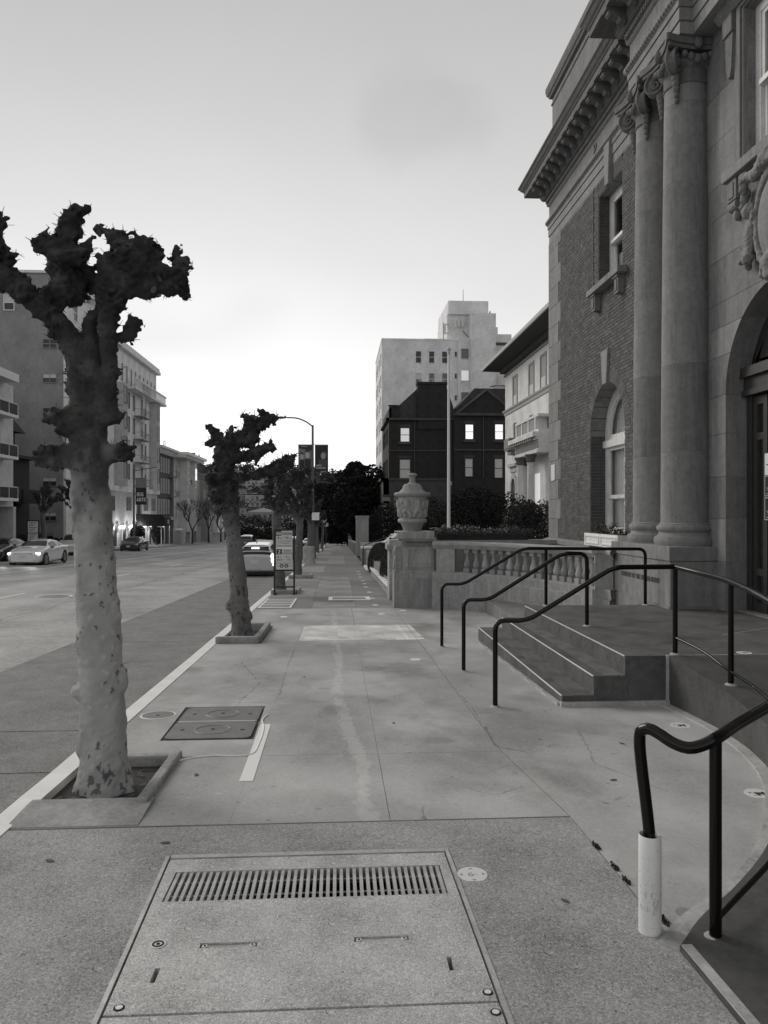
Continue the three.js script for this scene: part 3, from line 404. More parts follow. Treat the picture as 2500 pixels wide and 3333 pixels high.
const XW = 5.6, ZC = -9.44, AR = 1.025, AZ = -15.725, AS = 3.375;
const arcPts = (zc, yc, r, t0, t1, n) => { const a = []; for (let i = 0; i <= n; i++) { const t = mix(t0, t1, i / n); a.push([zc + r * Math.cos(t), yc + r * Math.sin(t)]); } return a; };
const archHole = (zc, r, ys, y0, n = 24) => [[zc - r, y0], [zc + r, y0], ...arcPts(zc, ys, r, 0, Math.PI, n)];
{
  const rect = (z0, z1, y0, y1) => [[z0, y0], [z1, y0], [z1, y1], [z0, y1]];
  part(sch, 'backing_wall', [elevX(rect(-20.08, -13.85, .3, 8.85), XW + .004, 6.05, [archHole(AZ, AR, AS, 1.22), rect(-16.2, -14.83, 6.5, 8.47), rect(-16.545, -16.485, 6.46, 8.79)])], mMortar); part(sch, 'backing_wall', [elevX(rect(-5.03, 1.2, .3, 8.85), XW + .004, 6.05)], mMortar);
  part(sch, 'core', [bb(7.2, 17, -1, 12.5, -19.85, 1.1), bb(6.05, 7.2, 8.9, 12.5, -19.85, 1.1), bb(6.06, 7.2, .1, .35, -19.85, 1.1)], mPlaster);
  part(sch, 'side_wall', [bb(5.62, 17, -1.2, 8.85, -20.08, -19.86)], mBrick[0]);
  for (const P of [[[17, -20.1], [5.6, -20.1], [5.6, -13.45]], [[5.6, -5.4], [5.6, 1.2], [17, 1.2]]]) part(sch, 'water_table', [sweep(P, [[.1, -1.2], [.1, .86], [.14, .9], [.14, .98], [.02, 1.03], [-.1, 1.03]], -1)], mStone);
  // bricks, laid course by course; the 300 nearest the eye are pieces, the rest one part
  const bg = [.205, .098].map(l => { const g = new THREE.BoxGeometry(.05, .061, l); return merge([g]); });
  const all = [], cut = []; const CH = .0722;
  for (let c = 0; c * CH + 1.045 < 8.77; c++) {
    const y = 1.075 + c * CH, qi = Math.floor((y - 1.03) / .5), qz = (qi % 2 ? -19.0 : -19.22) + .008; const hdr = c % 6 === 5, L = hdr ? .098 : .205, st = L + .011;
    let segs = [[qz, -13.87]]; const block = (p, q) => { segs = segs.flatMap(([a, b]) => q <= a || p >= b ? [[a, b]] : [[a, p], [q, b]].filter(([m, n]) => n - m > .025)); };
    const yy = y - AS, ro = AR + .29; if (y > 1.2 && yy < 0) block(AZ - AR - .001, AZ + AR + .001); else if (yy >= 0 && yy < ro) { const h = Math.sqrt(ro * ro - yy * yy); block(AZ - h, AZ + h); }
    if (yy > 0 && y < 5.11) { const h = mix(.12, .22, (y - 4.37) / .71); if (h > .12) block(AZ - h, AZ + h); }
    if (y > 6.36 && y < 8.49) block(-16.205, -14.825); else if (y >= 8.49) block(-16.205, -14.825); if (y > 6.46) block(-16.545, -16.485);
    const off = c % 2 ? st / 2 : 0;
    for (const [a, b] of segs) for (let z1 = -13.87 + off; z1 > a; z1 -= st) { const z0 = Math.max(a, z1 - L), z2 = Math.min(b, z1), w = z2 - z0; if (w < .02) continue; const zc = (z0 + z2) / 2; if (Math.abs(w - L) < .002) all.push([y, zc, hdr ? 1 : 0, Math.hypot(zc, y - 1.7)]); else cut.push(bx(.05, .061, w, XW + .019, y, zc)); }
  }
  part(sch, 'cut_brickwork', cut, mBrick[1], { kind: 'stuff' });
  all.sort((a, b) => a[3] - b[3]);
  const rest = mBrick.map(() => []);
  all.forEach(([y, z, h], i) => { const k = Math.min(5, Math.floor(R() * R() * 3.2 + R() * 2.9)), dx = rr(-.002, .003); if (i < 300) piece(sch, 'brick', bg[h], mBrick[k], XW + .019 + dx, y, z, rr(-.006, .006)); else rest[k].push(bg[h].clone().translate(XW + .019 + dx, y, z)); });
  rest.forEach((l, k) => { if (l.length) part(sch, 'brickwork', l, mBrick[k], { kind: 'stuff' }); });
  // jamb bricks of the reveals and voussoirs of the arch
  const jb = [];
  for (let c = 0; c * CH + 1.045 < AS; c++) { const y = 1.075 + c * CH + .1; if (y < 1.26 || y > AS) continue; jb.push(bx(.2, .061, .02, XW + .115 + (c % 2 ? 0 : .0), y, AZ - AR + .004), bx(c % 2 ? .1 : .19, .061, .02, XW + (c % 2 ? .275 : .32), y, AZ - AR + .004)); }
  for (let y = 6.56; y < 8.44; y += CH) jb.push(bx(.13, .061, .02, XW + .075, y, -16.196), bx(.1, .061, .02, XW + .2, y, -16.196));
  part(sch, 'reveal_brickwork', jb, mBrick[2], { kind: 'stuff' });
  for (let i = 0; i < 36; i++) { const t = (i + .5) / 36 * Math.PI, dt = Math.PI / 36 * .46; if (Math.abs(t - Math.PI / 2) < .19) continue; const q = [[AR, t - dt], [AR + .28, t - dt], [AR + .28, t + dt], [AR, t + dt]].map(([r, a]) => [AZ + r * Math.cos(a), AS + r * Math.sin(a)]); part(sch, 'voussoir', [elevX(q, XW - .006, XW + .36)], mBrick[(i * 7) % 5]); }
  for (let i = 0; i < 17; i++) { const z = -16.18 + (i + .5) * 1.33 / 17, sk = (z + 15.515) * .16; if (Math.abs(z + 15.515) < .13) continue; const w = .034; part(sch, 'voussoir', [elevX([[z - w, 8.49], [z + w, 8.49], [z + w + sk, 8.77], [z - w + sk, 8.77]], XW - .006, XW + .3)], mBrick[(i * 5) % 5]); }
  part(sch, 'keystone', [elevX([[AZ - .12, 4.37], [AZ + .12, 4.37], [AZ + .21, 5.08], [AZ - .21, 5.08]], XW - .05, XW + .2, [], .01)], mStoneV[3]);
  part(sch, 'keystone', [elevX([[-15.515 - .1, 8.44], [-15.515 + .1, 8.44], [-15.515 + .17, 9.3], [-15.515 - .17, 9.3]], XW - .075, XW + .2, [], .01)], mStoneV[3]);
  // quoins
  for (let i = 0; i < 16; i++) { const y0 = 1.03 + i * .5, y1 = Math.min(8.8, y0 + .494); if (y1 - y0 < .05) continue; const w = i % 2 ? 1.1 : .88; part(sch, 'quoin', [rb(.5, y1 - y0, w, .006, XW - .014 + .25, (y0 + y1) / 2, -20.1 + w / 2)], mStoneV[i % 3 ? 1 : 0]); part(sch, 'quoin', [bb(5.6, 6.05, y0, y1, .2, 1.214)], mStoneV[i % 4]); }
  part(sch, 'plaque', [rb(.03, .42, .34, .006, XW - .025, 2.72, -19.62)], M(.66, { r: .7 }));
  // brick beyond the portal towards the camera side, out of the picture
  part(sch, 'wing_brickwork', [bb(XW - .004, XW + .2, 1.05, 8.78, -4.98, .18)], mBrick[1]);
}
// windows
function sashWindow(parent, label, zc, w, y0, y1, x, archR, inner) {
  const f = [], hw = w / 2, fw = .13;
  let wn;
  if (archR) {
    const ys = AS, tr = 3.14;
    wn = part(parent, 'window', [elevX(archHole(zc, hw, ys, y0), x, x + .12, [archHole(zc, hw - fw, ys, y0 + .05)]), bb(x - .06, x + .12, tr - .03, tr + .12, zc - hw, zc + hw)], mTrim, label ? { label } : undefined);
    const wr = hw - fw; part(wn, 'arch_sash', [elevX([[zc - wr, tr + .13], [zc + wr, tr + .13], ...arcPts(zc, ys, wr, 0, Math.PI, 24)], x + .02, x + .08, [[[zc - wr + .09, tr + .24], [zc + wr - .09, tr + .24], ...arcPts(zc, ys, wr - .09, 0, Math.PI, 24)]])], mTrim);
    part(wn, 'pane', [elevX([[zc - wr + .09, tr + .24], [zc + wr - .09, tr + .24], ...arcPts(zc, ys, wr - .09, 0, Math.PI, 24)], x + .05, x + .054)], mGlass);
    part(wn, 'mullion', [bb(x - .01, x + .09, y0, tr, zc + .16, zc + .28)], mTrim);
    const ym = 2.02; for (const [a, b] of [[zc - wr, zc + .16], [zc + .28, zc + wr]]) { for (const [p, q, dx] of [[y0 + .05, ym + .03, .05], [ym - .03, tr - .03, .02]]) { part(wn, 'sash', [elevX([[a, p], [b, p], [b, q], [a, q]], x + dx, x + dx + .045, [[[a + .07, p + .08], [b - .07, p + .08], [b - .07, q - .07], [a + .07, q - .07]]])], mTrim); part(wn, 'pane', [bb(x + dx + .02, x + dx + .024, p + .08, q - .07, a + .07, b - .07)], mGlass); } }
    part(wn, 'curtain', [warp(new THREE.BoxGeometry(.01, 3.1, 2.5, 1, 1, 120).translate(x + .2, y0 + 1.6, zc - .12), (X, Y, Z) => [X + .022 * Math.sin(Z * 42), Y, Z])], mCurtain);
  } else {
    wn = part(parent, 'window', [elevX([[zc - hw, y0], [zc + hw, y0], [zc + hw, y1], [zc - hw, y1]], x, x + .12, [[[zc - hw + fw, y0 + .06], [zc + hw - fw, y0 + .06], [zc + hw - fw, y1 - fw], [zc - hw + fw, y1 - fw]]])], mTrim, label ? { label } : undefined);
    const ym = (y0 + y1) / 2 - .06, a = zc - hw + fw, b = zc + hw - fw;
    for (const [p, q, dx] of [[y0 + .06, ym + .03, .05], [ym - .03, y1 - fw, .015]]) { part(wn, 'sash', [elevX([[a, p], [b, p], [b, q], [a, q]], x + dx, x + dx + .04, [[[a + .07, p + .08], [b - .07, p + .08], [b - .07, q - .06], [a + .07, q - .06]]])], mTrim); part(wn, 'pane', [bb(x + dx + .02, x + dx + .023, p + .08, q - .06, a + .07, b - .07)], mGlass); }
    part(wn, 'meeting_rail', [bb(x - .03, x + .02, ym - .02, ym + .05, a, b)], mTrim);
    part(wn, 'blind', [bb(x + .16, x + .17, y0, inner ?? (y0 + .9), a - .5, b)], mCurtain);  // pale sheet put in for the bright reflection in the lower sash
  }
  return wn;
}
sashWindow(sch, 'tall arched sash window with pale curtain', AZ, 2 * AR - .01, 1.24, 0, 5.93, true);
sashWindow(sch, 'upper sash window half hidden by the reveal', -15.515, 1.36, 6.5, 8.46, 5.83, false, 7.2);
part(sch, 'window_sill', [rb(.32, .13, 1.9, .012, 5.56, 6.43, -15.515)], mStoneV[3]);
for (const z of [-16.2, -14.83]) { const c = part(sch, 'sill_bracket', [rb(.16, .36, .2, .012, 5.55, 6.19, z), rb(.2, .05, .25, .01, 5.54, 6.34, z)], mStoneV[0]); part(c, 'carved_panel', [bx(.02, .22, .12, 5.462, 6.17, z)], mStoneV[2]); }
// portal wall of ashlar courses with the arched doorway
{
  const zr = r => ZC - r, R0 = 1.33, SP = 3.4, zo = -13.9;
  const ys = [.2, .98, 1.6, 2.22, 2.84, 3.4, 3.98, 4.4, 4.76, 5.4, 6.02, 6.5, 7.15, 7.85, 8.62, 8.86];
  const zin = y => y <= SP ? zr(R0) : y < SP + R0 ? ZC - Math.sqrt(R0 * R0 - (y - SP) ** 2) : ZC;
  for (let i = 0; i < ys.length - 1; i++) {
    const y0 = ys[i] + .003, y1 = ys[i + 1] - .003; const inWin = y0 > 6.45 && y1 < 8.63;
    const edge = []; for (let k = 0; k <= 8; k++) { const y = mix(y0, y1, k / 8); edge.push([inWin ? -10.2 : zin(y), y]); }
    if (!inWin && y0 < SP + R0 && y1 > SP + R0) { edge.length = 0; for (let k = 0; k <= 8; k++) { const y = mix(y0, SP + R0, k / 8); edge.push([zin(y), y]); } edge.push([ZC, y1]); }
    const outl = [[zo, y0], ...edge, [zo, y1]];
    const cuts = i % 2 ? [zo, -12.2, -9] : [zo, -11.0, -9];
    part(sch, 'ashlar_course', [elevX(outl, XW - .012, 6.25)], mStoneV[(i * 3 + (i >> 2)) % 4]);
    part(sch, 'ashlar_course', [elevX(outl.map(([z, y]) => [2 * ZC - z, y]).reverse(), XW - .012, 6.25)], mStoneV[(i * 3 + 1) % 4]);
  }
  part(sch, 'portal_backing', [elevX([[zo + .02, .2], [2 * ZC - zo - .02, .2], [2 * ZC - zo - .02, 8.85], [zo + .02, 8.85]], XW + .01, 6.2, [archHole(ZC, R0 + .005, SP, .21), [[-10.195, 6.51], [-8.685, 6.51], [-8.685, 8.6], [-10.195, 8.6]]])], mMortar);
  // doorway joinery
  const xd = 5.9;
  const df = part(sch, 'door_frame', [bb(xd, xd + .1, .26, SP, zr(R0), zr(R0) + .14), bb(xd, xd + .1, .26, SP, ZC + R0 - .14, ZC + R0), bb(xd - .12, xd + .12, 3.62, 3.76, zr(R0) + .0, ZC + R0), bb(xd - .05, xd + .12, 3.44, 3.62, zr(R0), ZC + R0), bb(xd - .08, xd + .12, 3.36, 3.44, zr(R0), ZC + R0), elevX(archHole(ZC, R0, SP, 3.76), xd + .04, xd + .12, [archHole(ZC, R0 - .16, SP, 3.86)])], mWood);
  for (let k = 0; k < 5; k++) { const t = (k + 1) / 6 * Math.PI; part(df, 'fanlight_bar', [rod([xd + .08, 3.8, ZC], [xd + .08, SP + (R0 - .1) * Math.sin(t), ZC + (R0 - .1) * Math.cos(t)], .02)], mWood); }
  part(df, 'fanlight_pane', [elevX(archHole(ZC, R0 - .12, SP, 3.8), xd + .09, xd + .094)], mGlass);
  for (const [a, b] of [[zr(R0) + .14, zr(R0) + .50], [zr(R0) + .56, ZC - .02], [ZC + .02, ZC + R0 - .56], [ZC + R0 - .5, ZC + R0 - .14]]) {
    const leaf = part(sch, b - a > .4 ? 'door_leaf' : 'side_light', [elevX([[a, .27], [b, .27], [b, 3.34], [a, 3.34]], xd + .02, xd + .08, [[[a + .1, .42], [b - .1, .42], [b - .1, .8], [a + .1, .8]], [[a + .1, .9], [b - .1, .9], [b - .1, 2.72], [a + .1, 2.72]], [[a + .1, 2.82], [b - .1, 2.82], [b - .1, 3.22], [a + .1, 3.22]]])], mWood);
    part(leaf, 'pane', [bb(xd + .05, xd + .054, .4, 3.25, a + .08, b - .08)], mGlass);
  }
  part(sch, 'threshold', [bb(5.75, 6.3, .2, .285, zr(R0) + .002, ZC + R0 - .002)], mStoneV[1]);
  // notices on the door glass
  const poster = (k) => { const c = document.createElement('canvas'); c.width = 128; c.height = 160; const x = c.getContext('2d'); const dk = k > 0; x.fillStyle = dk ? '#1a1a1a' : '#e8e8e8'; x.fillRect(0, 0, 128, 160); x.strokeStyle = '#dddddd'; x.lineWidth = 5; x.strokeRect(2, 2, 124, 156); x.fillStyle = dk ? '#bdbdbd' : '#333333'; if (!k) { x.beginPath(); x.arc(26, 28, 14, 0, 7); x.fill(); x.fillRect(10, 44, 60, 8); x.fillRect(10, 80, 100, 8); x.fillRect(16, 104, 16, 22); x.fillRect(44, 104, 16, 22); x.fillRect(10, 142, 20, 8); } else { x.beginPath(); x.arc(40, 36, 8, 0, 7); x.fill(); x.fillRect(34, 44, 12, 26); for (let i = 0; i < 6; i++) x.fillRect(14, 84 + i * 11, 70 + (i * 23) % 30, 5); } const t = new THREE.CanvasTexture(c); t.colorSpace = THREE.SRGBColorSpace; return t; };
  const names = ['white printed notice at the top on the door glass', 'dark notice with white border in the middle on the door', 'dark notice with text lines lowest on the door'];
  [[2.21, 2.51], [1.92, 2.2], [1.59, 1.9]].forEach(([y0, y1], k) => { const g = new THREE.BoxGeometry(.004, y1 - y0, .28); const m = M(1, { r: .5 }); m.map = poster(k); m.map.repeat.set(-1, 1); m.map.wrapS = THREE.RepeatWrapping; const o = setup(new THREE.Mesh(g, m)); o.name = num('notice'); o.position.set(5.905, (y0 + y1) / 2, -10.165); o.rotation.y = 0; o.userData = { label: names[k], category: 'notice', group: 'notices on the school door' }; scene.add(o); });
  // upper window of the portal
  part(sch, 'window_surround', [elevX([[-10.45, 6.47], [-8.43, 6.47], [-8.43, 8.79], [-10.45, 8.79]], XW - .055, XW - .014, [[[-10.21, 6.48], [-8.67, 6.48], [-8.67, 8.62], [-10.21, 8.62]]]), elevX([[-10.34, 6.47], [-8.54, 6.47], [-8.54, 8.70], [-10.34, 8.70]], XW - .085, XW - .057, [[[-10.25, 6.48], [-8.63, 6.48], [-8.63, 8.64], [-10.25, 8.64]]])], mStoneV[0]);
  const ww = sashWindow(sch, 'sash window above the doorway', ZC, 1.5, 6.5, 8.6, 5.71, false, 7.0);
  part(sch, 'window_sill', [rb(.26, .15, 2.24, .012, 5.54, 6.40, ZC)], mStoneV[3]);
  for (const s of [-1, 1]) {
    const z = ZC + s * .93; const c = part(sch, 'sill_bracket', [rb(.14, .30, .24, .01, 5.53, 6.17, z), cy(.075, .075, .2, 0, 0, 0, 14).rotateX(Math.PI / 2).translate(5.53, 5.96, z), new THREE.SphereGeometry(.07, 12, 8).scale(.8, 1.3, .9).translate(5.55, 5.84, z)], mStoneV[0]); part(c, 'carved_panel', [bx(.02, .2, .13, 5.455, 6.16, z)], mStoneV[2]);
    const e = part(sch, 'ear_bracket', [rb(.14, .26, .26, .01, 5.54, 8.55, ZC + s * 1.08), elevX([[-.11, 8.42], [.11, 8.42], [.07, 7.95], [.03, 7.82], [-.03, 7.82], [-.07, 7.95]], 5.5, 5.6).translate(0, 0, ZC + s * 1.08)], mStoneV[0]);
  }
  part(sch, 'window_hood', [sweep([[5.6, -10.75], [5.6, -8.13]], [[0, 8.66], [.12, 8.68], [.16, 8.72], [.22, 8.79], [0, 8.79]], -1)], mStoneV[0]);
  // carved cartouche with two children over the arch
  const sh = (x, y, z) => { const zz = Math.abs(z - ZC); let d = (Math.hypot((zz) / .31, (y - 5.45) / .56, (x - 5.56) / .17) - 1) * .17; const B = [[[5.46, 6.12, .32, .075], [5.42, 6.16, .52, .06]], [[5.42, 6.16, .52, .06], [5.44, 6.02, .58, .05]], [[5.46, 6.22, 0, .12], [5.46, 6.12, .32, .06]], [[5.5, 4.9, 0, .12], [5.5, 4.74, 0, .1]], [[5.5, 4.95, .12, .07], [5.5, 4.78, .2, .05]]]; for (const [a, b] of B) d = smin(d, capsule(x, y, zz, a, b), .04); const fig = [[[5.5, 5.72, .52, .105], [5.5, 5.72, .52, .105]], [[5.52, 5.52, .5, .085], [5.53, 5.3, .53, .1]], [[5.5, 5.5, .44, .045], [5.44, 5.62, .32, .04]], [[5.5, 5.5, .56, .04], [5.48, 5.28, .64, .035]], [[5.5, 5.22, .52, .06], [5.43, 5.06, .46, .055]], [[5.43, 5.06, .46, .055], [5.5, 4.98, .56, .04]], [[5.5, 5.2, .58, .055], [5.44, 5.08, .62, .045]], [[5.5, 6.0, .62, .06], [5.5, 5.85, .7, .04]]]; let f = 9; for (const [a, b] of fig) f = smin(f, capsule(x, y, zz, a, b), .045); d = Math.min(d, f); const t = Math.abs(Math.hypot(zz / .31, (y - 5.45) / .56) - 1.1) * .31; d = Math.min(d, Math.hypot(t, x - 5.49) - .034); const inS = Math.hypot(zz / .3, (y - 5.45) / .55); return d + smooth(.9, 1.1, inS) * (.022 * fbm3(x * 16, y * 16, zz * 16, 3) - .02 * Math.abs(N3(x * 22, y * 22, zz * 22))) + .004 * N3(x * 40, y * 40, zz * 40); };
  part(sch, 'cartouche', [nets(sh, [5.28, 4.6, ZC - .82], [5.64, 6.38, ZC + .82], .014)], mStoneV[1]);
}
// plinths and giant columns
const PL = [[-13.4, -11.02], [2 * ZC + 11.02, 2 * ZC + 13.4]];
for (const [a, b] of PL) { part(sch, 'column_plinth', [bb(4.88, 5.7, -.3, .97, a, b), rb(.86, .21, b - a + .03, .008, 5.29, 1.08, (a + b) / 2)], mStoneV[1]); part(sch, 'plinth_base', [bb(4.86, 5.7, -.3, .31, a - .02, b + .02)], mStoneV[0]); }
{
  const lt = t => { const s = t; return mix(.372, .318, s * s * .55 + s * .45); };
  const y0 = 1.53, y1 = 8.2;
  const drums = [1.53, 2.62, 3.95, 5.25, 6.72, 7.93, 8.2];
  const col = (zc, first) => {
    const base = [[.0, 1.187], [.455, 1.187], [.455, 1.2], [.47, 1.23], [.47, 1.29], [.455, 1.325], [.425, 1.335], [.41, 1.35], [.395, 1.385], [.41, 1.415], [.425, 1.42], [.425, 1.425], [.435, 1.445], [.432, 1.475], [.418, 1.495], [.40, 1.5], [.40, 1.515], [.378, 1.535]];
    const c = part(sch, 'column', [lathe(base, 56, 5.38, 0, zc)], mStoneV[1], first ? { label: first } : undefined);
    for (let i = 0; i < drums.length - 1; i++) { const p = []; for (let k = 0; k <= 6; k++) { const y = mix(drums[i], drums[i + 1] - .0025, k / 6); p.push([lt((y - y0) / (y1 - y0)), y]); } part(c, 'shaft_drum', [lathe(p, 56, 5.38, 0, zc)], mStoneV[[1, 2, 1, 0, 1, 3][i]]); }
    // angular Ionic capital: four diagonal volutes, egg band, festoons, hollow abacus
    const cap = [lathe([[.315, 8.18], [.34, 8.2], [.34, 8.225], [.325, 8.24], [.33, 8.4], [.40, 8.47], [.42, 8.52], [.40, 8.57], [.3, 8.58]], 36, 5.38, 0, zc)];
    const ab = []; for (let q = 0; q < 4; q++) for (let k = 0; k <= 8; k++) { const t = -1 + k / 4, r = .53 - .10 * (1 - t * t), an = q * Math.PI / 2; const lx = t * .51, lz = r; ab.push([5.38 + lx * Math.cos(an) + lz * Math.sin(an), zc - lx * Math.sin(an) + lz * Math.cos(an)]); }
    cap.push(plan(ab, 8.69, 8.79), plan(ab.map(([x, z]) => [mix(5.38, x, .93), mix(zc, z, .93)]), 8.63, 8.69));
    for (let q = 0; q < 4; q++) {
      const an = Math.PI / 4 + q * Math.PI / 2, dx = Math.cos(an), dz = Math.sin(an);
      for (const sgn of [-1, 1]) { const pts = []; for (let k = 0; k <= 44; k++) { const t = k / 44 * Math.PI * 5, r = .20 * Math.exp(-t * .13); const u = .455 + r * Math.sin(t) * 1.0, y = 8.46 + r * Math.cos(t); pts.push(V(5.38 + dx * u - dz * sgn * .055, y, zc + dz * u + dx * sgn * .055)); } cap.push(new THREE.TubeGeometry(new THREE.CatmullRomCurve3(pts), 70, .027, 5)); }
      cap.push(cy(.175, .175, .1, 0, 0, 0, 20).rotateX(Math.PI / 2).rotateY(-an).translate(5.38 + dx * .455, 8.46, zc + dz * .455));
      cap.push(rod([5.38 + dx * .2, 8.6, zc + dz * .2], [5.38 + dx * .45, 8.62, zc + dz * .45], .05, .04, 8));
      const a2 = an + Math.PI / 4, ex = Math.cos(a2), ez = Math.sin(a2); // festoon on each face and drops under each volute
      for (let k = 0; k < 5; k++) cap.push(new THREE.SphereGeometry(.072 - .008 * Math.abs(k - 2), 8, 6).translate(5.38 + ex * .385 - ez * (k - 2) * .1, 8.56 - .035 * (2 - Math.abs(k - 2)), zc + ez * .385 + ex * (k - 2) * .1));
      for (let k = 0; k < 5; k++) cap.push(new THREE.SphereGeometry(.07 - .008 * k, 8, 6).scale(1, 1.25, 1).translate(5.38 + dx * (.40 - .006 * k), 8.26 - .085 * k, zc + dz * (.385 - .004 * k)));
      cap.push(new THREE.SphereGeometry(.075, 10, 8).scale(1, 1.3, .8).translate(5.38 + ex * .43, 8.72, zc + ez * .43));
    }
    part(c, 'capital', cap, mSootShade);
  };
  col(-12.72, 'far column of the pair with dark water line'); col(-11.59, 'near column of the pair'); col(2 * ZC + 11.59); col(2 * ZC + 12.72);
}
// entablature, cornice and parapet, breaking forward over each pair of columns
{
  const m = z => 2 * ZC - z, P = [[17, -20.1], [5.6, -20.1], [5.6, -13.05], [5.06, -13.05], [5.06, -11.1], [5.27, -11.1], [5.27, m(-11.1)], [5.06, m(-11.1)], [5.06, m(-13.05)], [5.6, m(-13.05)], [5.6, 1.22], [17, 1.22]];
  part(sch, 'architrave', [sweep(P, [[-.62, 8.80], [0, 8.80], [0, 8.975], [-.012, 8.98], [-.012, 8.99], [.018, 8.995], [.018, 9.17], [.006, 9.175], [.006, 9.185], [.035, 9.19], [.035, 9.29], [.06, 9.31], [.085, 9.35], [.085, 9.405], [0, 9.41]], -1)], mStoneV[3]);
  part(sch, 'frieze', [sweep(P, [[0, 9.40], [0, 9.79], [.02, 9.80], [.05, 9.83], [.05, 9.86]], -1)], mStoneV[1]);
  part(sch, 'cornice', [sweep(P, [[.05, 9.86], [.06, 9.865], [.06, 9.97], [.13, 9.985], [.17, 10.02], [.17, 10.05], [.19, 10.06], [.19, 10.24], [.54, 10.24], [.54, 10.37], [.56, 10.375], [.57, 10.40], [.61, 10.43], [.65, 10.49], [.68, 10.51], [.68, 10.55], [.3, 10.78], [-.1, 10.9]], -1)], mSootShade);
  part(sch, 'parapet', [sweep(P, [[-.07, 10.8], [-.07, 12.44], [-.04, 12.46], [-.04, 12.5], [-.07, 12.52], [-.07, 12.66]], -1)], mStoneV[2]);
  part(sch, 'coping', [sweep(P, [[-.07, 12.64], [0, 12.66], [.02, 12.72], [.05, 12.74], [.08, 12.86], [.08, 12.95], [-.5, 13.0]], -1)], mSootShade);
  const runs = []; for (let i = 0; i < P.length - 1; i++) runs.push([P[i], P[i + 1]]);
  const mg = merge([ext([[0, 0], [0, .15], [.29, .15], [.31, .13], [.31, .09], [.27, .055], [.2, .06], [.13, .03], [.09, -.02], [0, -.045]], .15, [], .006).translate(0, 0, -.075), bx(.35, .03, .19, .175, .163, 0)]);
  const dent = [], eggs = [];
  for (const [a, b] of runs) {
    const dx = b[0] - a[0], dz = b[1] - a[1], L = Math.hypot(dx, dz); if (L > 8 && a[0] > 10 && b[0] > 10) continue; const nx = -dz / L, nz = dx / L, ang = Math.atan2(-nz, nx);
    if (L > .6) { const far = Math.abs(dx) > 1, n = Math.max(1, Math.round(L / .445)); for (let k = 0; k < n; k++) { const t = (k + .5) / n; if (far && dx < 0 && t < .75) continue; if (far && dx > 0) continue; piece(sch, 'modillion', mg, mSootShade, a[0] + dx * t + nx * .19, 10.055, a[1] + dz * t + nz * .19, ang); } }
    const nd = Math.floor(L / .085); for (let k = 0; k < nd; k++) { const t = (k + .5) / nd; if (Math.abs(dx) > 3) continue; dent.push(bx(.045, .085, .05, a[0] + dx * t + nx * .08, 9.92, a[1] + dz * t + nz * .08, ang)); eggs.push(new THREE.SphereGeometry(.034, 6, 4).scale(1, 1.1, 1).translate(a[0] + dx * t + nx * .07, 9.345, a[1] + dz * t + nz * .07)); }
  }
  part(sch, 'dentil_row', dent, mStoneV[2], { kind: 'stuff' }); part(sch, 'egg_and_dart_row', eggs, mStoneV[2], { kind: 'stuff' });
  // remains of an inscription: letters on the frieze
  const put = (s, x, y, z, h) => { const g = new TextGeometry(s, { font, size: h, depth: .012, curveSegments: 5 }); g.computeBoundingBox(); g.translate(-(g.boundingBox.max.x + g.boundingBox.min.x) / 2, 0, 0); g.rotateY(-Math.PI / 2); part(sch, 'frieze_letter', [g.translate(x, y, z)], mStoneV[2]); };
  put('P', 5.592, 9.46, -16.45, .28); put('O', 5.592, 9.46, -14.55, .28);
  // name on the plinth of the columns
  const txt = new TextGeometry('CONVENT OF THE SACRED HEART', { font: fontS, size: .078, depth: .012, curveSegments: 4 }); txt.computeBoundingBox(); const w = txt.boundingBox.max.x; txt.scale(1.58 / w, 1, 1).rotateY(-Math.PI / 2).translate(4.884, .615, -12.98); 
  part(sch, 'raised_lettering', [txt], M(.08, { r: .6 }), { label: 'raised dark letters reading Convent of the Sacred Heart' });
}
{ // window box below the arched window
  const g = thing('window_box', 'white panelled window box with geraniums under the arched window', 'planter', [5.45, 1.0, -15.55]);
  part(g, 'box', [bb(5.36, 5.64, .99, 1.25, -16.45, -14.45)], M(.9, { r: .55, map: rep(tPaint, .5) }));
  for (const [a, b] of [[-16.38, -15.5], [-15.4, -14.52]]) part(g, 'panel_mould', [elevX([[a, 1.03], [b, 1.03], [b, 1.21], [a, 1.21]], 5.345, 5.36, [[[a + .035, 1.06], [b - .035, 1.06], [b - .035, 1.18], [a + .035, 1.18]]])], M(.78, { r: .55 }));
  part(g, 'soil', [bb(5.38, 5.62, 1.25, 1.256, -16.43, -14.47)], mDirt);
  const lv = []; for (let i = 0; i < 420; i++) { const z = rr(-16.1, -14.5), h = .15 * (.5 + .9 * Math.max(0, N3(z * 4, 2, 1) + .3)); lv.push(new THREE.CircleGeometry(rr(.014, .028), 5).rotateX(rr(-1.5, 1.5)).rotateY(R() * 6).translate(rr(5.4, 5.6), 1.26 + R() * h * 1.4, z)); }
  part(g, 'foliage', lv, M(.05, { r: .8, side: THREE.DoubleSide }), { kind: 'stuff' });
}

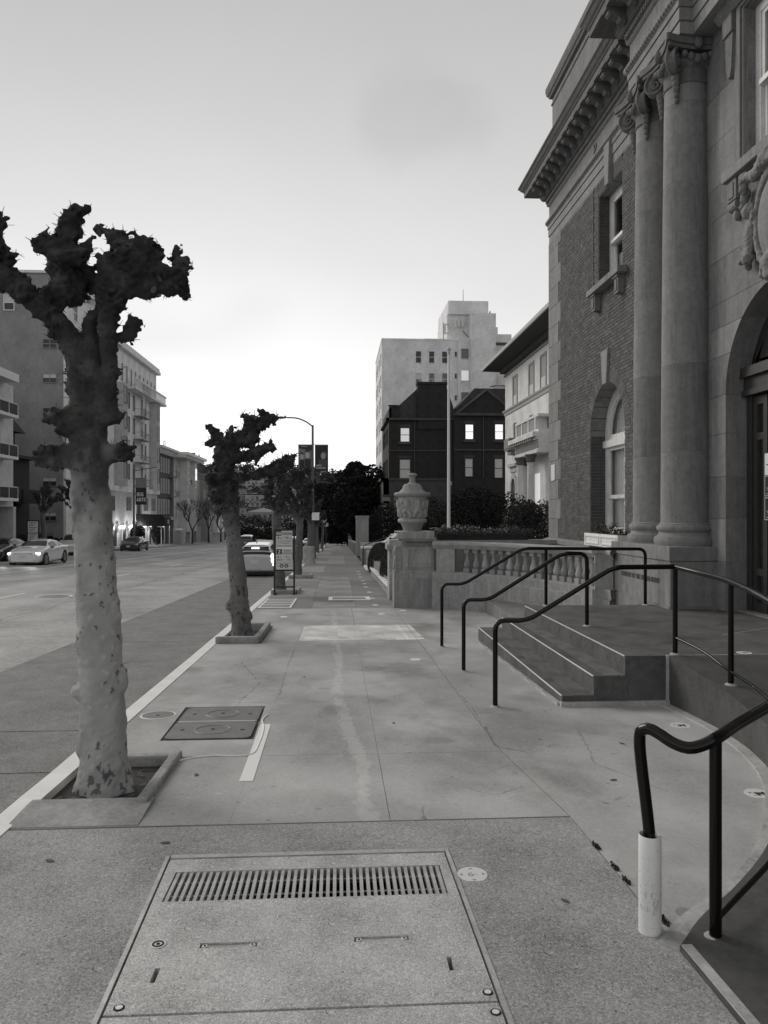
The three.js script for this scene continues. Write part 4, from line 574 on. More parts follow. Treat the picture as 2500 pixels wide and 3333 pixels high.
// ---------- balustrade, urn, forecourt ----------
const mBal = [.46, .52, .42].map((v, i) => { const m = M(v, { map: rep(tWall, 1.5 + .4 * i), bumpMap: rep(tFine, .4), bumpScale: .003, r: .93 }); m.map.offset.set(.2 * i, .4 * i); return m; });
const mPaleStone = M(.66, { map: rep(tStone, 1.3), bumpMap: rep(tFine, .4), bumpScale: .003, r: .93 });  // paler stone shared by the garden pier and the corner scroll
{
  const g = thing('balustrade', 'curved stone balustrade sweeping from urn pedestal to the columns', 'balustrade', [3.4, -.5, -16.5]);
  const cv = new THREE.CatmullRomCurve3([[2.2, -17.52], [2.75, -17.3], [3.4, -16.72], [4.05, -15.72], [4.52, -14.7], [4.93, -13.2]].map(p => V(p[0], 0, p[1])));
  const P = n => cv.getPoints(n).map(p => [p.x, p.z]);
  const sw = prof => sweep(P(28), prof, 1);
  const both = prof => [sweep(P(28), prof.map(([a, y]) => [a, y]), 1)];
  // closed section: near face, top, far face
  const sec = (w, y0, y1) => [[w, y0], [w, y1], [-w, y1], [-w, y0]];
  part(g, 'base_wall', both([[.20, -.9], [.20, .145], [.17, .16], [-.17, .16], [-.2, .145], [-.2, -.9]]), mBal[0]);
  part(g, 'die_wall', both([[.165, .16], [.165, .28], [.185, .30], [.185, .335], [-.185, .335], [-.185, .3], [-.165, .16]]), mBal[1]);
  part(g, 'rail', both([[.11, .865], [.13, .875], [.13, .895], [.165, .915], [.185, .955], [.19, .97], [.19, 1.005], [.17, 1.025], [-.17, 1.025], [-.19, 1.005], [-.19, .955], [-.13, .89], [-.11, .865], [.11, .865]]), mBal[1]);
  // baluster: square ends, vase between
  const s = .062; const vase = lathe([[.045, .43], [.05, .44], [.075, .47], [.082, .51], [.072, .56], [.05, .62], [.04, .68], [.037, .72], [.05, .735], [.05, .75], [.04, .76], [.048, .785]], 14);
  const bal = merge([rb(.15, .1, .15, .006, 0, .383, 0), vase, rb(.13, .085, .13, .006, 0, .825, 0)]);
  const n = 17; for (let i = 0; i < n; i++) { const t = .15 + .70 * i / (n - 1), p = cv.getPointAt(t), d = cv.getTangentAt(t); piece(g, 'baluster', bal, mBal[(i * 2) % 3], p.x, 0, p.z, Math.atan2(-d.z, d.x)); }
  const blk = (t, w, name) => { const p = cv.getPointAt(t), d = cv.getTangentAt(t); return part(g, name, [bx(w, .54, .26, 0, .6, 0, Math.atan2(-d.z, d.x)).translate(p.x, 0, p.z)], mBal[1]); };
  blk(.055, .42, 'half_pier'); 
  const pier = part(g, 'end_pier', [bx(.6, .74, .31, 0, .66, 0, 1.28).translate(4.79, 0, -13.62), bx(.64, .75, .43, 0, -.05, 0, 1.28).translate(4.8, 0, -13.62), bx(.66, .06, .42, 0, 1.0, 0, 1.28).translate(4.79, 0, -13.62)], mBal[0]);
  part(pier, 'panel_mould', [elevZ([[-.2, .4], [.2, .4], [.2, .8], [-.2, .8]], .15, .165, [[[-.16, .44], [.16, .44], [.16, .76], [-.16, .76]]]).rotateY(1.28 - Math.PI).translate(4.79, 0, -13.62)], mBal[0]);
}
{
  const g = thing('urn_pedestal', 'stone pedestal with framed panel carrying the urn', 'pedestal', [1.8, -.53, -18.1]);
  const zf = -17.7;
  part(g, 'base_block', [rb(.82, .9, .95, .01, 1.83, -.29, zf - .475)], mBal[0]);
  part(g, 'step_block', [rb(.80, .2, .92, .008, 1.84, .255, zf - .48)], mBal[1]);
  part(g, 'die', [rb(.73, .58, .86, .008, 1.86, .645, zf - .47)], mBal[1]);
  part(g, 'panel_mould', [elevZ([[1.58, .42], [2.17, .42], [2.17, .88], [1.58, .88]], zf - .042, zf - .018, [[[1.63, .47], [2.12, .47], [2.12, .83], [1.63, .83]]]), elevX([[zf - .82, .42], [zf - .12, .42], [zf - .12, .88], [zf - .82, .88]], 1.47, 1.496, [[[zf - .77, .47], [zf - .17, .47], [zf - .17, .83], [zf - .77, .83]]])], mBal[1]);
  part(g, 'cap_mould', [sweep([[2.23, zf - .02], [1.50, zf - .02], [1.50, zf - .93], [2.23, zf - .93], [2.23, zf - .02]], [[-.02, .92], [.02, .93], [.05, .96], [.07, 1.0], [.11, 1.02], [.12, 1.06], [-.1, 1.07]], -1), bb(1.46, 2.27, 1.02, 1.072, zf - .96, zf + .03)], mBal[0]);
  part(g, 'upper_block', [rb(.86, .18, .95, .012, 1.80, 1.155, zf - .47)], mBal[1]);
  // flared corner scroll on the street side
  part(g, 'corner_scroll', [elevZ([[1.40, 1.07], [1.26, 1.09], [1.33, 1.14], [1.37, 1.2], [1.37, 1.24], [1.40, 1.24]], zf - .95, zf + .0, [], .006)], mPaleStone);
  const sp = part(g, 'side_pilaster', [bb(1.30, 1.46, -.6, .30, zf - .62, zf - .06), bb(1.33, 1.52, .3, .9, zf - .58, zf - .1)], mBal[0]);
  const vol = []; for (let k = 0; k <= 40; k++) { const t = k / 40 * Math.PI * 3.4, r = .16 * Math.exp(-t * .16); vol.push(V(1.325, .5 + r * Math.cos(t), zf - .34 + r * Math.sin(t))); }
  part(sp, 'carved_scroll', [new THREE.TubeGeometry(new THREE.CatmullRomCurve3(vol), 60, .028, 6), ...[.4, .3, .72, .78].map((y, i) => new THREE.SphereGeometry(.05, 8, 6).scale(.7, 1.2, 1.1).translate(1.32, y, zf - .34 + (i % 2 ? .05 : -.05)))], mBal[1]);
  const pc = thing('garden_pier', 'pale square stone pier behind the urn pedestal', 'pier', [1.35, -.6, -20.6]);
  part(pc, 'shaft', [bb(1.33, 1.75, -.75, .72, -19.9, -20.6)], mPaleStone); part(pc, 'cap', [bb(1.27, 1.8, .72, .86, -19.84, -20.66), bb(1.33, 1.76, .86, .97, -19.9, -20.6)], mPaleStone);
  const u = thing('stone_urn', 'carved stone urn with relief figures and domed lid', 'urn', [1.76, 1.245, -18.12]); const ux = 1.76, uz = -18.12;
  part(u, 'foot', [lathe([[0, 1.245], [.225, 1.245], [.225, 1.3], [.235, 1.33], [.262, 1.40], [.29, 1.435], [.29, 1.445]], 44, ux, 0, uz)], mBal[2]);
  part(u, 'ring', [lathe([[.29, 1.445], [.33, 1.455], [.348, 1.49], [.34, 1.53], [.30, 1.55], [.28, 1.56]], 44, ux, 0, uz)], mBal[1]);
  const body = new THREE.CylinderGeometry(.345, .285, .5, 200, 70, true).translate(ux, 1.805, uz);
  const relief = (a, y) => { let h = 0; const q = y - 1.8; for (const [a0, s] of [[.25, 1], [1.25, -1], [2.05, 1], [2.9, 1], [3.75, -1], [4.6, 1], [5.5, -1]]) { const da = Math.atan2(Math.sin(a - a0), Math.cos(a - a0)) * .33; const B = [[0, .14, .0, .14, .04], [0, .1, .02 * s, -.04, .05], [0, .08, .1 * s, .02, .022], [.1 * s, .02, .13 * s, .12, .02], [.02 * s, -.04, .09 * s, -.11, .034], [.09 * s, -.11, .05 * s, -.2, .025], [0, -.04, -.06 * s, -.12, .034], [-.06 * s, -.12, -.1 * s, -.2, .024]]; for (const b of B) { const d = seg2(da, q, [b[0], b[1]], [b[2], b[3]]) / b[4]; if (d < 1.5) h = Math.max(h, .06 * Math.sqrt(Math.max(0, 1 - d * d / 2.2))); } } return h + .006 * N3(a * 9, y * 22, 3) + (q < -.16 ? .012 * Math.max(0, N3(a * 6, y * 10, 8)) : 0); };
  const bp = body.attributes.position; for (let i = 0; i < bp.count; i++) { const x = bp.getX(i) - ux, z = bp.getZ(i) - uz, y = bp.getY(i), a = Math.atan2(z, x), r = Math.hypot(x, z) + relief(a, y); bp.setX(i, ux + r * Math.cos(a)); bp.setZ(i, uz + r * Math.sin(a)); } const bodyM = mergeVertices(body.deleteAttribute('uv') && body, 1e-4); bodyM.computeVertexNormals();
  part(u, 'body', [bodyM], mBal[1], { label: 'urn body with carved relief of dancing figures' });
  const rimg = new THREE.TorusGeometry(.375, .055, 14, 120).rotateX(Math.PI / 2).scale(1, .95, 1); warp(rimg, (x, y, z) => { const a = Math.atan2(z, x), k = 1 + .018 * Math.max(0, Math.sin(a * 26)) * (y > -.02 ? 1 : .3); return [x * k, y, z * k]; });
  part(u, 'gadrooned_rim', [rimg.translate(ux, 2.115, uz), cy(.36, .36, .04, ux, 2.07, uz, 40)], mBal[0]);
  part(u, 'lid', [lathe([[.33, 2.16], [.30, 2.19], [.24, 2.25], [.225, 2.31], [.19, 2.355], [.12, 2.375], [.095, 2.38], [.075, 2.42], [.07, 2.49], [.085, 2.54]], 44, ux, 0, uz)], mBal[0]);
  const kn = new THREE.SphereGeometry(.115, 40, 12).scale(1, .42, 1); warp(kn, (x, y, z) => { const a = Math.atan2(z, x), k = 1 + .05 * Math.sin(a * 14); return [x * k, y, z * k]; }); part(u, 'finial', [kn.translate(ux, 2.575, uz)], mBal[0]);
}
// forecourt behind the balustrade
struct('forecourt', 'paved forecourt behind the balustrade', [bb(1.5, 30, -1.4, -.35, -18.6, -52), bb(3.2, 5.6, -.6, -.2, -13.6, -18.6)], M(.3, { map: rep(tStone, 2), r: .9 }));
{
  const g = thing('forecourt_wall', 'low stone terrace wall with flat coping behind the balustrade', 'wall', [4, -.35, -19.2]);
  part(g, 'wall_body', [bb(2.3, 5.5, -.4, .9, -19.0, -19.4)], mBal[2]); part(g, 'coping', [bb(2.25, 5.5, .9, 1.0, -18.95, -19.45)], mBal[1]);
}
function leaves(n, f, s0, s1) { const p = [], a = V(), b = V(), c = V(), d = V(), q = new THREE.Quaternion(), e = new THREE.Euler(); for (let i = 0; i < n; i++) { const o = f(i); if (!o) continue; const s = rr(s0, s1), w = s * .55; e.set(rr(-1.4, 1.4), R() * 6.28, rr(-1.4, 1.4)); q.setFromEuler(e); a.set(-w, 0, 0).applyQuaternion(q); b.set(0, 0, -s).applyQuaternion(q); c.set(w, 0, 0).applyQuaternion(q); d.set(0, s * .12, s).applyQuaternion(q); for (const k of [a, b, c, a, c, d]) p.push(k.x + o[0], k.y + o[1], k.z + o[2]); } const g = new THREE.BufferGeometry(); g.setAttribute('position', new THREE.Float32BufferAttribute(p, 3)); g.computeVertexNormals(); return g; }
const mLeaf = M(.035, { r: .9, side: THREE.DoubleSide }), mLeafD = M(.011, { r: 1, side: THREE.DoubleSide }), mLeafM = M(.075, { r: .75, side: THREE.DoubleSide }), mPetal = M(.6, { r: .8, side: THREE.DoubleSide }), mTwig = M(.045, { r: 1 });
const inBlob = (bl, rough = .5) => () => { const b = bl[Math.floor(R() * bl.length)]; for (let t = 0; t < 6; t++) { const x = rr(-1, 1), y = rr(-1, 1), z = rr(-1, 1), r = Math.hypot(x, y, z); if (r > 1 || r < .55 * R()) continue; const px = b[0] + x * b[3], py = b[1] + y * (b[4] ?? b[3]), pz = b[2] + z * (b[5] ?? b[3]); if (N3(px * 1.3 / rough, py * 1.3 / rough, pz * 1.3 / rough) < -.12 - .25 * (1 - r)) continue; return [px, py, pz]; } return null; };
{ // flower trough
  const g = thing('flower_trough', 'long dark trough of small white flowers on the terrace wall', 'planter', [3.6, 1.0, -19.2]);
  part(g, 'trough', [bb(2.45, 4.75, 1.0, 1.16, -18.98, -19.42)], M(.03, { r: .8 }));
  part(g, 'foliage', [leaves(2600, () => { const x = rr(2.3, 4.85); return [x, 1.12 + R() * (.16 + .16 * Math.max(-.4, N3(x * 3, 0, 2))), rr(-18.9, -19.5)]; }, .018, .04)], mLeafM, { kind: 'stuff' });
  part(g, 'blossoms', [leaves(230, () => { const x = rr(2.3, 4.3); return [x, 1.2 + R() * (.14 + .14 * Math.max(-.3, N3(x * 3, 0, 2))), rr(-18.86, -19.3)]; }, .014, .026)], mPetal, { kind: 'stuff' });
}
{
  const g = thing('flagpole', 'tall slender white flagpole with ball tip behind the urn', 'flagpole', [3.48, -.35, -24]);
  part(g, 'pole', [cy(.036, .058, 7.1, 3.48, 3.2, -24, 14)], M(.80, { r: .5 })); part(g, 'ball', [new THREE.SphereGeometry(.07, 14, 10).translate(3.48, 6.82, -24), cy(.05, .06, .08, 3.48, 6.72, -24)], M(.55, { r: .4 })); part(g, 'cleat', [bx(.05, .12, .04, 3.54, 2.6, -23.97)], M(.5));
}
// shrub next to the school corner and dark planting round the mansion
function shrub(name, label, at, blobs, n, s0, s1, mat, group, cat = 'shrub') { const g = thing(name, label, cat, at, group); part(g, 'crown', [leaves(n, inBlob(blobs.map(b => [b[0] + at[0], b[1] + at[1], b[2] + at[2], ...b.slice(3)])), s0, s1)], mat, { kind: 'stuff' }); part(g, 'trunk', blobs.slice(0, 4).map(b => rod([at[0] + b[0] * .3, at[1], at[2] + b[2] * .3], [at[0] + b[0], at[1] + b[1], at[2] + b[2]], .05, .02, 5)), mTwig); return g; }
shrub('camellia_shrub', 'loose twiggy evergreen shrub against the school corner', [6.0, -.3, -24], [[0, 1.3, 0, .95, 1.0], [-.55, 1.0, .2, .7, .8], [.5, 1.5, 0, .8, .9], [-.2, 1.9, 0, .6, .5], [.9, .9, 0, .6, .8], [-1.1, .8, 0, .5, .6]], 12000, .022, .055, mLeaf, 'evergreens in the forecourt');
shrub('garden_bush', 'broad very dark bush below the mansion behind flagpole', [7.5, -1.1, -46], [[0, 1.4, 0, 2.3, 1.9], [2.6, 1.9, 0, 2.4, 2.2], [-2.4, .9, 0, 2.0, 1.5], [4.6, 1.4, 0, 2, 2.0], [1, 3.0, -1, 1.9, 1.4]], 26000, .05, .11, mLeafD, 'evergreens in the forecourt');
shrub('garden_bush', 'dark rounded bush left of the urn before the mansion', [4.6, -2.2, -72], [[0, 2.2, 0, 2.0, 2.6], [2.2, 1.8, 0, 1.8, 2.0], [4.2, 2.6, 0, 2.4, 2.8]], 13000, .07, .14, mLeafD, 'evergreens in the forecourt');
// clipped hedges in front-garden boxes, with low walls and white steps next door
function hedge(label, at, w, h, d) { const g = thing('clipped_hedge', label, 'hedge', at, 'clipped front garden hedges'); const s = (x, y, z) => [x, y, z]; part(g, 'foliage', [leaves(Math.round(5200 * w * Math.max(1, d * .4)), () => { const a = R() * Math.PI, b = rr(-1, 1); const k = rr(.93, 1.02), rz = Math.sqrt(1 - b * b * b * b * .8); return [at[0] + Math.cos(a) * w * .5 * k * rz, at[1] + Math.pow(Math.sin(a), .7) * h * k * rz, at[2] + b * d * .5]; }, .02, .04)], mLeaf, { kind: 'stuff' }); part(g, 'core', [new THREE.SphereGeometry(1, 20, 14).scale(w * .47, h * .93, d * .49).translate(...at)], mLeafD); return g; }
hedge('rounded clipped hedge just beyond the garden pier', [1.85, -.55, -26], .8, .95, 3.2); hedge('taller domed clipped hedge beside the white steps', [1.95, -.9, -34], 1.2, 1.2, 4.6);
{
  const g = thing('garden_box_wall', 'low front garden wall with pale notched coping', 'wall', [1.5, -.7, -27]);
  part(g, 'wall_body', [sl(bb(1.4, 1.62, -.2, .25, -21.3, -33))], mBal[0]); part(g, 'coping', [sl(bb(1.36, 1.72, .25, .31, -21.2, -33.1))], M(.82, { r: .8 }));
  for (let i = 0; i < 11; i++) part(g, 'coping_notch', [sl(bb(1.37, 1.5, .311, .316, -22 - i, -22.1 - i))], mDirt);
  const s = thing('white_front_steps', 'white front steps of the next house with thin handrail', 'steps', [1.6, -1.2, -43]);
  for (let i = 0; i < 5; i++) part(s, 'step', [bb(1.35 + i * .32, 4, -1.7, gy(0, -38) + .03 + i * .17, -37 - .4 * (i % 2), -40.5)], M(.78, { r: .8 }));
  part(s, 'cheek_wall', [bb(1.3, 4, -2.2, -.3, -42.0, -42.5)], mBal[0]); part(s, 'cheek_cap', [bb(1.25, 4, -.3, -.2, -41.95, -42.55)], M(.8, { r: .8 }));
  part(s, 'handrail', [tubeC(path([[1.35, -1.2, -41.2], [1.35, -.1, -41.2], [3.2, .55, -41.2]], .06), .022, 40, 8)], mBlack);
  const pz = (label, x, z, h, w) => { const p = thing('gate_pillar', label, 'gate pillar', [x, gy(0, z), z], 'stone gate pillars along the pavement'); part(p, 'shaft', [bx(w, h, w, x + w / 2, gy(0, z) + h / 2, z)], mBal[1]); part(p, 'cap', [bx(w + .12, .12, w + .12, x + w / 2, gy(0, z) + h + .06, z), bx(w + .06, .08, w + .06, x + w / 2, gy(0, z) + h - .1, z)], mBal[1]); };
  pz('tall square stone gate pillar beyond the white steps', 1.45, -62, 3.1, 1.0); pz('small gate pillar at the far end of the pavement', 1.5, -112, 2.0, .6);
  const w = thing('front_wall', 'dark low wall with railings running up to the pillar', 'wall', [1.5, -2.5, -80]); part(w, 'wall_body', [sl(bb(1.5, 1.8, -.2, .9, -64, -111))], M(.09, { r: .9 })); part(w, 'coping', [sl(bb(1.46, 1.85, .9, 1.0, -64, -111))], M(.2)); 
  struct('front_gardens', 'dark planted ground of the front gardens', [grid(1.55, 40, -236, -52, 4, 20, (x, z) => gy(0, z) - .05)], M(.05, { r: 1, map: rep(tStone, 2) }));
}

// limb centre lines of the pollarded plane trees: x, y, z, radius in metres from the foot
const T1 = [[[0.0,0.01,0,0.198],[-0.006,0.08,0,0.179],[-0.013,0.239,0,0.159],[-0.016,0.494,0,0.153],[-0.026,0.749,0,0.15],[-0.045,1.164,0,0.143],[-0.07,1.578,0,0.134],[-0.086,1.865,0,0.131],[-0.099,2.025,0,0.137],[-0.105,2.12,0,0.128]],[[0.016,0.143,0,0.128],[0.207,-0.022,0.05,0.038]],[[-0.016,0.112,0,0.128],[-0.217,-0.041,0.04,0.051]],[[0.0,0.08,0,0.128],[0.032,-0.022,0.2,0.064]],[[-0.128,0.335,0.02,0.064],[-0.112,0.399,0.02,0.057]],[[-0.102,0.702,0.03,0.045],[-0.185,0.717,0.03,0.041],[-0.198,0.733,0.03,0.026]],[[0.112,0.749,0,0.038],[0.115,0.845,0,0.032]],[[0.07,1.228,0.02,0.038],[0.07,1.323,0.02,0.032]],[[-0.143,1.052,0.06,0.045],[-0.14,1.1,0.06,0.038]]];
const C1 = [[[-0.149,2.682,0,0.098],[-0.189,2.95,0,0.079],[-0.239,3.128,0.02,0.085],[-0.346,3.28,0.03,0.082],[-0.471,3.396,0.04,0.077],[-0.605,3.503,0.05,0.091],[-0.738,3.574,0.06,0.109],[-0.872,3.664,0.06,0.1],[-0.801,3.824,0.05,0.1],[-0.712,3.905,0.05,0.073]],[[-0.783,3.842,0.05,0.055],[-0.765,3.967,0.05,0.032],[-0.752,4.057,0.05,0.024]],[[-0.712,3.735,0.05,0.1],[-0.631,3.664,0.05,0.055]],[[-0.087,2.86,0,0.08],[-0.105,3.128,-0.02,0.054],[-0.114,3.262,-0.02,0.05],[-0.033,3.342,-0.03,0.055],[0.02,3.432,-0.04,0.091]],[[-0.006,2.682,0.02,0.085],[0.052,2.95,0.05,0.064],[0.038,3.128,0.05,0.067],[0.02,3.262,0.03,0.073],[0.038,3.369,0,0.091]],[[0.02,3.432,-0.04,0.1],[0.038,3.619,0,0.109],[0.217,3.655,0,0.137],[0.395,3.583,0.02,0.1],[0.511,3.583,0.02,0.073]],[[0.217,3.664,0,0.127],[0.092,3.807,0,0.073]],[[0.065,3.798,0,0.055],[-0.006,3.914,0,0.031],[-0.051,3.932,0,0.015]],[[0.351,3.699,0,0.073],[0.217,3.851,0,0.036]],[[0.494,3.664,0,0.064],[0.489,3.771,0,0.027],[0.471,3.856,0,0.009]],[[0.485,3.53,0,0.064],[0.529,3.45,0,0.036]],[[0.306,3.699,0.05,0.064],[0.32,3.807,0.05,0.027]],[[0.556,3.699,0,0.036],[0.574,3.726,0,0.013]],[[-0.212,3.467,0,0.1],[-0.265,3.646,0,0.118],[-0.337,3.744,0,0.109],[-0.435,3.762,0,0.055]],[[-0.265,3.771,0,0.1],[-0.23,3.932,0,0.082],[-0.194,4.003,0,0.055]],[[-0.23,3.976,0,0.046],[-0.14,4.012,0,0.022]],[[-0.435,3.789,0,0.046],[-0.39,3.878,0,0.022]],[[-0.14,3.78,0,0.055],[-0.082,3.851,0,0.027]],[[-0.265,3.485,0.02,0.1],[-0.364,3.432,0.03,0.082]],[[-0.14,3.574,-0.1,0.091],[-0.051,3.521,-0.1,0.064]],[[0.083,3.137,0,0.045],[0.163,3.173,0,0.067],[0.19,3.253,0,0.046]],[[-0.194,2.601,0,0.08],[-0.319,2.583,0.05,0.076]],[[0.038,2.601,0.02,0.062],[0.128,2.592,0.05,0.043]],[[-0.23,2.325,0.02,0.098],[-0.372,2.316,0.05,0.085]],[[0.02,2.342,0.0,0.071],[0.136,2.351,0.03,0.07]],[[-0.185,2.771,0,0.08],[-0.23,2.78,0.02,0.045]],[[-0.212,2.503,0.05,0.071],[-0.265,2.503,0.08,0.045]],[[-0.105,2.075,0,0.121],[-0.105,2.191,0,0.125],[-0.109,2.414,0,0.118],[-0.105,2.592,0,0.114],[-0.109,2.682,0,0.107]],[[0.261,3.539,0,0.109],[0.422,3.512,0.02,0.087]],[[0.038,3.503,-0.02,0.1],[0.199,3.503,0,0.091]],[[-0.015,3.905,0.0,0.046],[0.092,3.824,0,0.064]],[[-0.265,3.628,0.1,0.073],[-0.14,3.699,0.08,0.064]],[[0.128,3.735,0.08,0.073],[0.288,3.699,0.1,0.073]]];
const T2 = [[[0.009,0.0,0,0.217],[0.005,0.105,0,0.169],[-0.028,0.43,0,0.165],[-0.06,0.973,0,0.148],[-0.104,1.407,0,0.135],[-0.154,1.884,0,0.126],[-0.197,2.145,0,0.156]],[[-0.202,0.539,0.05,0.065],[-0.212,0.582,0.05,0.048]],[[0.124,0.365,0.05,0.054],[0.135,0.43,0.05,0.043]]];
const C2 = [[[-0.169,1.95,0,0.128],[-0.197,2.145,0,0.153],[-0.245,2.492,0,0.181],[-0.245,2.818,0,0.16],[-0.31,3.013,0,0.17],[-0.332,3.295,0,0.138],[-0.462,3.491,0.05,0.077],[-0.56,3.551,0.05,0.043]],[[-0.353,3.274,0,0.106],[-0.56,3.274,0.0,0.043]],[[-0.245,3.013,0,0.149],[-0.093,3.295,0,0.17],[0.124,3.36,0,0.17],[0.189,3.621,0,0.138],[0.059,3.729,0.05,0.077]],[[0.211,3.534,0,0.128],[0.384,3.643,-0.05,0.128],[0.515,3.708,-0.05,0.072]],[[0.428,3.729,0,0.085],[0.287,3.805,0.03,0.047]],[[0.428,3.621,0,0.074],[0.536,3.599,0,0.051]],[[-0.093,3.013,0,0.128],[0.124,3.056,0.1,0.094],[0.341,3.143,0.1,0.106],[0.515,3.208,0.1,0.077]],[[-0.093,2.644,0,0.106],[0.167,2.731,-0.1,0.081],[0.384,2.779,-0.15,0.089],[0.602,2.905,-0.15,0.132],[0.775,2.97,-0.15,0.106],[0.845,3.046,-0.15,0.064]],[[-0.093,2.709,0.05,0.081],[0.091,2.779,0.1,0.043]],[[-0.31,2.666,0,0.128],[-0.495,2.655,0.08,0.106]],[[-0.288,2.362,0,0.128],[-0.408,2.384,0.1,0.132]],[[-0.267,2.21,0,0.128],[-0.353,2.167,0.1,0.106]],[[0.167,3.295,0.1,0.106],[0.254,3.317,0.15,0.064]],[[-0.202,3.317,0.1,0.128],[-0.18,3.469,0.1,0.064]],[[0.254,3.013,0.1,0.072],[0.254,2.926,0.12,0.051]]];
const T3 = [[[-0.03,-0.012,0,0.199],[-0.042,0.187,0,0.161],[-0.095,1.181,0,0.138],[-0.156,1.869,0,0.138],[-0.164,2.328,0,0.138]]];
const C3 = [[[-0.156,2.098,0,0.138],[-0.164,2.366,0,0.13],[-0.24,2.901,0.1,0.084],[-0.317,3.322,0.2,0.076],[-0.336,3.475,0.2,0.168]],[[-0.145,2.328,0,0.115],[0.218,2.634,-0.2,0.084],[0.601,2.978,-0.3,0.069],[0.715,3.054,-0.3,0.153]],[[-0.183,2.71,0,0.099],[0.066,3.131,-0.1,0.069],[0.218,3.398,-0.2,0.069]],[[-0.049,3.666,0,0.191],[0.142,3.819,0,0.199],[0.352,4.067,0,0.099]],[[-0.202,3.704,0.1,0.176],[-0.049,3.857,0,0.153]],[[-0.202,2.519,0.1,0.076],[-0.393,2.825,0.3,0.13],[-0.451,3.092,0.3,0.092]],[[0.218,3.398,-0.2,0.153],[0.524,3.513,-0.3,0.183],[0.715,3.704,-0.3,0.099]],[[-0.164,2.404,-0.1,0.099],[-0.087,2.863,-0.4,0.076],[-0.011,3.245,-0.6,0.153],[-0.087,3.475,-0.7,0.138]],[[-0.164,2.404,0.1,0.092],[-0.011,2.787,0.4,0.076],[0.18,3.092,0.6,0.153],[0.218,3.322,0.7,0.115]],[[0.715,3.054,-0.3,0.153],[0.83,3.245,-0.3,0.107]]];

// ---------- street trees ----------
const chain = L => { const o = []; for (const c of L) for (let i = 0; i < c.length - 1; i++) o.push([c[i], c[i + 1]]); return o; };
function field(L, k, amp, fq, fine) { const B = L.map(c => chain([c])); return (x, y, z) => { let d = 9; for (const ch of B) { let c = 9; for (const [a, b] of ch) c = Math.min(c, capsule(x, y, z, a, b)); if (c < d + k) d = smin(d, c, k); } if (d > -.12 && d < .14) { const A = amp(x, y, z); d += A * (.45 + 1.1 * fbm3(x * fq, y * fq, z * fq, 2) - 1.2 * Math.abs(N3(x * fq * 2.2, y * fq * 2.2, z * fq * 2.2))) + fine * N3(x * 60, y * 60, z * 60); } return d; }; }
function bounds(L, m) { const a = [9, 9, 9], b = [-9, -9, -9]; for (const c of L) for (const p of c) for (let i = 0; i < 3; i++) { a[i] = Math.min(a[i], p[i] - p[3] - m); b[i] = Math.max(b[i], p[i] + p[3] + m); } return [a, b]; }
const mBark = M(1, { vertexColors: true, r: .92, bumpMap: rep(tFine, .3), bumpScale: .004 });
function barkCol(o) { const sd = o.seed; return (x, y, z) => {
  let c = o.base * (1 + .45 * fbm3(x * 6 + sd, y * 3, z * 6, 3)); const f = N3(x * 22 + sd, y * 13, z * 22) + .45 * N3(x * 55, y * 36 + sd, z * 55), dens = N3(x * 5 + sd, y * 2.2, z * 5 + sd); if (f > .50 - .5 * dens) c *= .34; else if (f < -.55) c *= 1.25;
  const k = smooth(-.1, .35, N3(x * 7, y * 7, z * 7 + sd)), d = o.dark * (1 + k) * (1 + .5 * N3(x * 40, y * 40, z * 40)), lim = mix(o.lime, 1, smooth(o.y0 - .15, o.y0 + .2, y)) , side = smooth(.12, .21, Math.abs(x - o.ax)) * smooth(o.yt, o.yt + .2, y);
  return mix(c, d * mix(lim, 1, side), smooth(o.yt - .55, o.yt + .45, y + .5 * fbm3(x * 7, y * 5, z * 7 + 3, 2) + .25 * side)); }; }
function stubs(geo, n, len, r, yMin, filt) { const p = geo.attributes.position, nn = geo.attributes.normal, out = []; let guard = 0; while (out.length < n && guard++ < n * 30) { const i = Math.floor(R() * p.count), y = p.getY(i); if (y < yMin) continue; const x = p.getX(i), z = p.getZ(i); if (filt && !filt(x, y, z)) continue; const d = V(nn.getX(i) + rr(-.4, .4), nn.getY(i) + rr(-.1, .7), nn.getZ(i) + rr(-.4, .4)).normalize(), l = len * (.4 + R() * R() * 1.6); out.push(rod([x - d.x * .015, y - d.y * .015, z - d.z * .015], [x + d.x * l, y + d.y * l, z + d.z * l], r * rr(.6, 1.4), r * .35, 5)); } return out; }
function plane(label, at, TL, CL, o) {
  const g = thing('plane_tree', label, 'tree', [0, 0, 0], 'pollarded plane trees along the kerb');
  const f1 = field(TL, .05 * o.s, () => .011 * o.s, 7, .0015), b1 = bounds(TL, .05 * o.s); b1[0][1] = Math.max(b1[0][1], -.12);
  part(g, 'trunk', [nets(f1, b1[0], b1[1], o.h1, barkCol(o))], mBark);
  const f2 = field(CL, .035 * o.s, (x, y, z) => o.amp * Math.max(smooth(o.y0, o.y0 + .35, y), o.burl ? smooth(.12, .21, Math.abs(x + .09)) : 0) + .006, o.fq, .005), b2 = bounds(CL, .08 * o.s);
  const cg = nets(f2, b2[0], b2[1], o.h2, barkCol(o));
  const cr = part(g, 'crown', [cg.clone()], mBark, { label: 'knobbly dark pollarded limbs' });
  part(cr, 'twig_stubs', stubs(cg, o.n, o.len, o.len * .10, o.ys, o.filt), mTwig, { kind: 'stuff' });
  g.position.set(...at); return g;
}
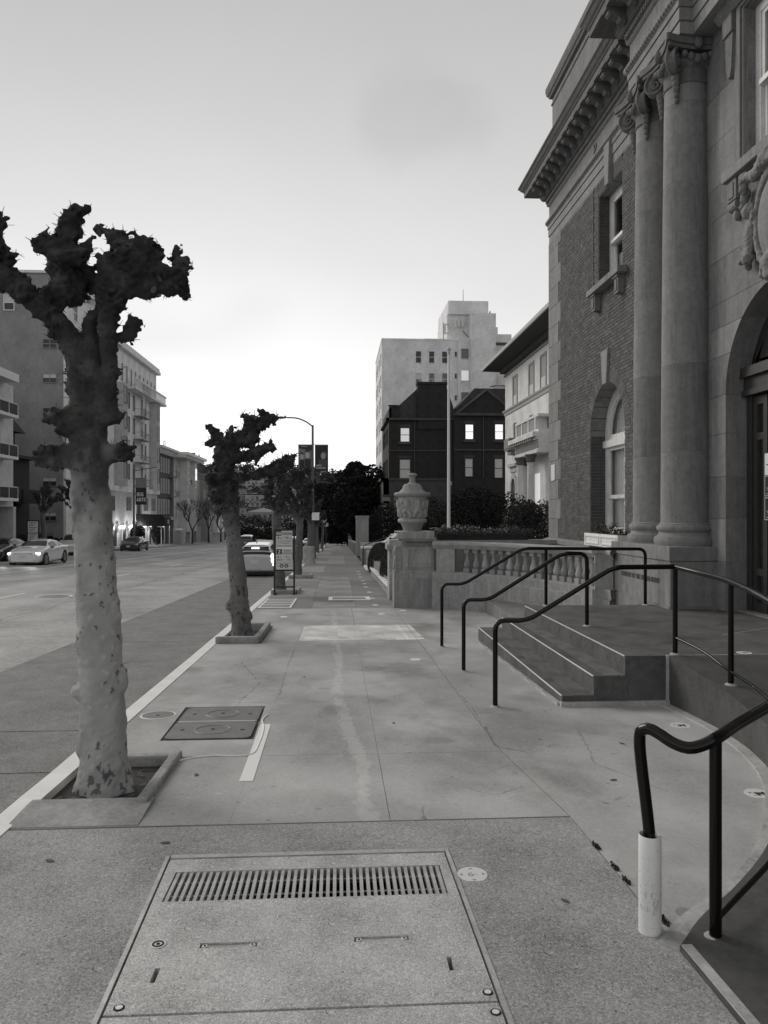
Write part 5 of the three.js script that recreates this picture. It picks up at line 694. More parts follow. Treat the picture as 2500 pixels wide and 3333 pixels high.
const tree1 = plane('nearest pollarded plane tree with pale flaking trunk', [-1.60, -.245, -5.4], T1, C1, { s: 1, h1: .0105, h2: .0135, seed: 2.2, base: .40, dark: .027, lime: 1.35, ax: -.09, yt: 2.05, amp: .045, fq: 9, y0: 3.12, burl: 1, n: 900, len: .034, ys: 2.2, filt: (x, y, z) => fbm3(x * 9, y * 9, z * 9, 2) < .05 });
{ // a few leaves left on the nearest tree
  const spots = [[.11, 3.86, .03, .05], [.41, 3.53, .13, .035], [.345, 3.45, .14, .04], [.41, 3.43, .14, .03], [-.03, 3.86, .02, .045], [.195, 3.79, .03, .035], [-.72, 3.92, .05, .045]];
  const gs = spots.map(([x, y, z, s], i) => { const sh = new THREE.Shape(); sh.moveTo(0, 0); sh.bezierCurveTo(s * .6, s * .3, s * .5, s * .9, 0, s * 1.5); sh.bezierCurveTo(-s * .5, s * .9, -s * .6, s * .3, 0, 0); return new THREE.ShapeGeometry(sh, 5).rotateX(rr(-.7, .5)).rotateZ(rr(-1.2, 1.2)).rotateY(rr(-.8, .8)).translate(x, y - .03, z); });
  const lf = part(tree1, 'last_leaves', gs, M(.08, { r: .7, side: THREE.DoubleSide }));
}
const tree2 = plane('second pollarded plane tree leaning over the kerb', [-1.61, gy(0, -12.97) - .03, -12.97], T2, C2, { s: 1.5, h1: .018, h2: .021, seed: 7.7, base: .17, dark: .028, lime: 1.6, ax: -.1, yt: 2.1, amp: .085, fq: 6, y0: 1.6, n: 620, len: .07, ys: 1.9 });
const tree3 = plane('third plane tree right behind the parking sign board', [-1.69, gy(0, -22.77) - .03, -22.77], T3, C3, { s: 2, h1: .03, h2: .032, seed: 4.1, base: .13, dark: .026, lime: 1.8, ax: -.1, yt: 2.6, amp: .13, fq: 4.4, y0: 2.2, n: 420, len: .1, ys: 2.4 });
tree3.position.x = -1.65;
const t4 = copyOf(tree3, 'plane_tree', 'fourth plane tree with forked limbs beyond the parked hatchback', [-1.61, gy(0, -30.55) - .03, -30.55], 2.3, 1.0);
const t5 = copyOf(tree3, 'plane_tree', 'plane tree with whitewashed trunk base', [-1.7, gy(0, -44.86) - .03, -44.86], 4.2, 1.05);
part(t5, 'whitewash_band', [lathe([[.66, -.02], [.52, .12], [.46, .3], [.45, .7], [.43, 1.0], [.2, 1.02]], 24).scale(.72, 1, .72)], M(.6, { map: rep(tStone, .5), r: .9 }));
copyOf(tree3, 'plane_tree', 'sixth plane tree up the kerb behind the whitewashed one', [-1.8, gy(0, -58.7) - .03, -58.7], 1.2, 1.0); copyOf(tree3, 'plane_tree', 'seventh plane tree up the kerb', [-1.9, gy(0, -72.6) - .03, -72.6], 5.2, 1.08); copyOf(tree3, 'plane_tree', 'farthest small plane tree up the kerb', [-1.95, gy(0, -92) - .03, -92], 3.1, 1.1);
// concrete tree boxes
function treeBox(label, x0, x1, z0, z1, h, pts) {
  const g = thing('tree_box', label, 'tree box', [(x0 + x1) / 2, gy(0, z0), z0], 'concrete kerbs round the street trees');
  part(g, 'soil', [warp(new THREE.PlaneGeometry(x1 - x0, z0 - z1, 40, 50).rotateX(-Math.PI / 2).translate((x0 + x1) / 2, 0, (z0 + z1) / 2), (x, y, z) => [x, gy(0, z) - .055 + .022 * fbm3(x * 9, 1, z * 9, 3), z])], M(.03, { r: 1, map: rep(tAgg, .3) }));
  part(g, 'border', pts, M(.50, { map: rep(tStone, .6), bumpMap: rep(tBump, .3), bumpScale: .002, r: .9 }));
  const lit = []; for (let i = 0; i < 60; i++) { const x = rr(x0, x1), z = rr(z1, z0); lit.push(new THREE.PlaneGeometry(.02, .04).rotateX(-1.4 + rr(-.4, .4)).rotateY(R() * 6).translate(x, gy(0, z) - .035, z)); } part(g, 'leaf_litter', lit, M(.10, { r: .9, side: THREE.DoubleSide }), { kind: 'stuff' });
}
const bord = (x0, x1, z0, z1, h) => sl(rb(x1 - x0, h + .12, Math.abs(z1 - z0), .02, (x0 + x1) / 2, h / 2 - .06, (z0 + z1) / 2));
treeBox('tree box with sloping concrete border round the nearest tree', -1.9, -1.22, -4.95, -5.97, .07, [sl(warp(new THREE.BoxGeometry(.76, .16, .42, 6, 2, 4).translate(-1.55, 0, -4.78), (x, y, z) => [x, y > .02 ? mix(.004, .024, smooth(-4.58, -4.93, z)) : -.16, z])), bord(-1.27, -1.19, -4.90, -5.98, .05), bord(-1.9, -1.25, -5.90, -6.0, .03)]);
treeBox('low concrete box round the foot of the second tree', -1.9, -1.25, -12.25, -14.05, .1, [bord(-1.92, -1.24, -12.15, -12.27, .1), bord(-1.32, -1.22, -12.2, -14.1, .11), bord(-1.9, -1.24, -14.02, -14.12, .1)]);
treeBox('dark tree box behind the sign board', -1.92, -1.2, -22.2, -23.6, .1, [bord(-1.92, -1.15, -22.1, -22.22, .12), bord(-1.22, -1.12, -22.1, -23.6, .12)]);
treeBox('dark tree box of the fourth tree', -1.9, -1.05, -29.9, -31.2, .1, [bord(-1.92, -1.05, -29.85, -29.97, .14), bord(-1.12, -1.02, -29.9, -31.2, .14)]);
for (const [x, z, s, where] of [[-1.0, -5.5, .03, 'right of the nearest tree box'], [.5, -6.9, .025, 'right of the pale streak'], [1.9, -5.2, .03, 'on the court below the near sticker'], [-.4, -9.2, .03, 'beyond the meter lids'], [2.3, -6.1, .03, 'on the court before the near step end'], [-.95, -4.3, .03, 'at the far left corner of the vault cover'], [1.05, -3.5, .025, 'right of the 6 ft sticker'], [-1.5, -4.1, .03, 'in front of the nearest tree box']]) { const sh = new THREE.Shape(); sh.moveTo(0, -s); sh.bezierCurveTo(s * .8, -s * .3, s * .5, s * .6, 0, s); sh.bezierCurveTo(-s * .6, s * .5, -s * .7, -s * .4, 0, -s); const g = warp(new THREE.ShapeGeometry(sh, 5), (a, b, c) => [a, b, c + 6 * a * a + 3 * b * b]).rotateX(-Math.PI / 2).rotateY(x * 7 + z).translate(x, gy(0, z) + .003, z); solo('fallen_leaf', 'small dry dark leaf ' + where, 'leaf', [g], M(.09, { r: .9, side: THREE.DoubleSide }), 'scattered dry leaves'); }
// bare winter trees across the street
function bare(label, at, h, sd, mat = mTwig) {
  const g = thing('bare_tree', label, 'tree', [0, 0, 0], 'bare winter trees across the street'); seed = sd; const tr = [], tw = [];
  const grow = (p, d, l, r, n) => { const q = [p[0] + d.x * l, p[1] + d.y * l, p[2] + d.z * l]; (n > 3 ? tr : tw).push(rod(p, q, r, r * .68, n > 3 ? 7 : 4)); if (!n) return; const k = n > 4 ? 3 : 2 + (R() < .4 ? 1 : 0); for (let i = 0; i < k; i++) { const e = d.clone().add(V(rr(-.75, .75), rr(-.15, .45), rr(-.75, .75))).normalize(); grow(q, e, l * rr(.66, .86), r * .62, n - 1); } };
  grow([0, 0, 0], V(0, 1, 0), h * .25, h * .022, 6); part(g, 'trunk', tr, mat); part(g, 'twigs', tw, mat, { kind: 'stuff' }); g.position.set(...at); return g;
}

// ---------- street furniture ----------
function signTex(w, h, draw) { const c = document.createElement('canvas'); c.width = w; c.height = h; const x = c.getContext('2d'); draw(x); const t = new THREE.CanvasTexture(c); t.colorSpace = THREE.SRGBColorSpace; t.anisotropy = 8; return t; }
function printed(parent, name, w, h, d, tx, pos, ry, back) { const mt = M(1, { r: .55 }); mt.map = tx; const o = setup(new THREE.Mesh(new THREE.BoxGeometry(w, h, d), [back, back, back, back, mt, back])); o.name = name; o.position.set(...pos); o.rotation.y = ry; parent.add(o); return o; }
{
  const z = -21.8, y0 = gy(0, z), g = thing('parking_sign_board', 'freestanding no parking notice board on black frame', 'sign', [-1.5, y0, z]);
  const mF = M(.02, { r: .5 });
  for (const x of [-1.785, -1.235]) part(g, 'post', [bb(x - .025, x + .025, y0 - .01, 1.21, z + .03, z - .02)], mF);
  for (const [a, b] of [[1.16, 1.21], [.03, .08]]) part(g, 'cross_bar', [bb(-1.76, -1.26, a, b, z + .025, z - .015)], mF); part(g, 'foot_frame', [bb(-1.76, -1.26, y0 + .18, y0 + .22, z - .28, z - .31), bb(-1.785, -1.75, y0, y0 + .04, z, z - .3), bb(-1.27, -1.235, y0, y0 + .04, z, z - .3)], mF);
  const ink = '#2a2a2a', tx = signTex(512, 1280, x => {
    x.fillStyle = '#d2d2d2'; x.fillRect(0, 0, 512, 1280); x.fillStyle = ink; x.fillRect(0, 0, 168, 168); x.textAlign = 'center'; x.textBaseline = 'middle';
    const T = (s, px, py, f, mw) => { x.font = f; x.fillText(s, px, py, mw); };
    x.fillStyle = '#e8e8e8'; T('NO', 84, 90, 'bold 150px sans-serif', 150); x.fillStyle = ink; T('PARKING', 344, 96, 'bold 120px sans-serif', 320);
    T('8', 70, 232, 'bold 104px sans-serif'); T('AM', 150, 250, 'bold 46px sans-serif'); T('TO', 230, 218, 'bold 34px sans-serif'); T('10', 330, 232, 'bold 104px sans-serif'); T('AM', 450, 250, 'bold 46px sans-serif');
    x.fillStyle = '#555555'; T('1ST AND 3RD THURSDAY', 256, 340, 'bold 50px sans-serif', 440); T('OF THE MONTH', 256, 408, 'bold 50px sans-serif', 330); x.fillStyle = ink; T('STREET CLEANING', 256, 500, 'bold 52px sans-serif', 450);
    x.fillStyle = '#f2f2f2'; x.fillRect(0, 545, 512, 50); x.fillStyle = '#3c3c3c'; x.fillRect(14, 606, 170, 170); x.fillStyle = '#efefef'; T('2', 98, 696, 'bold 150px sans-serif'); x.fillStyle = '#4d4d4d'; T('HOUR', 350, 660, 'bold 78px sans-serif'); T('PARKING', 350, 742, 'bold 74px sans-serif', 300);
    T('8', 66, 860, 'bold 96px sans-serif'); T('AM', 140, 876, 'bold 44px sans-serif'); T('TO', 250, 826, 'bold 32px sans-serif'); T('6', 330, 860, 'bold 96px sans-serif'); T('PM', 410, 876, 'bold 44px sans-serif'); T('MON', 110, 962, 'bold 74px sans-serif'); x.fillRect(214, 956, 70, 8); T('FRI', 400, 962, 'bold 74px sans-serif');
    x.fillRect(0, 1040, 512, 5); T('EXCEPT VEHICLES WITH AREA', 256, 1076, 'bold 30px sans-serif', 470); x.fillStyle = ink; for (const [c, s] of [[170, 'G'], [318, 'K']]) { x.beginPath(); x.arc(c, 1160, 62, 0, 7); x.fill(); } x.fillStyle = '#efefef'; T('G', 170, 1166, 'bold 88px sans-serif'); T('K', 318, 1166, 'bold 88px sans-serif'); x.fillStyle = '#555555'; T('AND', 50, 1160, 'bold 30px sans-serif'); T('PERMIT', 448, 1160, 'bold 30px sans-serif');
  });
  printed(g, 'sign_plate', .46, 1.09, .012, tx, [-1.49 + 1.5 - .02, .625 - y0, .035], 0, M(.6, { r: .5 }));
}
{
  const z = -55, x = -1.8, y0 = gy(0, z), g = thing('street_lamp', 'tall street lamp with curved arm and two hanging banners', 'street lamp', [x, y0, z]);
  const mP = M(.10, { r: .5 });
  part(g, 'pole', [cy(.075, .12, 7.9 - y0, x, (7.9 + y0) / 2, z, 14), cy(.2, .24, .5, x, y0 + .25, z, 14)], mP);
  part(g, 'arm', [new THREE.TubeGeometry(new THREE.CatmullRomCurve3([[x, 7.8, z], [x - .5, 8.15, z], [x - 1.1, 8.38, z], [x - 1.9, 8.43, z]].map(p => V(...p))), 24, .05, 8)], mP);
  part(g, 'lamp_head', [new THREE.SphereGeometry(.3, 16, 10).scale(1.25, .3, .6).translate(x - 2.25, 8.42, z), cy(.06, .06, .12, x - 1.95, 8.5, z)], mP);
  part(g, 'banner_bracket', [bb(x - 1.05, x + 1.12, 6.49, 6.52, z - .02, z + .02), bb(x - 1.05, x + 1.12, 4.5, 4.53, z - .02, z + .02)], mP);
  const oval = (q, a, b, c, d, s) => { q.fillStyle = s; q.beginPath(); q.ellipse(a, b, c, d, 0, 0, 7); q.fill(); };
  const t1 = signTex(256, 512, q => { q.fillStyle = '#2b2b2b'; q.fillRect(0, 0, 256, 512); q.fillStyle = '#777777'; q.beginPath(); q.moveTo(0, 60); q.lineTo(256, 110); q.lineTo(256, 420); q.lineTo(0, 420); q.fill(); oval(q, 70, 220, 34, 46, '#a8a8a8'); oval(q, 175, 190, 42, 56, '#b4b4b4'); q.fillStyle = '#222222'; q.beginPath(); q.moveTo(20, 160); q.lineTo(120, 180); q.lineTo(60, 130); q.fill(); q.beginPath(); q.moveTo(110, 120); q.lineTo(240, 140); q.lineTo(170, 90); q.fill(); q.fillRect(24, 280, 90, 140); q.fillRect(120, 262, 120, 160); q.fillStyle = '#cfcfcf'; q.font = 'bold 22px sans-serif'; q.fillText('BROADWAY', 50, 36); });
  const t2 = signTex(256, 512, q => { q.fillStyle = '#1c1c1c'; q.fillRect(0, 0, 256, 512); oval(q, 170, 190, 62, 70, '#5a5a5a'); oval(q, 158, 206, 44, 58, '#9a9a9a'); q.fillStyle = '#4a4a4a'; q.fillRect(70, 270, 160, 130); q.fillStyle = '#d8d8d8'; q.font = 'bold 44px sans-serif'; q.fillText('ARTS', 24, 400); q.font = 'bold 38px sans-serif'; q.fillText('ACADEMIC', 24, 442, 205); q.font = 'bold 20px sans-serif'; q.fillText('BROADWAY', 110, 500); });
  const bk = M(.06, { r: .8 }); printed(g, 'banner', .95, 1.96, .01, t1, [-.55, 5.505 - y0, 0], 0, bk).userData = { label: 'banner with people in square caps' }; printed(g, 'banner', .95, 1.96, .01, t2, [.63, 5.505 - y0, 0], 0, bk).userData = { label: 'dark banner with portrait and white lettering' };
}
{
  const x = -22, z = -166, y0 = gy(x, z), g = thing('street_lamp', 'distant street lamp with short arm across the street', 'street lamp', [x, y0, z]);
  part(g, 'pole', [cy(.1, .16, 10.2, x, y0 + 5.1, z, 10)], M(.35, { r: .6 })); part(g, 'arm', [tubeC(path([[x, y0 + 10, z], [x + 1.4, y0 + 10.3, z], [x + 4, y0 + 10.3, z]], .6), .07, 20, 6)], M(.35)); part(g, 'lamp_head', [bx(1, .2, .35, x + 4.2, y0 + 10.3, z)], M(.4));
  const p = -21.9, q = -84, h0 = gy(p, q), b = thing('street_lamp', 'lamp post across the street with dark banner beside first trunk', 'street lamp', [p, h0, q]);
  part(b, 'pole', [cy(.08, .13, 8.4, p, h0 + 4.2, q, 10)], M(.12)); part(b, 'arm', [tubeC(path([[p, h0 + 8.3, q], [p + 2.4, h0 + 8.7, q]], .1), .05, 8, 6)], M(.12));
  const tx = signTex(256, 512, c => { c.fillStyle = '#222222'; c.fillRect(0, 0, 256, 512); c.fillStyle = '#777777'; c.fillRect(0, 0, 256, 190); c.fillStyle = '#dddddd'; c.font = 'bold 96px sans-serif'; c.fillText('BIG', 24, 350); c.fillText('ARTS', 24, 450, 216); }); printed(b, 'banner', 1.15, 2.9, .01, tx, [.75, 6.1, 0], 0, M(.05, { r: .8 }));
}
for (const [l, z, k] of [['thin kerb sign pole with round arrow plate', -78, 0], ['thin kerb pole with small blank plate', -100, 1]]) { const x = -1.55, y0 = gy(0, z), g = thing('sign_pole', l, 'sign', [x, y0, z]); part(g, 'pole', [cy(.05, .05, 3, x, y0 + 1.5, z, 8)], M(.08)); part(g, 'plate', k ? [bx(.6, .5, .02, x, y0 + 3.0, z + .05)] : [cy(.42, .42, .02, 0, 0, 0, 20).rotateX(Math.PI / 2).translate(x, y0 + 3.3, z + .06)], M(.45, { r: .5 })); }
solo('paper_notice', 'torn white paper notice fixed to a kerb tree', 'notice', [warp(new THREE.PlaneGeometry(.42, .44, 6, 6), (x, y, z) => [x + (y > .15 ? .02 : 0), y, .02 * Math.sin(x * 9 + y * 5)]).translate(-1.28, gy(0, -44) + 2.75, -44.1)], M(.85, { r: .9, side: THREE.DoubleSide }));
{ // portable toilet, site sign and awning-side bits across the street
  const x = -22.9, z = -112, y0 = gy(x, z), g = thing('portable_toilet', 'grey portable toilet on the far pavement', 'portable toilet', [x, y0, z]); const m = M(.26, { r: .6 });
  part(g, 'cabin', [rb(1.25, 2.1, 1.2, .05, x, y0 + 1.05, z)], m); part(g, 'roof', [new THREE.SphereGeometry(.72, 16, 10).scale(.95, .35, .9).translate(x, y0 + 2.1, z)], M(.55, { r: .5 })); const d = part(g, 'door', [ext([[-.45, 0], [.45, 0], [.45, 1.7], [.25, 1.95], [-.25, 1.95], [-.45, 1.7]], .03).translate(x, y0 + .08, z + .6)], M(.19, { r: .6 })); part(d, 'vent', [bx(.35, .06, .02, x, y0 + 1.85, z + .635)], mDark);
  const sx = -23.3, sz = -103, sy = gy(sx, sz), s = thing('property_sign', 'tall white property sign on a post across the street', 'sign', [sx, sy, sz]); part(s, 'post', [bx(.12, 3.6, .1, sx, sy + 1.8, sz)], M(.5)); const tx = signTex(128, 256, c => { c.fillStyle = '#c8c8c8'; c.fillRect(0, 0, 128, 256); c.fillStyle = '#555555'; for (let i = 0; i < 6; i++) c.fillRect(16, 20 + i * 38, 96 - (i % 3) * 22, 14); }); printed(s, 'plate', .95, 1.6, .04, tx, [0, 3.2, .08], 0, M(.6));
  const rx = -23.2, rz = -60, ry = gy(rx, rz), r = thing('property_sign', 'square framed notice board behind the white coupe', 'sign', [rx, ry, rz]); part(r, 'frame', [bb(rx - .45, rx - .38, ry, ry + 2.5, rz, rz - .05), bb(rx + .38, rx + .45, ry, ry + 2.5, rz, rz - .05), bb(rx - .45, rx + .45, ry + 2.45, ry + 2.52, rz, rz - .05)], mDark); printed(r, 'plate', .74, .85, .03, tx, [0, 2.0, 0], 0, M(.5)); printed(r, 'plate', .74, .8, .03, tx, [0, 1.1, 0], 0, M(.5));
}
// ---------- cars ----------
const mTyre = M(.015, { r: .9 }), mRim = M(.45, { r: .3, m: .6 }), mCarGlass = M(.012, { r: .12 }), mPlate = M(.6, { r: .6 }), mBlackPl = M(.015, { r: .5 }), mChrome = M(.7, { r: .2, m: .8 });
const mHead = M(.9, { e: 6, r: .2 }), mTailOn = M(.9, { e: 3, r: .3 }), mTail = M(.10, { r: .2 }), mHeadOff = M(.45, { r: .1 });
const KEYS = {
  coupe: { L: 4.7, k: [[0, .26, .60, .66, .62, .56], [.035, .19, .74, .80, .83, .74], [.19, .17, .89, .94, .91, .80], [.27, .17, .93, .99, .92, .76], [.42, .17, .91, 1.33, .92, .60], [.55, .17, .94, 1.39, .92, .58], [.70, .17, .96, 1.32, .925, .58], [.86, .18, .97, 1.06, .91, .66], [.96, .25, .93, .98, .86, .70], [1, .32, .80, .84, .72, .62]], glass: [[.30, .86], [.285, .42], [.70, .88]], wheels: [.185, .79], wr: .335 },
  hatch: { L: 4.45, k: [[0, .26, .52, .56, .52, .48], [.05, .2, .68, .74, .76, .66], [.17, .19, .88, .95, .85, .72], [.24, .19, .93, 1.04, .87, .70], [.42, .19, .95, 1.44, .875, .60], [.55, .19, .97, 1.49, .875, .58], [.78, .19, 1.0, 1.42, .87, .57], [.90, .21, 1.02, 1.30, .86, .60], [.97, .28, .98, 1.12, .83, .66], [1, .36, .86, .92, .76, .64]], glass: [[.24, .86], [.24, .42], [.80, .955]], wheels: [.19, .79], wr: .32 },
  suv: { L: 4.75, k: [[0, .35, .70, .78, .68, .62], [.04, .28, .85, .93, .86, .78], [.20, .27, 1.0, 1.06, .93, .82], [.26, .27, 1.03, 1.12, .94, .78], [.38, .27, 1.06, 1.64, .945, .68], [.55, .27, 1.08, 1.71, .945, .67], [.80, .27, 1.1, 1.68, .94, .66], [.93, .3, 1.1, 1.55, .92, .68], [.98, .36, 1.05, 1.2, .88, .76], [1, .45, .9, .98, .82, .74]], glass: [[.28, .90], [.26, .38], [.90, .975]], wheels: [.18, .80], wr: .37 },
};
function car(kind, label, paint, at, turn, o = {}) {
  const K = KEYS[kind], g = thing('parked_car', label, o.cat || 'car', [0, 0, 0], o.group); g.name = num(o.name || 'parked_car'); taken['parked_car']--; const L = K.L;
  const at_ = s => { let i = 0; while (i < K.k.length - 2 && s > K.k[i + 1][0]) i++; const a = K.k[i], b = K.k[i + 1], t = Math.min(1, Math.max(0, (s - a[0]) / (b[0] - a[0]))), e = t * t * (3 - 2 * t) * .45 + t * .55; return a.map((v, j) => mix(v, b[j], e)); };
  const secP = s => { const [, yb, ybe, yt, wb, wt] = at_(s), gh = yt - ybe; return [[0, yb], [wb * .86, yb], [wb * .96, yb + .10], [wb, mix(yb, ybe, .5)], [wb * .995, ybe - .06], [wb * .97, ybe], [mix(wb * .97, wt, .5) + .01, ybe + gh * .5], [wt + .02, ybe + gh * .86], [wt * .86, yt - .006], [wt * .5, yt + .012], [0, yt + .016]]; };
  const surf = (s, t, off = 0) => { const P = secP(s), q = t * 10, i = Math.min(9, Math.floor(q)), f = q - i, a = P[i], b = P[i + 1]; const nx = b[1] - a[1], ny = a[0] - b[0], l = Math.hypot(nx, ny) || 1; return [mix(a[0], b[0], f) + nx / l * off, mix(a[1], b[1], f) + ny / l * off, (s - .5) * L]; };
  const skin = (s0, s1, ns, t0, t1, nt, off, mir) => { const pos = [], idx = []; for (let i = 0; i <= ns; i++) for (let j = 0; j <= nt; j++) { const p = surf(mix(s0, s1, i / ns), mix(t0, t1, j / nt), off); pos.push(mir ? -p[0] : p[0], p[1], p[2]); } for (let i = 0; i < ns; i++) for (let j = 0; j < nt; j++) { const a = i * (nt + 1) + j, b = a + nt + 1; mir ? idx.push(a, b, b + 1, a, b + 1, a + 1) : idx.push(a, b + 1, b, a, a + 1, b + 1); } const q = new THREE.BufferGeometry(); q.setAttribute('position', new THREE.Float32BufferAttribute(pos, 3)); q.setIndex(idx); q.computeVertexNormals(); return q; };
  const cap = s => { const P = secP(s), pts = [...P.map(p => [p[0], p[1]]), ...P.slice(1, -1).reverse().map(p => [-p[0], p[1]])]; return new THREE.ShapeGeometry(shp(pts)).translate(0, 0, (s - .5) * L); };
  part(g, 'body', [skin(0, 1, 60, 0, 1, 30, 0, false), skin(0, 1, 60, 0, 1, 30, 0, true), cap(.0005).rotateY(0), cap(.9995)], paint);
  const [gs, ws, rs] = K.glass; const mid = (gs[0] + gs[1]) / 2 + .01;
  for (const mir of [false, true]) { part(g, 'side_window', [skin(gs[0] + .055, mid - .012, 12, .525, .685, 4, .006, mir)], mCarGlass); part(g, 'side_window', [skin(mid + .012, gs[1] - .055, 12, .525, .685, 4, .006, mir)], mCarGlass); }
  part(g, 'windscreen', [skin(ws[0] + .012, ws[1] - .012, 10, .73, 1, 6, .007, false), skin(ws[0] + .012, ws[1] - .012, 10, .73, 1, 6, .007, true)], mCarGlass);
  part(g, 'rear_window', [skin(rs[0] + .01, rs[1] - .01, 10, .74, 1, 6, .007, false), skin(rs[0] + .01, rs[1] - .01, 10, .74, 1, 6, .007, true)], mCarGlass);
  for (const w of K.wheels) for (const sx of [-1, 1]) { const zz = (w - .5) * L, hw = at_(w)[4]; const ar = part(g, 'wheel_arch', [cy(K.wr + .055, K.wr + .055, .05, 0, 0, 0, 28).rotateZ(Math.PI / 2).translate(sx * (hw - .018), K.wr + .02, zz)], mBlackPl); const wh = part(g, 'wheel', [new THREE.TorusGeometry(K.wr - .06, .065, 10, 28).rotateY(Math.PI / 2).scale(1.5, 1, 1).translate(sx * (hw - .07), K.wr, zz)], mTyre); part(wh, 'rim', [cy(K.wr - .1, K.wr - .1, .06, 0, 0, 0, 24).rotateZ(Math.PI / 2).translate(sx * (hw - .02), K.wr, zz)], mRim); part(wh, 'spokes', [0, 1, 2, 3, 4].map(k => bx(.012, K.wr * .5, .07, 0, K.wr * .36, 0).rotateX(k * 1.2566 + .3).translate(sx * (hw + .014), K.wr, zz)), M(.16, { r: .4, m: .4 })); }
  part(g, 'underside', [bx(1.5, .12, L * .86, 0, .2, 0)], mBlackPl);
  const yF = at_(.035), yR = at_(.975);
  for (const sx of [-1, 1]) { part(g, 'headlight', [new THREE.SphereGeometry(.5, 14, 8).scale(.42, .17, .25).translate(sx * yF[4] * .80, yF[2] - .06, -.46 * L)], o.lit ? mHead : mHeadOff); part(g, 'tail_light', [kind === 'hatch' ? new THREE.SphereGeometry(.5, 12, 8).scale(.24, .56, .22).translate(sx * yR[4] * .93, yR[2] - .17, .478 * L) : new THREE.SphereGeometry(.5, 12, 8).scale(.40, .13, .16).translate(sx * yR[4] * .82, yR[2] - .07, .478 * L)], o.brake && sx === o.brake ? mTailOn : mTail); part(g, 'wing_mirror', [new THREE.SphereGeometry(.11, 10, 8).scale(1, .65, .6).translate(sx * (.98), at_(.34)[2] + .06, (.33 - .5) * L)], o.mirror || paint); part(g, 'door_handle', [bx(.02, .03, .16, sx * (at_(.5)[4] + .005), at_(.5)[2] - .12, .06 * L), bx(.02, .03, .16, sx * (at_(.68)[4] + .002), at_(.68)[2] - .12, .24 * L)], mBlackPl); }
  part(g, 'grille', [rb(.95, .26, .06, .02, 0, yF[2] - .17, -.492 * L)], mBlackPl); part(g, 'lower_intake', [rb(1.3, .12, .08, .02, 0, yF[1] + .12, -.475 * L)], mBlackPl);
  part(g, 'number_plate', [bx(.34, .15, .02, 0, yF[2] - .2, -.5 * L - .005)], mPlate); part(g, 'number_plate', [bx(.34, .16, .02, 0, kind === 'hatch' ? .72 : yR[2] - .2, .5 * L + (kind === 'hatch' ? .0 : 0))], mPlate);
  if (kind === 'hatch') { part(g, 'rear_bumper', [rb(1.62, .26, .22, .06, 0, .45, .475 * L)], paint); part(g, 'rear_reflector', [bx(.5, .03, .02, 0, .42, .5 * L + .012)], mChrome); part(g, 'rear_spoiler', [rb(1.12, .04, .3, .015, 0, 1.36, .36 * L)], paint); part(g, 'high_brake_light', [bx(.34, .035, .03, 0, 1.30, .40 * L + .1)], mTailOn); part(g, 'lower_rear_window', [skin(.958, .985, 4, .6, 1, 8, .008, false), skin(.958, .985, 4, .6, 1, 8, .008, true)], mCarGlass); part(g, 'badge_ring', [new THREE.TorusGeometry(.05, .01, 6, 20).scale(1.3, 1, 1).translate(0, .93, .5 * L + .0)], mChrome); }
  if (o.antenna) part(g, 'antenna', [new THREE.ConeGeometry(.03, .12, 8).translate(0, 1.55, .3 * L)], mBlackPl);
  g.position.set(...at); g.rotation.y = turn; return g;
}
const CP = (v, r = .3) => M(v, { phys: true, r, clearcoat: 1, clearcoatRoughness: .05 });
const road_y = (x, z) => gy(x, z) - .13;
car('hatch', 'silver hatchback parked at the kerb with lit brake lights', CP(.52), [-3.62, road_y(-3.62, -35.9), -35.9], 0, { brake: 1, antenna: true, group: 'cars at the near kerb' });
car('suv', 'dark parked car half hidden behind the kerb trees', CP(.05), [-3.5, road_y(-3.5, -58), -58], 0, { group: 'cars at the near kerb' });
const wc = car('coupe', 'white coupe driving this way with headlights on', CP(.72), [-16.8, road_y(-16.8, -44.4), -44.4], Math.PI, { lit: true, name: 'white_coupe', mirror: CP(.05) });
car('coupe', 'dark parked car beside the white coupe', CP(.03), [-20.5, road_y(-20.5, -48.5), -48.5], Math.PI, { group: 'cars at the far kerb' });
car('suv', 'white van-like parked car showing past the first trunk', CP(.6), [-20.4, road_y(-20.4, -61.5), -61.5], Math.PI, { group: 'cars at the far kerb' });
car('coupe', 'black parked sedan in front of the awning', CP(.02), [-20.0, road_y(-20, -77), -77], Math.PI, { group: 'cars at the far kerb' });
car('suv', 'white car parked in the driveway past the urn', CP(.75), [4.6, gy(0, -58) + .1, -58], Math.PI / 2, { name: 'driveway_car' });
car('suv', 'distant dark car going downhill behind the second tree', CP(.04), [-11.2, road_y(-11.2, -96), -96], 0, { name: 'distant_car' });
car('coupe', 'pale car far down the right of the roadway', CP(.5), [-3.6, road_y(-3.6, -98), -98], 0, { name: 'distant_car' });
for (const sx of [-.75, .75]) { const l = new THREE.SpotLight(0xffffff, 9, 26, .5, .6, 2); l.position.set(-16.8 + sx, road_y(-16.8, -42) + .66, -41.85); l.target.position.set(-16.8 + sx, road_y(-16.8, -30) + .1, -31); l.castShadow = true; scene.add(l, l.target); }

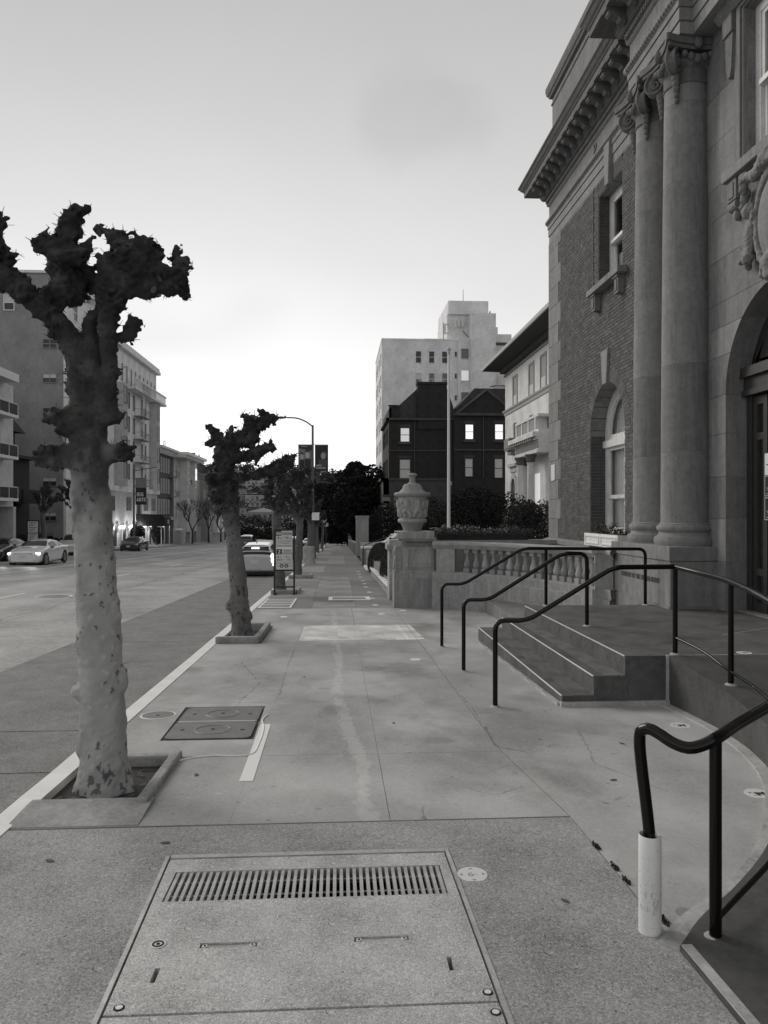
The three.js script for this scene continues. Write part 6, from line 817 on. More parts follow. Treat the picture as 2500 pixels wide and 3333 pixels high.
// ---------- other buildings ----------
const mLit = M(.8, { e: .7 }), mLitSoft = M(.6, { e: .3 }), mPaneD = M(.03, { r: .4 }), mPaneM = M(.14, { r: .45 }), mBlind = M(.55, { r: .9 });
const mCream = M(.86, { map: rep(tStucco, 2.7), r: .9 }), mGreyWall = M(.34, { map: rep(tStucco, 3.3), r: .95 }), mTower = M(.92, { map: rep(tStucco, 5), r: .9 }), mDkBrick = M(.036, { map: rep(tStone, 1.4), r: .95 }), mDkStone = M(.10, { map: rep(tStone, 1.8), r: .9 }), mMid = M(.30, { map: rep(tStucco, 2), r: .9 }), mSlate = M(.07, { r: .85, map: rep(tStone, 1.1) });
// face: {ax, c, s}: wall plane x=c or z=c facing s; returns a box u0..u1 along the wall, y0..y1, from o0 to o1 in front
const fb = (f, u0, u1, y0, y1, o0, o1) => f.ax === 'x' ? bb(f.c + f.s * o0, f.c + f.s * o1, y0, y1, u0, u1) : bb(u0, u1, y0, y1, f.c + f.s * o0, f.c + f.s * o1);
function win(p, f, u, y0, w, h, o = {}) {
  const t = o.t ?? .09, a = u - w / 2, b = u + w / 2, fr = [fb(f, a - t, a, y0 - t, y0 + h + t, -.02, .07), fb(f, b, b + t, y0 - t, y0 + h + t, -.02, .07), fb(f, a, b, y0 + h, y0 + h + t, -.02, .07), fb(f, a, b, y0 - t, y0, -.02, o.sill ?? .1)];
  if (o.rail !== 0) fr.push(fb(f, a, b, y0 + h * .5 - .035, y0 + h * .5 + .035, -.02, .045)); for (let k = 1; k <= (o.mull ?? 0); k++) { const q = mix(a, b, k / (o.mull + 1)); fr.push(fb(f, q - .03, q + .03, y0, y0 + h, -.02, .045)); }
  const wn = part(p, 'window', fr, o.fm || mTrim); part(wn, 'pane', [fb(f, a, b, y0, y0 + h * (o.blind ? .52 : 1), -.02, .012)], o.pm || mPaneD); if (o.blind) part(wn, 'blind', [fb(f, a, b, y0 + h * .52, y0 + h, -.02, .012)], mBlind); return wn;
}
const archG = (f, u, y0, w, ys, o0, o1, t) => { const o = archHole(u, w / 2 + t, ys, y0, 14), i = archHole(u, w / 2, ys, y0 + .001, 14); return f.ax === 'x' ? elevX(o, Math.min(f.c + f.s * o0, f.c + f.s * o1), Math.max(f.c + f.s * o0, f.c + f.s * o1), [i]) : elevZ(o, f.c + Math.min(f.s * o0, f.s * o1), f.c + Math.max(f.s * o0, f.s * o1), [i]); };
const archP = (f, u, y0, w, ys, o0, o1) => { const o = archHole(u, w / 2, ys, y0, 14), a = f.c + f.s * o0, b = f.c + f.s * o1; return f.ax === 'x' ? elevX(o, Math.min(a, b), Math.max(a, b)) : elevZ(o, Math.min(a, b), Math.max(a, b)); };

{ // pale palazzo next door: facade x = 15 facing the street
  const F = { ax: 'x', c: 15, s: -1 }, g = thing('palazzo_house', 'pale stucco palazzo with deep dark eaves and columned porch', 'building', [15, -1.6, -58]);
  part(g, 'wall', [bb(15, 32, -2, 14.25, -30, -68.2)], mCream);
  part(g, 'frieze_band', [sweep([[26, -68.2], [15, -68.2], [15, -30]], [[0, 13.75], [.12, 13.8], [.12, 13.95], [.04, 14.0], [.04, 14.1], [.2, 14.16], [.3, 14.3]], -1)], M(.30, { r: .9 }));
  part(g, 'eaves', [sweep([[26, -68.2], [15, -68.2], [15, -30]], [[0, 14.28], [.3, 14.3], [1.72, 14.6], [1.72, 14.64]], -1)], M(.05, { r: .9 }));
  part(g, 'gutter', [sweep([[26, -68.2], [15, -68.2], [15, -30]], [[1.7, 14.6], [1.82, 14.62], [1.86, 14.84], [1.6, 14.88]], -1)], M(.5, { r: .7 }));
  part(g, 'roof', [sweep([[40, -68.2], [15, -68.2], [15, -30]], [[1.8, 14.82], [-8, 17.2]], -1)], mSlate);
  for (let i = 0; i < 26; i++) part(g, 'eaves_bracket', [bb(14.45, 14.94, 14.0, 14.3, -67.9 + i * .62, -67.75 + i * .62)], M(.10, { r: .9 }));
  part(g, 'string_course', [sweep([[26, -68.2], [15, -68.2], [15, -30]], [[0, 10.25], [.08, 10.3], [.1, 10.5], [.2, 10.6], [.22, 10.72], [0, 10.75]], -1)], M(.36, { r: .9 }));
  for (const u of [-64.25, -58.75, -55.3, -49.8]) { const w = win(g, F, u, 10.8, 1.35, 2.35, { fm: M(.34, { r: .9 }), t: .16, pm: mPaneM, rail: 0 }); part(w, 'lower_blind', [fb(F, u - .62, u + .62, 10.82, 11.6, -.01, .02)], mBlind); }
  win(g, F, -58.8, 8.8, .8, .42, { t: .06, rail: 0 }); win(g, F, -64.3, 7.9, .8, 1.35, { t: .06, rail: 0 });
  const bc = part(g, 'balconet', [bb(14.3, 15, 6.9, 7.05, -65.3, -63.4), bb(14.25, 14.35, 7.05, 7.85, -65.3, -63.4), bb(14.3, 15, 7.8, 7.9, -65.35, -63.35), bb(14.5, 15, 6.55, 6.9, -65.0, -63.7)], M(.22, { r: .9 }));
  const po = part(g, 'porch_entablature', [bb(13.9, 15, 5.9, 6.1, -60.2, -53), bb(14.0, 15, 6.1, 6.8, -60.1, -53), bb(13.6, 15, 7.0, 7.35, -60.8, -53), bb(13.85, 15, 6.8, 7.0, -60.4, -53)], mCream); part(po, 'carved_frieze', [bb(13.97, 14.0, 6.2, 6.7, -59.9, -53)], M(.26, { r: .9, map: rep(tAgg, 1.3) })); for (let i = 0; i < 11; i++) part(po, 'bracket', [bb(13.68, 13.85, 6.8, 7.0, -60.5 + i * .62, -60.2 + i * .62)], M(.3, { r: .9 }));
  const bl = part(g, 'balcony_box', [bb(14.0, 15, 7.35, 7.55, -59.9, -53), bb(14.0, 15, 8.45, 8.62, -60, -53), ...[-59.8, -58, -56, -54].map(z => bb(14.02, 14.9, 7.55, 8.45, z - .12, z + .12))], mCream); for (const z of [-58.9, -57, -55]) part(bl, 'panel', [bb(14.08, 14.14, 7.56, 8.44, z - .85, z + .85)], M(.28, { r: .9 }));
  for (const [x, z] of [[14.05, -58.6], [14.05, -55.3], [14.7, -59.6]]) { const c = part(g, 'porch_column', [lathe([[.34, -1.4], [.34, -1.1], [.29, -1], [.28, 2], [.25, 5.2], [.3, 5.25], [.3, 5.3]], 18, x, 0, z)], mCream); part(c, 'capital', [lathe([[.26, 5.3], [.34, 5.5], [.3, 5.55], [.42, 5.8], [.44, 5.9]], 18, x, 0, z)], M(.2, { r: .9, map: rep(tAgg, .5) })); }
  for (const u of [-64.6, -60.9]) { const d = part(g, 'arched_window', [archG(F, u, -1.3, 1.5, 3.8, -.02, .14, .42), fb(F, u - 1.4, u + 1.4, 5.55, 5.8, 0, .3), fb(F, u - 1.2, u + 1.2, 5.1, 5.55, 0, .12)], M(.40, { r: .9 })); part(d, 'pane', [archP(F, u, -1.3, 1.5, 3.8, -.02, .02)], mPaneD); }
  const lit = part(g, 'lit_doorway', [fb(F, -57.7, -56.2, -1.2, 4.6, -.02, .02)], mLitSoft);
}
{ // very dark brick mansion with pediment and big chimney
  const Z = -95, F = { ax: 'z', c: Z, s: 1 }, FX = { ax: 'x', c: 6.3, s: -1 }, g = thing('brick_mansion', 'dark brick mansion with gable, big chimney and lit windows', 'building', [14, -2.8, -100]);
  part(g, 'wall', [bb(6.3, 14.3, -3, 13.2, Z, -108), bb(14.3, 30, -3, 13.6, Z + 1.2, -108)], mDkBrick);
  part(g, 'cornice', [sweep([[6.3, -108], [6.3, Z], [14.3, Z]], [[0, 13.0], [.2, 13.1], [.35, 13.3], [0, 13.4]], 1).scale(1, 1, 1), bb(5.95, 14.3, 13.1, 13.35, Z - .001, Z + .35), bb(5.95, 6.3, 13.1, 13.35, -108, Z + .35), bb(14.2, 30, 13.55, 13.85, Z + 1.2, Z + 1.6)], mDkStone);
  part(g, 'parapet', [bb(6.35, 7.5, 13.35, 14.85, Z - .3, Z), bb(6.35, 6.6, 13.35, 14.6, -108, Z), bb(6.25, 7.55, 14.85, 14.98, Z - .35, Z + .05)], mDkBrick);
  part(g, 'roof', [elevZ([[7.4, 13.3], [7.5, 14.9], [10, 17.2], [13.6, 17.2], [14.4, 14.9], [14.4, 13.3]], -108, Z - .4), elevZ([[15, 14.9], [17.2, 17.3], [30, 17.3], [30, 13.5], [14.3, 13.5], [14.3, 14.6]], -107, Z - 1)], mSlate);
  const ch = part(g, 'chimney', [bb(9.9, 13.5, 12, 17.7, Z - 1.4, Z + .2), bb(9.8, 13.6, 17.55, 17.85, Z - 1.5, Z + .3)], mDkBrick); for (const x of [10.3, 11.9, 13.1]) part(ch, 'chimney_pot', [cy(.16, .2, .4, x, 18.02, Z - .5, 10)], M(.3));
  part(g, 'pediment', [elevZ([[14.9, 13.85], [21.6, 13.85], [18.3, 16.5]], Z + .9, Z + 1.3)], mDkBrick); part(g, 'raking_cornice', [rod([14.6, 13.8, Z + 1.4], [18.3, 16.7, Z + 1.4], .16, .16, 4), rod([21.9, 13.8, Z + 1.4], [18.3, 16.7, Z + 1.4], .16, .16, 4)], mDkStone);
  part(g, 'roof_vent', [cy(.9, .9, .5, 20.6, 17.6, Z - 3, 14), cy(1.1, 1.1, .14, 20.6, 17.95, Z - 3, 14)], M(.5, { r: .6 }));
  const F2 = { ax: 'z', c: Z + 1.2, s: 1 }, dk = M(.05, { r: .8 });
  win(g, F, 8.3, 10.45, 1.05, 1.65, { fm: dk, pm: mLitSoft }); win(g, F, 8.3, 5.85, 1.25, 2.35, { fm: dk, pm: mBlind });
  win(g, F2, 16.15, 10.7, .92, 1.75, { fm: dk, pm: mLit }); win(g, F2, 19.85, 10.7, .95, 1.8, { fm: dk, pm: mLit }); win(g, F2, 16.1, 6.1, .9, 2.15, { fm: dk, pm: mBlind }); win(g, F2, 19.8, 5.95, .95, 2.3, { fm: dk, pm: mBlind });
  for (const u of [8.3]) part(g, 'window_sill', [fb(F, u - .8, u + .8, 10.1, 10.4, 0, .2)], mDkStone); for (const u of [16.15, 19.85]) part(g, 'window_sill', [fb(F2, u - .75, u + .75, 10.3, 10.6, 0, .2)], mDkStone);
  part(g, 'plinth_storey', [bb(5.6, 6.3, -3, 5.6, Z + .25, -108), bb(5.6, 14.3, -3, 5.6, Z + .001, Z + .25), bb(5.3, 6.2, 5.6, 5.9, Z + .4, -108.2), bb(5.3, 14.3, 5.6, 5.9, Z + .001, Z + .4), bb(5.45, 14.3, 3.6, 3.85, Z + .001, Z + .34)], mDkStone);
  for (let i = 0; i < 8; i++) part(g, 'quoin', [bb(5.52, 5.52 + (i % 2 ? .9 : .55), -2.4 + i * .78, -1.9 + i * .78, Z + .26, Z + .3), bb(6.9, 7.3, -2.4 + i * .78, -1.9 + i * .78, Z + .26, Z + .3)], M(.2, { r: .9 }));
  for (const z of [-97.5, -100.5, -103.5, -106]) { win(g, FX, z, 10.4, 1.0, 1.9, { fm: dk, pm: mPaneM }); win(g, FX, z, 6.2, 1.0, 2.2, { fm: dk, pm: mPaneM }); }
  part(g, 'string_course', [bb(6.2, 14.3, 9.25, 9.4, Z, Z + .12)], mDkStone); part(g, 'string_course', [bb(14.3, 30, 9.25, 9.45, Z + 1.2, Z + 1.34)], mDkStone);
  for (const [x, z, y1] of [[14.15, Z + .1, 13], [17.9, Z + 1.32, 13.5], [9.5, Z + .1, 13]]) part(g, 'downpipe', [rod([x, 5.9, z], [x, y1, z], .07, .07, 6)], M(.06, { r: .7 }));
  for (const [f, u, y, w] of [[F, 8.3, 12.12, 1.5], [F, 8.3, 8.25, 1.7], [F2, 16.15, 12.48, 1.35], [F2, 19.85, 12.53, 1.35], [F2, 16.1, 8.28, 1.35], [F2, 19.8, 8.28, 1.35]]) part(g, 'lintel', [fb(f, u - w / 2, u + w / 2, y + .1, y + .42, 0, .09)], M(.075, { r: .9, map: rep(tWall, 1) }));
  for (const x of [22.4, 23.2]) part(g, 'roof_flue', [cy(.12, .12, .9, x, 17.7, Z - 2.4, 8)], M(.25));
}
{ // white apartment tower with roof plant
  const Z = -118, F = { ax: 'z', c: Z, s: 1 }, FX = { ax: 'x', c: 6.75, s: -1 }, g = thing('apartment_tower', 'tall pale apartment tower with aerials on its roof', 'building', [17, -3.4, -127]);
  part(g, 'wall', [bb(6.75, 18.6, -4, 28.3, Z, -137)], mTower); part(g, 'stair_block', [bb(18.5, 20.5, -4, 28.65, Z + .5, -135)], mTower); part(g, 'lift_shaft', [bb(20.4, 24.2, -4, 32.2, Z + 1.4, -130)], mTower); part(g, 'rear_wing', [bb(24.2, 27.4, -4, 29.8, Z - 2, -137), bb(24.2, 25.2, 29.8, 30.9, Z - 2, -130)], mTower);
  part(g, 'penthouse', [bb(17.2, 23.5, 32.6, 34.7, Z - 1, -131), bb(17.1, 21, 28.2, 32.6, Z - 1.6, -131)], mTower);
  part(g, 'parapet', [bb(6.7, 18.6, 28.2, 28.45, Z + .06, Z - .3), bb(6.7, 7, 28.2, 28.45, Z, -137)], mTower);
  part(g, 'roof_shed', [bb(13.5, 16.8, 28.3, 28.95, Z - 2, -126)], M(.4, { r: .8 }));
  for (const [x, y, h] of [[18.2, 31.2, 1.5], [19.4, 31.4, 1.6], [16.6, 30.2, 1.6], [18.8, 31.2, 1.2]]) part(g, 'antenna_panel', [rb(.35, h, .2, .03, x, y, Z - .75)], M(.62, { r: .5 }));
  part(g, 'antenna_mast', [rod([19.7, 34.6, Z - 2], [19.7, 36.8, Z - 2], .05, .03), rod([16.4, 28.4, Z - .8], [16.4, 31.2, Z - .8], .06), rod([16.4, 30.9, Z - .8], [17.3, 30.9, Z - 1], .05), rod([16.4, 29.6, Z - .8], [17.3, 29.6, Z - 1], .05), rod([19.5, 30, Z - 1], [20.4, 28.7, Z - .4], .09)], M(.2)); part(g, 'dish', [new THREE.SphereGeometry(.35, 14, 8).scale(.4, 1, 1).translate(23.8, 32.9, Z - 1.2)], M(.6));
  for (let r = 0; r < 7; r++) { const y = 24.75 - r * 3.37; for (const u of [12.4, 14.45, 16.48]) win(g, F, u, y, .78, 1.75, { t: .06, pm: r === 1 ? mPaneM : mPaneD, blind: r === 1 && u < 13 }); win(g, F, 18.2, y + 1, .3, .75, { t: .05, rail: 0 }); win(g, { ax: 'z', c: Z + .5, s: 1 }, 19.55, y + .6, 1.15, 1.55, { t: .07, rail: 0, pm: r === 1 ? mLitSoft : mPaneM }); for (const z of [-120.5, -125, -130, -134.5]) win(g, FX, z, y, 1.2, 1.7, { t: .06 }); }
  part(g, 'rear_window_band', [bb(24.3, 27.3, 28.0, 28.5, Z - 1.98, Z - 2.1)], mPaneD); win(g, { ax: 'z', c: Z - 2, s: 1 }, 24.85, 20.6, .9, 1.9, { t: .08, pm: mBlind });
}
// far dark trees at the end of the right-hand pavement
function bigTree(label, at, blobs, n, s0, s1, mat) { const g = thing('evergreen_tree', label, 'tree', at, 'dark evergreens at the end of the pavement'); part(g, 'crown', [leaves(n, inBlob(blobs.map(b => [b[0] + at[0], b[1] + at[1], b[2] + at[2], ...b.slice(3)]), 3), s0, s1)], mat, { kind: 'stuff' }); part(g, 'trunk', [rod(at, [at[0], at[1] + blobs[0][1], at[2]], .35, .15, 7)], mTwig); return g; }
bigTree('nearest dark evergreen overhanging the pavement by the mansion', [3.6, -3.2, -104], [[0, 7, 0, 3.6, 4.2], [-1.6, 5.4, 2, 3.2, 3.6], [1.5, 8.6, -3, 2.8, 3.0], [1.2, 4, 0, 3.4, 3.6], [0, 2.2, 0, 3, 2.2]], 15000, .16, .36, mLeafD);
bigTree('tall dark evergreen behind it with feathery top', [1.8, -3.9, -124], [[0, 8, 0, 4.2, 4.6], [-2.4, 6, 0, 3.8, 4.2], [1, 11.4, 0, 2.0, 2.4], [-1, 4, 0, 4.4, 3.6], [2.4, 9, 0, 3, 3.4]], 15000, .18, .4, mLeafD);
bigTree('dark rounded tree above the far end of the pavement', [-1.5, -4.6, -150], [[0, 7.6, 0, 4.2, 4.0], [-3, 6, 0, 3.6, 3.4], [3, 6.4, 0, 4.2, 4.6], [0, 3, 0, 5, 3.2], [-1, 10, 0, 2.6, 2]], 14000, .2, .42, mLeafD);
bigTree('farthest dark tree closing the pavement', [2.5, -5.6, -185], [[0, 5, 0, 5.5, 5], [-4, 4, 0, 4, 4.4], [4, 7, 0, 5, 5], [0, 2.5, 0, 6.5, 3]], 12000, .25, .5, mLeafD);

// ---------- left side of the street ----------
const XL = -26, FL = { ax: 'x', c: XL, s: 1 };
{ // corner flats with glass balconies, at the left edge
  const x = -25, F = { ax: 'x', c: x, s: 1 }, g = thing('balcony_flats', 'pale rendered flats with glass balconies at the left edge', 'building', [-30, -1.4, -52]); const mR = M(.66, { map: rep(tStucco, 2), r: .95 });
  part(g, 'wall', [bb(-40, -27.4, -2, 11.4, -38, -60.8)], mR); part(g, 'front_wall', [bb(-27.398, x, 2.1, 11.4, -38, -60.8)], mR); part(g, 'front_wall', [bb(-27.398, x, -2, 2.098, -38, -55)], mR); part(g, 'front_wall', [bb(-27.398, x, -2, 2.098, -60.2, -60.8)], mR); part(g, 'roof_slab', [bb(-40, x + 1.1, 11.4, 12.0, -37, -59.2)], M(.6, { r: .9 }));
  part(g, 'entrance_door', [bb(-27.395, -27.3, -1.6, .8, -59.2, -56.2)], mWood); part(g, 'entrance_frame', [fb(F, -60.7, -60.2, -1.6, 2.5, 0, .25), fb(F, -60.7, -50, 2.1, 2.5, 0, .25)], mR);
  for (const y of [2.5, 5.6, 8.7]) { const b = part(g, 'balcony', [bb(x, x + 1.1, y, y + .22, -48, -59.1)], M(.6, { r: .9 })); part(b, 'rail', [bb(x + 1.02, x + 1.08, y + 1.02, y + 1.08, -48, -59.1), bb(x, x + 1.08, y + 1.02, y + 1.08, -59.04, -59.1), ...[-59.05, -57.5, -55.9, -54.3, -52.7].map(z => bb(x + 1.02, x + 1.08, y + .2, y + 1.05, z - .04, z + .04))], M(.5, { r: .5 })); part(b, 'glass_panel', [bb(x + 1.04, x + 1.06, y + .28, y + 1.0, -48, -59.05), bb(x + .05, x + 1.04, y + .28, y + 1.0, -59.06, -59.08)], M(.015, { r: .7 })); }
  for (const y of [3.3, 6.4, 9.5]) win(g, F, -57, y - .4, 1.8, 1.9, { mull: 1, rail: 0 });
}
{ // small dark house between
  const g = thing('dark_gabled_house', 'small dark house squeezed beside the windowless grey wall', 'building', [-30, -1.8, -67]); const m = M(.035, { r: .95, map: rep(tStone, 1) });
  part(g, 'wall', [bb(-40, -26.4, -2, 6.2, -62.5, -67.5), bb(-40, -27.6, 6.2, 8.6, -63, -67.5)], m); part(g, 'roof', [elevZ([[-40, 8.6], [-26.7, 8.4], [-28.2, 10.2], [-30, 12.4], [-40, 12.4]], -67.5, -63), bb(-40, -25.8, 6.1, 6.35, -62.2, -67.6)], M(.025, { r: .95 })); part(g, 'porch_roof', [bb(-27, -24.9, 2.4, 2.7, -62.5, -66), bb(-25.1, -24.9, 2.7, 3.5, -62.5, -66)], m); win(g, { ax: 'z', c: -62.5, s: 1 }, -28, 3.2, 1, 1.5, { fm: m }); part(g, 'stair', [0, 1, 2, 3, 4, 5].map(i => bb(-26.4, -24.6, -2, -1.5 + i * .28, -64 - i * .3, -68)), M(.06));
}
{ // grey party wall building
  const F = { ax: 'z', c: -74.5, s: 1 }, g = thing('grey_apartment_block', 'seven storey block with plain grey side wall and cream front', 'building', [-32, -1.9, -81]);
  part(g, 'wall', [bb(-60, XL, -2.4, 24.3, -74.5, -87.5)], mGreyWall); part(g, 'front_render', [bb(XL, XL + .25, -2.3, 23.6, -74.52, -87.5)], mCream); part(g, 'roof_cornice', [bb(-60, XL + .2, 24.3, 24.55, -74.3, -87.5), sweep([[XL, -87.5], [XL, -74.5]], [[.25, 23.2], [.4, 23.4], [.75, 23.7], [.8, 24.1], [0, 24.4]], 1)], mCream); part(g, 'roof_screen', [bb(XL - 1.2, XL - 1.1, 24.5, 25.3, -76.1, -87.4), bb(-60, XL - 1.2, 24.5, 25.0, -78, -78.1)], M(.55, { r: .8 }));
  for (const [y, k] of [[17.25, 0], [14.0, 1], [10.75, 0], [4.2, 1], [.9, 1]]) win(g, F, -27.25, y, 1.2, .78, { t: .07, mull: 1, rail: k ? 0 : undefined, blind: k === 1, fm: mGreyWall }); part(g, 'bricked_up_window', [fb(F, -27.9, -26.6, 7.3, 8.1, 0, .02)], mGreyWall); win(g, F, -31, 20.8, .85, 1.35, { t: .08, blind: true });
  for (let r = 0; r < 7; r++) for (const z of [-77, -80.5, -84]) win(g, { ax: 'x', c: XL + .25, s: 1 }, z, r * 3.2 + 1.2, 1.1, 1.7, { pm: r % 2 ? mPaneM : mPaneD }); for (const y of [3.8, 7, 10.2, 13.4, 16.6, 19.8]) part(g, 'band', [bb(XL + .25, XL + .4, y, y + .2, -74.5, -87.5)], mCream);
}
const mIronW = M(.22, { r: .6 });
function fireEscape(g, x, z, w, levels, m) { for (let i = 0; i < levels.length; i++) { const y = levels[i], p = part(g, 'fire_escape_landing', [bb(x, x + 1.1, y, y + .09, z - w / 2, z + w / 2)], m); const bars = [bb(x + 1.06, x + 1.1, y + .9, y + .95, z - w / 2, z + w / 2), bb(x, x + 1.1, y + .9, y + .95, z - w / 2, z - w / 2 + .05), bb(x, x + 1.1, y + .9, y + .95, z + w / 2 - .05, z + w / 2)]; for (let k = 0; k <= 12; k++) bars.push(bx(.025, .85, .025, x + 1.08, y + .47, z - w / 2 + k * w / 12)); part(p, 'railing', bars, m); if (i < levels.length - 1) { const y2 = levels[i + 1]; part(p, 'ladder', [rod([x + .95, y + .1, z + w * .22], [x + .75, y2, z - w * .05], .06, .06, 4), rod([x + .95, y + .1, z + w * .22 + .55], [x + .75, y2, z - w * .05 + .55], .06, .06, 4)], M(.6, { r: .7 })); } } }
{ // cream apartment house with fire escape, arches and awning
  const g = thing('cream_apartment_house', 'ornate cream apartment house with fire escapes and awning', 'building', [-32, -2.6, -100]);
  part(g, 'wall', [bb(-50, XL, -3.5, 21.3, -87.5, -111.8)], mCream); part(g, 'base_storey', [bb(XL, XL + .18, -3.4, 4.2, -87.6, -111.7)], M(.62, { map: rep(tWall, 2), r: .9 })); part(g, 'belt_course', [bb(XL, XL + .5, 4.2, 4.75, -87.6, -111.9)], mCream);
  part(g, 'roof_cornice', [bb(-50, XL + .55, 21.3, 21.7, -87.5, -112.2), ...Array.from({ length: 26 }, (_, i) => bb(XL + .3, XL + .5, 21.7, 22.1, -88.2 - i * .92, -88.7 - i * .92))], mCream); part(g, 'balcony_gallery', [bb(XL, XL + 1.2, 16.9, 17.2, -96, -113), bb(XL + 1.05, XL + 1.2, 18.1, 18.3, -96, -113), ...Array.from({ length: 28 }, (_, i) => bb(XL + 1.08, XL + 1.16, 17.2, 18.1, -96.2 - i * .6, -96.35 - i * .6))], mCream);
  for (let i = 0; i < 11; i++) { const u = -90 - i * 2.05; const w = part(g, 'arched_window', [archG(FL, u, 17.6, .75, 19.3, -.02, .1, .16)], mCream); part(w, 'pane', [archP(FL, u, 17.6, .75, 19.3, -.02, .02)], mPaneD); }
  const bay = (z, w) => part(g, 'bay', [plan([[XL, z + w / 2 + .5], [XL + .9, z + w / 2], [XL + .9, z - w / 2], [XL, z - w / 2 - .5]].reverse(), 4.75, 16.9)], M(.5, { map: rep(tStucco, 2), r: .9 }));
  for (const z of [-92.5, -109.2]) { bay(z, 2); for (let r = 0; r < 4; r++) { const y = 5.8 + r * 2.95; win(g, { ax: 'x', c: XL + .9, s: 1 }, z, y, 1.2, 1.85, { fm: mMid, pm: mPaneD }); } }
  for (let r = 0; r < 4; r++) { const y = 5.8 + r * 2.95; for (const z of [-95.6, -97.2, -99.6, -103.6, -105.4]) win(g, FL, z, y, .75, 1.85, { t: .05, fm: mMid, blind: (r + Math.round(z)) % 3 === 0 }); }
  fireEscape(g, XL + .1, -101.5, 4.4, [5.0, 8.0, 10.95, 13.9, 17.0], mIronW);
  for (const u of [-89.5, -96.6, -105, -109.2]) for (const d of [-.8, 0, .8]) win(g, { ax: 'x', c: XL + .18, s: 1 }, u + d, 1.9, .45, 1.6, { t: .06, fm: mMid, rail: 0 });
  const ar = part(g, 'entrance_arch', [archG({ ax: 'x', c: XL + .18, s: 1 }, -100.7, -1, 2.5, 2.4, 0, .25, .5)], mCream); part(ar, 'pane', [archP({ ax: 'x', c: XL + .18, s: 1 }, -100.7, -1, 2.5, 2.4, -.02, .03)], mPaneD);
  for (const u of [-90.5, -94.5, -97.6, -104, -107.4]) { const d = part(g, 'ground_arch', [archG({ ax: 'x', c: XL + .18, s: 1 }, u, -3, 1.5, -.6, 0, .1, .15)], mCream); part(d, 'pane', [archP({ ax: 'x', c: XL + .18, s: 1 }, u, -3, 1.5, -.6, -.02, .03)], mPaneD); }
  const aw = thing('entrance_awning', 'long black entrance awning reaching over the far pavement', 'awning', [-24, -2.7, -100.7]); const cl = M(.012, { r: .9 });
  part(aw, 'canopy', [elevZ([[XL + .4, -.1], [-21.9, -.1], [-21.9, .9], [-22.3, 1.35], [XL + .4, 1.45]], -102.4, -99)], cl); part(aw, 'number_panel', [bb(-21.89, -21.86, .2, .7, -101.1, -100.3)], M(.4)); for (const z of [-102.2, -99.2]) part(aw, 'pole', [cy(.06, .06, 2.9, -22.05, -1.4, z, 8)], mChrome);
  const lampZ = [-91.5, -95.8, -98.9, -102.9, -106.2];
  for (let i = 0; i < lampZ.length; i++) { const z = lampZ[i], l = part(g, 'wall_lamp', [new THREE.SphereGeometry(.2, 12, 8).translate(XL + .6, -.1, z)], M(.9, { e: 3 })); part(l, 'bracket', [rod([XL + .2, .1, z], [XL + .6, .15, z], .03), rod([XL + .6, .15, z], [XL + .6, .05, z], .03)], mDark); const pl = new THREE.PointLight(0xffffff, 9, 14, 2); pl.position.set(XL + .85, -.1, z); pl.castShadow = true; scene.add(pl); }
  for (const [l, x, z, h] of [['round clipped bush left of the awning', -24.6, -96, 2.6], ['tall clipped bush right of the awning', -24.4, -105.5, 3.2]]) { const y = gy(x, z), s = thing('entrance_bush', l, 'shrub', [x, y, z], 'clipped bushes at the awning'); part(s, 'foliage', [leaves(2500, inBlob([[x, y + h * .5, z, .9, h * .5, .9], [x, y + h * .7, z, .8, h * .35, .9]]), .07, .14)], mLeafD, { kind: 'stuff' }); part(s, 'trunk', [rod([x, y, z], [x, y + h * .5, z], .1)], mTwig); }
}
{ // dark brick house with rows of narrow windows
  const g = thing('dark_row_house', 'dark three storey house with rows of narrow windows', 'building', [-32, -3.2, -117]); const m = M(.10, { map: rep(tStone, 1.2), r: .9 });
  part(g, 'wall', [bb(-48, XL, -4, 10.7, -111.9, -122.8)], m); part(g, 'cornice', [bb(-48, XL + .5, 10.7, 11.0, -111.85, -123.2), bb(-48, XL + .9, 11.0, 11.35, -111.85, -123.6), ...Array.from({ length: 14 }, (_, i) => bb(XL + .02, XL + .5, 10.3, 10.7, -112.2 - i * .76, -112.45 - i * .76))], M(.6, { r: .8 })); part(g, 'shop_cornice', [bb(XL, XL + .8, .5, .95, -116, -122.6)], M(.4)); part(g, 'roof_ladder', [tubeC(path([[XL - 1, 11.3, -121], [XL - 1, 12.8, -121], [XL - 1, 12.8, -122], [XL - 1, 11.3, -122]], .4), .05, 20, 5)], M(.2));
  for (let r = 0; r < 3; r++) for (let i = 0; i < 5; i++) win(g, FL, -113.3 - i * 1.62, 1.5 + r * 3.1, .55, 2.0, { t: .1, fm: M(.5, { r: .8 }), pm: mPaneM });
  fireEscape(g, XL + .05, -121.3, 2.6, [4.0, 7.1], mIronW); part(g, 'door', [fb(FL, -120.5, -118.5, -4, -.6, -.01, .08)], mWood);
}
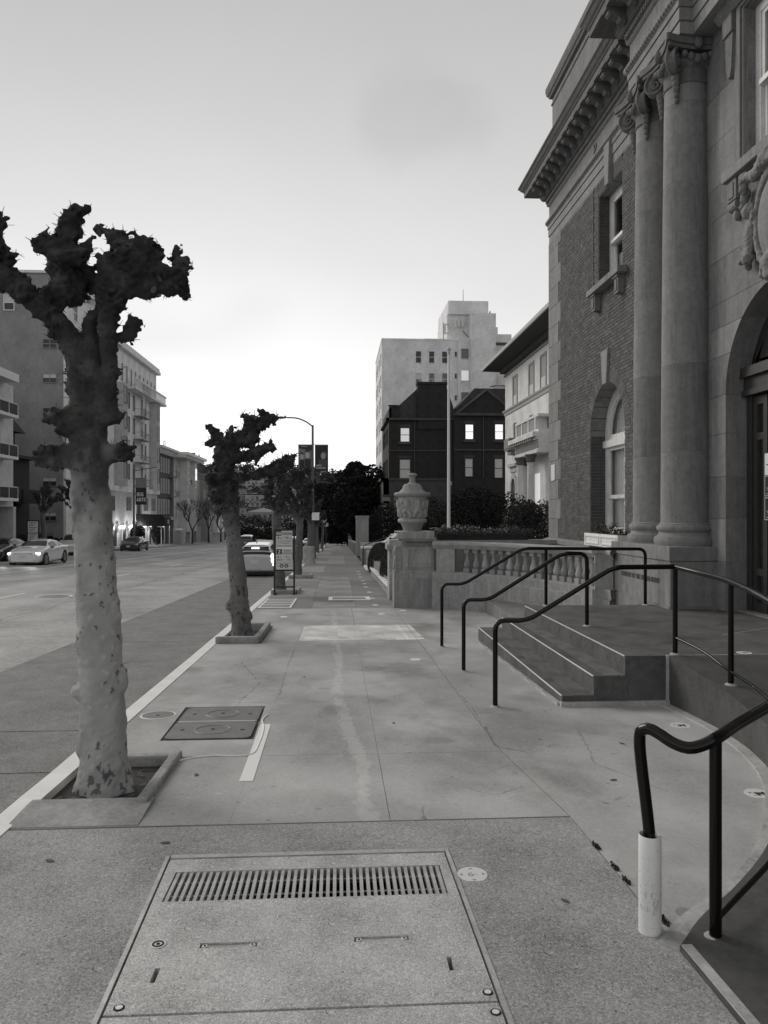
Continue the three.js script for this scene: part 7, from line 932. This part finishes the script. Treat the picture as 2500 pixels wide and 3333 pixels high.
{ // cream bay-fronted house
  const g = thing('bay_fronted_house', 'cream bay fronted house with overhanging cornice', 'building', [-32, -3.5, -130]); const m = M(.62, { map: rep(tStucco, 2), r: .9 });
  part(g, 'wall', [bb(-48, XL, -4.5, 10.4, -123.6, -138.6)], m); part(g, 'cornice', [bb(-48, XL + 2.0, 10.4, 10.75, -122.9, -139.6), bb(-48, XL + 2.4, 10.75, 11.2, -122.8, -140.2)], M(.68, { r: .8 }));
  for (const z of [-129, -135.4]) { part(g, 'bay', [plan([[XL, z + 2.2], [XL + 1.3, z + 1.2], [XL + 1.3, z - 1.2], [XL, z - 2.2]].reverse(), -1.6, 10.4)], m); for (let r = 0; r < 3; r++) win(g, { ax: 'x', c: XL + 1.3, s: 1 }, z, .6 + r * 3.3, 1.7, 2.0, { pm: r === 2 && z < -133 ? mLit : mPaneM }); part(g, 'belt', [bb(XL + 1.3, XL + 1.42, 2.95, 3.2, z - 1.25, z + 1.25), bb(XL + 1.3, XL + 1.42, 6.3, 6.5, z - 1.25, z + 1.25)], M(.5)); }
  for (let r = 0; r < 3; r++) win(g, FL, -125.2, .8 + r * 3.3, .8, 1.8, {}); fireEscape(g, XL + .05, -132.2, 1.8, [3, 6.3], mIronW); part(g, 'garage_door', [fb(FL, -127.5, -124.5, -4.2, -1.6, 0, .08), fb(FL, -136.5, -133, -4.3, -1.8, 0, .08)], mMid);
}
{ // dark turreted house
  const g = thing('turreted_house', 'dark house with pointed roof and tall gridded window', 'building', [-32, -4, -147]); const m = M(.17, { map: rep(tStone, 1.5), r: .9 });
  part(g, 'wall', [bb(-48, XL, -5, 8.6, -139.2, -156)], m); part(g, 'parapet', [bb(XL - .3, XL + .1, 8.6, 9.1, -139.2, -156), ...[-139.6, -144, -148, -152, -155.6].map(z => bb(XL - .3, XL + .1, 9.1, 9.5, z - .3, z + .3))], m); part(g, 'roof', [elevX([[-156, 8.6], [-139.2, 8.6], [-143, 10.2], [-147.5, 11.8], [-152, 10.2]], -40, XL - .5)], M(.04, { r: .9 })); part(g, 'turret', [new THREE.ConeGeometry(1, 3.6, 12).translate(XL - 1.2, 11.4, -152.5)], M(.04)); part(g, 'chimney', [bb(XL - 2, XL - 1.3, 10.5, 13, -149.2, -148.4)], m);
  win(g, FL, -144, 2.4, 4.2, 5, { mull: 3, t: .25, fm: mMid, pm: mPaneM }); win(g, FL, -151.5, 2.4, 2.4, 3.6, { mull: 1, fm: mMid, pm: mPaneM }); part(g, 'garage_door', [fb(FL, -147, -142, -4.6, -1, 0, .1)], mMid);
  const q = thing('corner_house', 'pale corner house at the far end of the left side', 'building', [-30, -5.4, -168]); part(q, 'wall', [bb(-44, XL, -6, 4.2, -157, -178)], M(.36, { map: rep(tStucco, 2), r: .9 })); part(q, 'cornice', [bb(-44, XL + .8, 4.2, 4.7, -156.8, -178.6)], mCream); for (let r = 0; r < 2; r++) for (let i = 0; i < 5; i++) win(q, FL, -159.5 - i * 4, -2.6 + r * 3.6, 1.4, 2, { pm: i % 2 ? mPaneM : mPaneD }); for (const z of [-163, -169, -175]) part(q, 'bay', [bb(XL, XL + 1, -2.6, 4.2, z - 1.3, z + 1.3)], mCream);
}
bare('bare spreading tree in front of the bay house', [-22.8, gy(-22.8, -122), -122], 8, 501); bare('second bare tree nearer the turreted house', [-22.6, gy(-22.6, -136), -136], 9, 733); bare('third bare tree farther up the left side', [-22.6, gy(-22.6, -150), -150], 8.5, 977);
{ // pollards on the far pavement
  const p1 = copyOf(tree3, 'far_pollard_tree', 'dark pollarded tree behind the white coupe', [-23.4, gy(-23.4, -63) - .03, -63], 1.1, 1.35); p1.userData.group = 'pollarded trees across the street'; const p2 = copyOf(tree3, 'far_pollard_tree', 'pollarded tree partly hidden by the first trunk', [-22.6, gy(-22.6, -67) - .03, -67], 3.6, 1.5); p2.userData.group = 'pollarded trees across the street';
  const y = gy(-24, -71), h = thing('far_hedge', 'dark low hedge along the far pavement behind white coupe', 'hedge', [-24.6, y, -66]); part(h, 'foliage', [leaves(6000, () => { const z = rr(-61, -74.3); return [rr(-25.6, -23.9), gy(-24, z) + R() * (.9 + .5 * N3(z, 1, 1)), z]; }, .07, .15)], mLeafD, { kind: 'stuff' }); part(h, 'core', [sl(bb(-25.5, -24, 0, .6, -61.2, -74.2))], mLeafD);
}
// ---------- far hillside ----------
{
  seed = 4242; const hm = [.50, .42, .58, .34, .26].map(v => M(v, { map: rep(tStucco, 6), r: .9 })); const places = ['white house', 'cream house', 'grey house', 'pale flats', 'dim house', 'flat roofed house', 'wide house', 'small house'];
  const order = ['top left', 'upper', 'upper middle', 'upper right', 'middle left', 'centre', 'middle', 'middle right', 'lower left', 'lower', 'lower middle', 'lower right', 'lowest left', 'lowest', 'lowest right', 'far right'];
  const rowsH = [[-690, 70], [-640, 52], [-600, 36], [-560, 22]]; let k = 0;
  const spotsH = [[-108, -800, 20, 11], [-86, -770, 24, 11], [-66, -760, 18, 9], [-48, -740, 16, 8], [-98, -720, 26, 9], [-70, -700, 26, 9], [-46, -690, 20, 8], [-30, -680, 18, 9], [-88, -650, 22, 8], [-62, -640, 26, 8], [-38, -630, 22, 8], [-18, -640, 18, 9], [-76, -590, 20, 7], [-50, -580, 22, 7], [-24, -590, 18, 8], [-4, -620, 18, 8]];
  for (const [x, z, w, h] of spotsH) {
    const y = landY(x, z), g = thing('hillside_house', order[k] + ' ' + places[(k * 3) % 8] + ' on the distant hillside', 'house', [x, y, z], 'houses on the distant hillside'); const F = { ax: 'z', c: z + 5, s: 1 };
    part(g, 'wall', [bb(x - w / 2, x + w / 2, y - 3, y + h, z - 5, z + 5)], hm[(k * 7) % 5]); part(g, 'roof', k % 3 ? [bb(x - w / 2 - .6, x + w / 2 + .6, y + h, y + h + .6, z - 5.4, z + 5.6)] : [elevZ([[x - w / 2 - .6, y + h], [x + w / 2 + .6, y + h], [x, y + h + 3.4]], z - 5.3, z + 5.4)], M(k % 2 ? .5 : .2, { r: .9 }));
    const n = Math.floor(w / 4); for (let r = 0; r < Math.floor(h / 3.6); r++) for (let i = 0; i < n; i++) part(g, 'window', [fb(F, x - w / 2 + (i + .5) * w / n - 1.1, x - w / 2 + (i + .5) * w / n + 1.1, y + 1 + r * 3.6, y + 3 + r * 3.6, 0, .15)], mPaneM);
    k++;
  }
  const tp = []; const blobs = []; for (let i = 0; i < 420; i++) { const x = rr(-180, 60), z = rr(-990, -500), r = rr(4, 9); blobs.push([x, landY(x, z) + r * .5, z, r * 1.2, r]); }
  const wd = solo('hillside_woods', 'dark trees filling the distant hillside between the houses', 'woods', [leaves(26000, inBlob(blobs, 30), 1.0, 2.3)], M(.055, { r: .95, side: THREE.DoubleSide })); wd.userData.kind = 'stuff';
  const lb = []; for (let i = 0; i < 16; i++) { const x = rr(-30, -6), z = rr(-262, -245), r = rr(3, 5); lb.push([x, landY(x, z) + r * .55, z, r * 1.4, r]); }
  for (const [l, x, z, r] of [['dark round tree below the crest right of the road', -19, -268, 8], ['dark tree group beside the crest on the left', -33, -258, 7], ['dark tree behind the kerb trees', -10, -262, 6.5]]) { const y = landY(x, z); const g = thing('crest_tree', l, 'tree', [x, y, z], 'trees below the crest'); part(g, 'crown', [leaves(3500, inBlob([[x, y + r * .7, z, r, r * .8], [x + r * .6, y + r * .4, z, r * .7, r * .6], [x - r * .5, y + r * .5, z, r * .7, r * .7]], 3), .3, .6)], mLeafD, { kind: 'stuff' }); part(g, 'trunk', [rod([x, y - 1, z], [x, y + r, z], .4, .2)], mTwig); }
  const gx = -12, gz = -300, gyy = landY(gx, gz), hs = thing('gabled_cottage', 'small pale gabled roof showing over the parked hatchback', 'house', [gx, gyy, gz]); part(hs, 'wall', [bb(gx - 6, gx + 6, gyy - 4, gyy + 11.4, gz - 6, gz + 6)], M(.3, { r: .9 })); part(hs, 'roof', [elevZ([[gx - 7, gyy + 11.2], [gx + 7, gyy + 11.2], [gx - 2, gyy + 15]], gz - 6.5, gz + 6.5)], M(.16)); part(hs, 'barge_board', [rod([gx - 7, gyy + 11.2, gz + 6.6], [gx - 2, gyy + 15.1, gz + 6.6], .25, .25, 4), rod([gx + 7, gyy + 11.2, gz + 6.6], [gx - 2, gyy + 15.1, gz + 6.6], .25, .25, 4)], M(.7));
}
renderer.render(scene, camera);
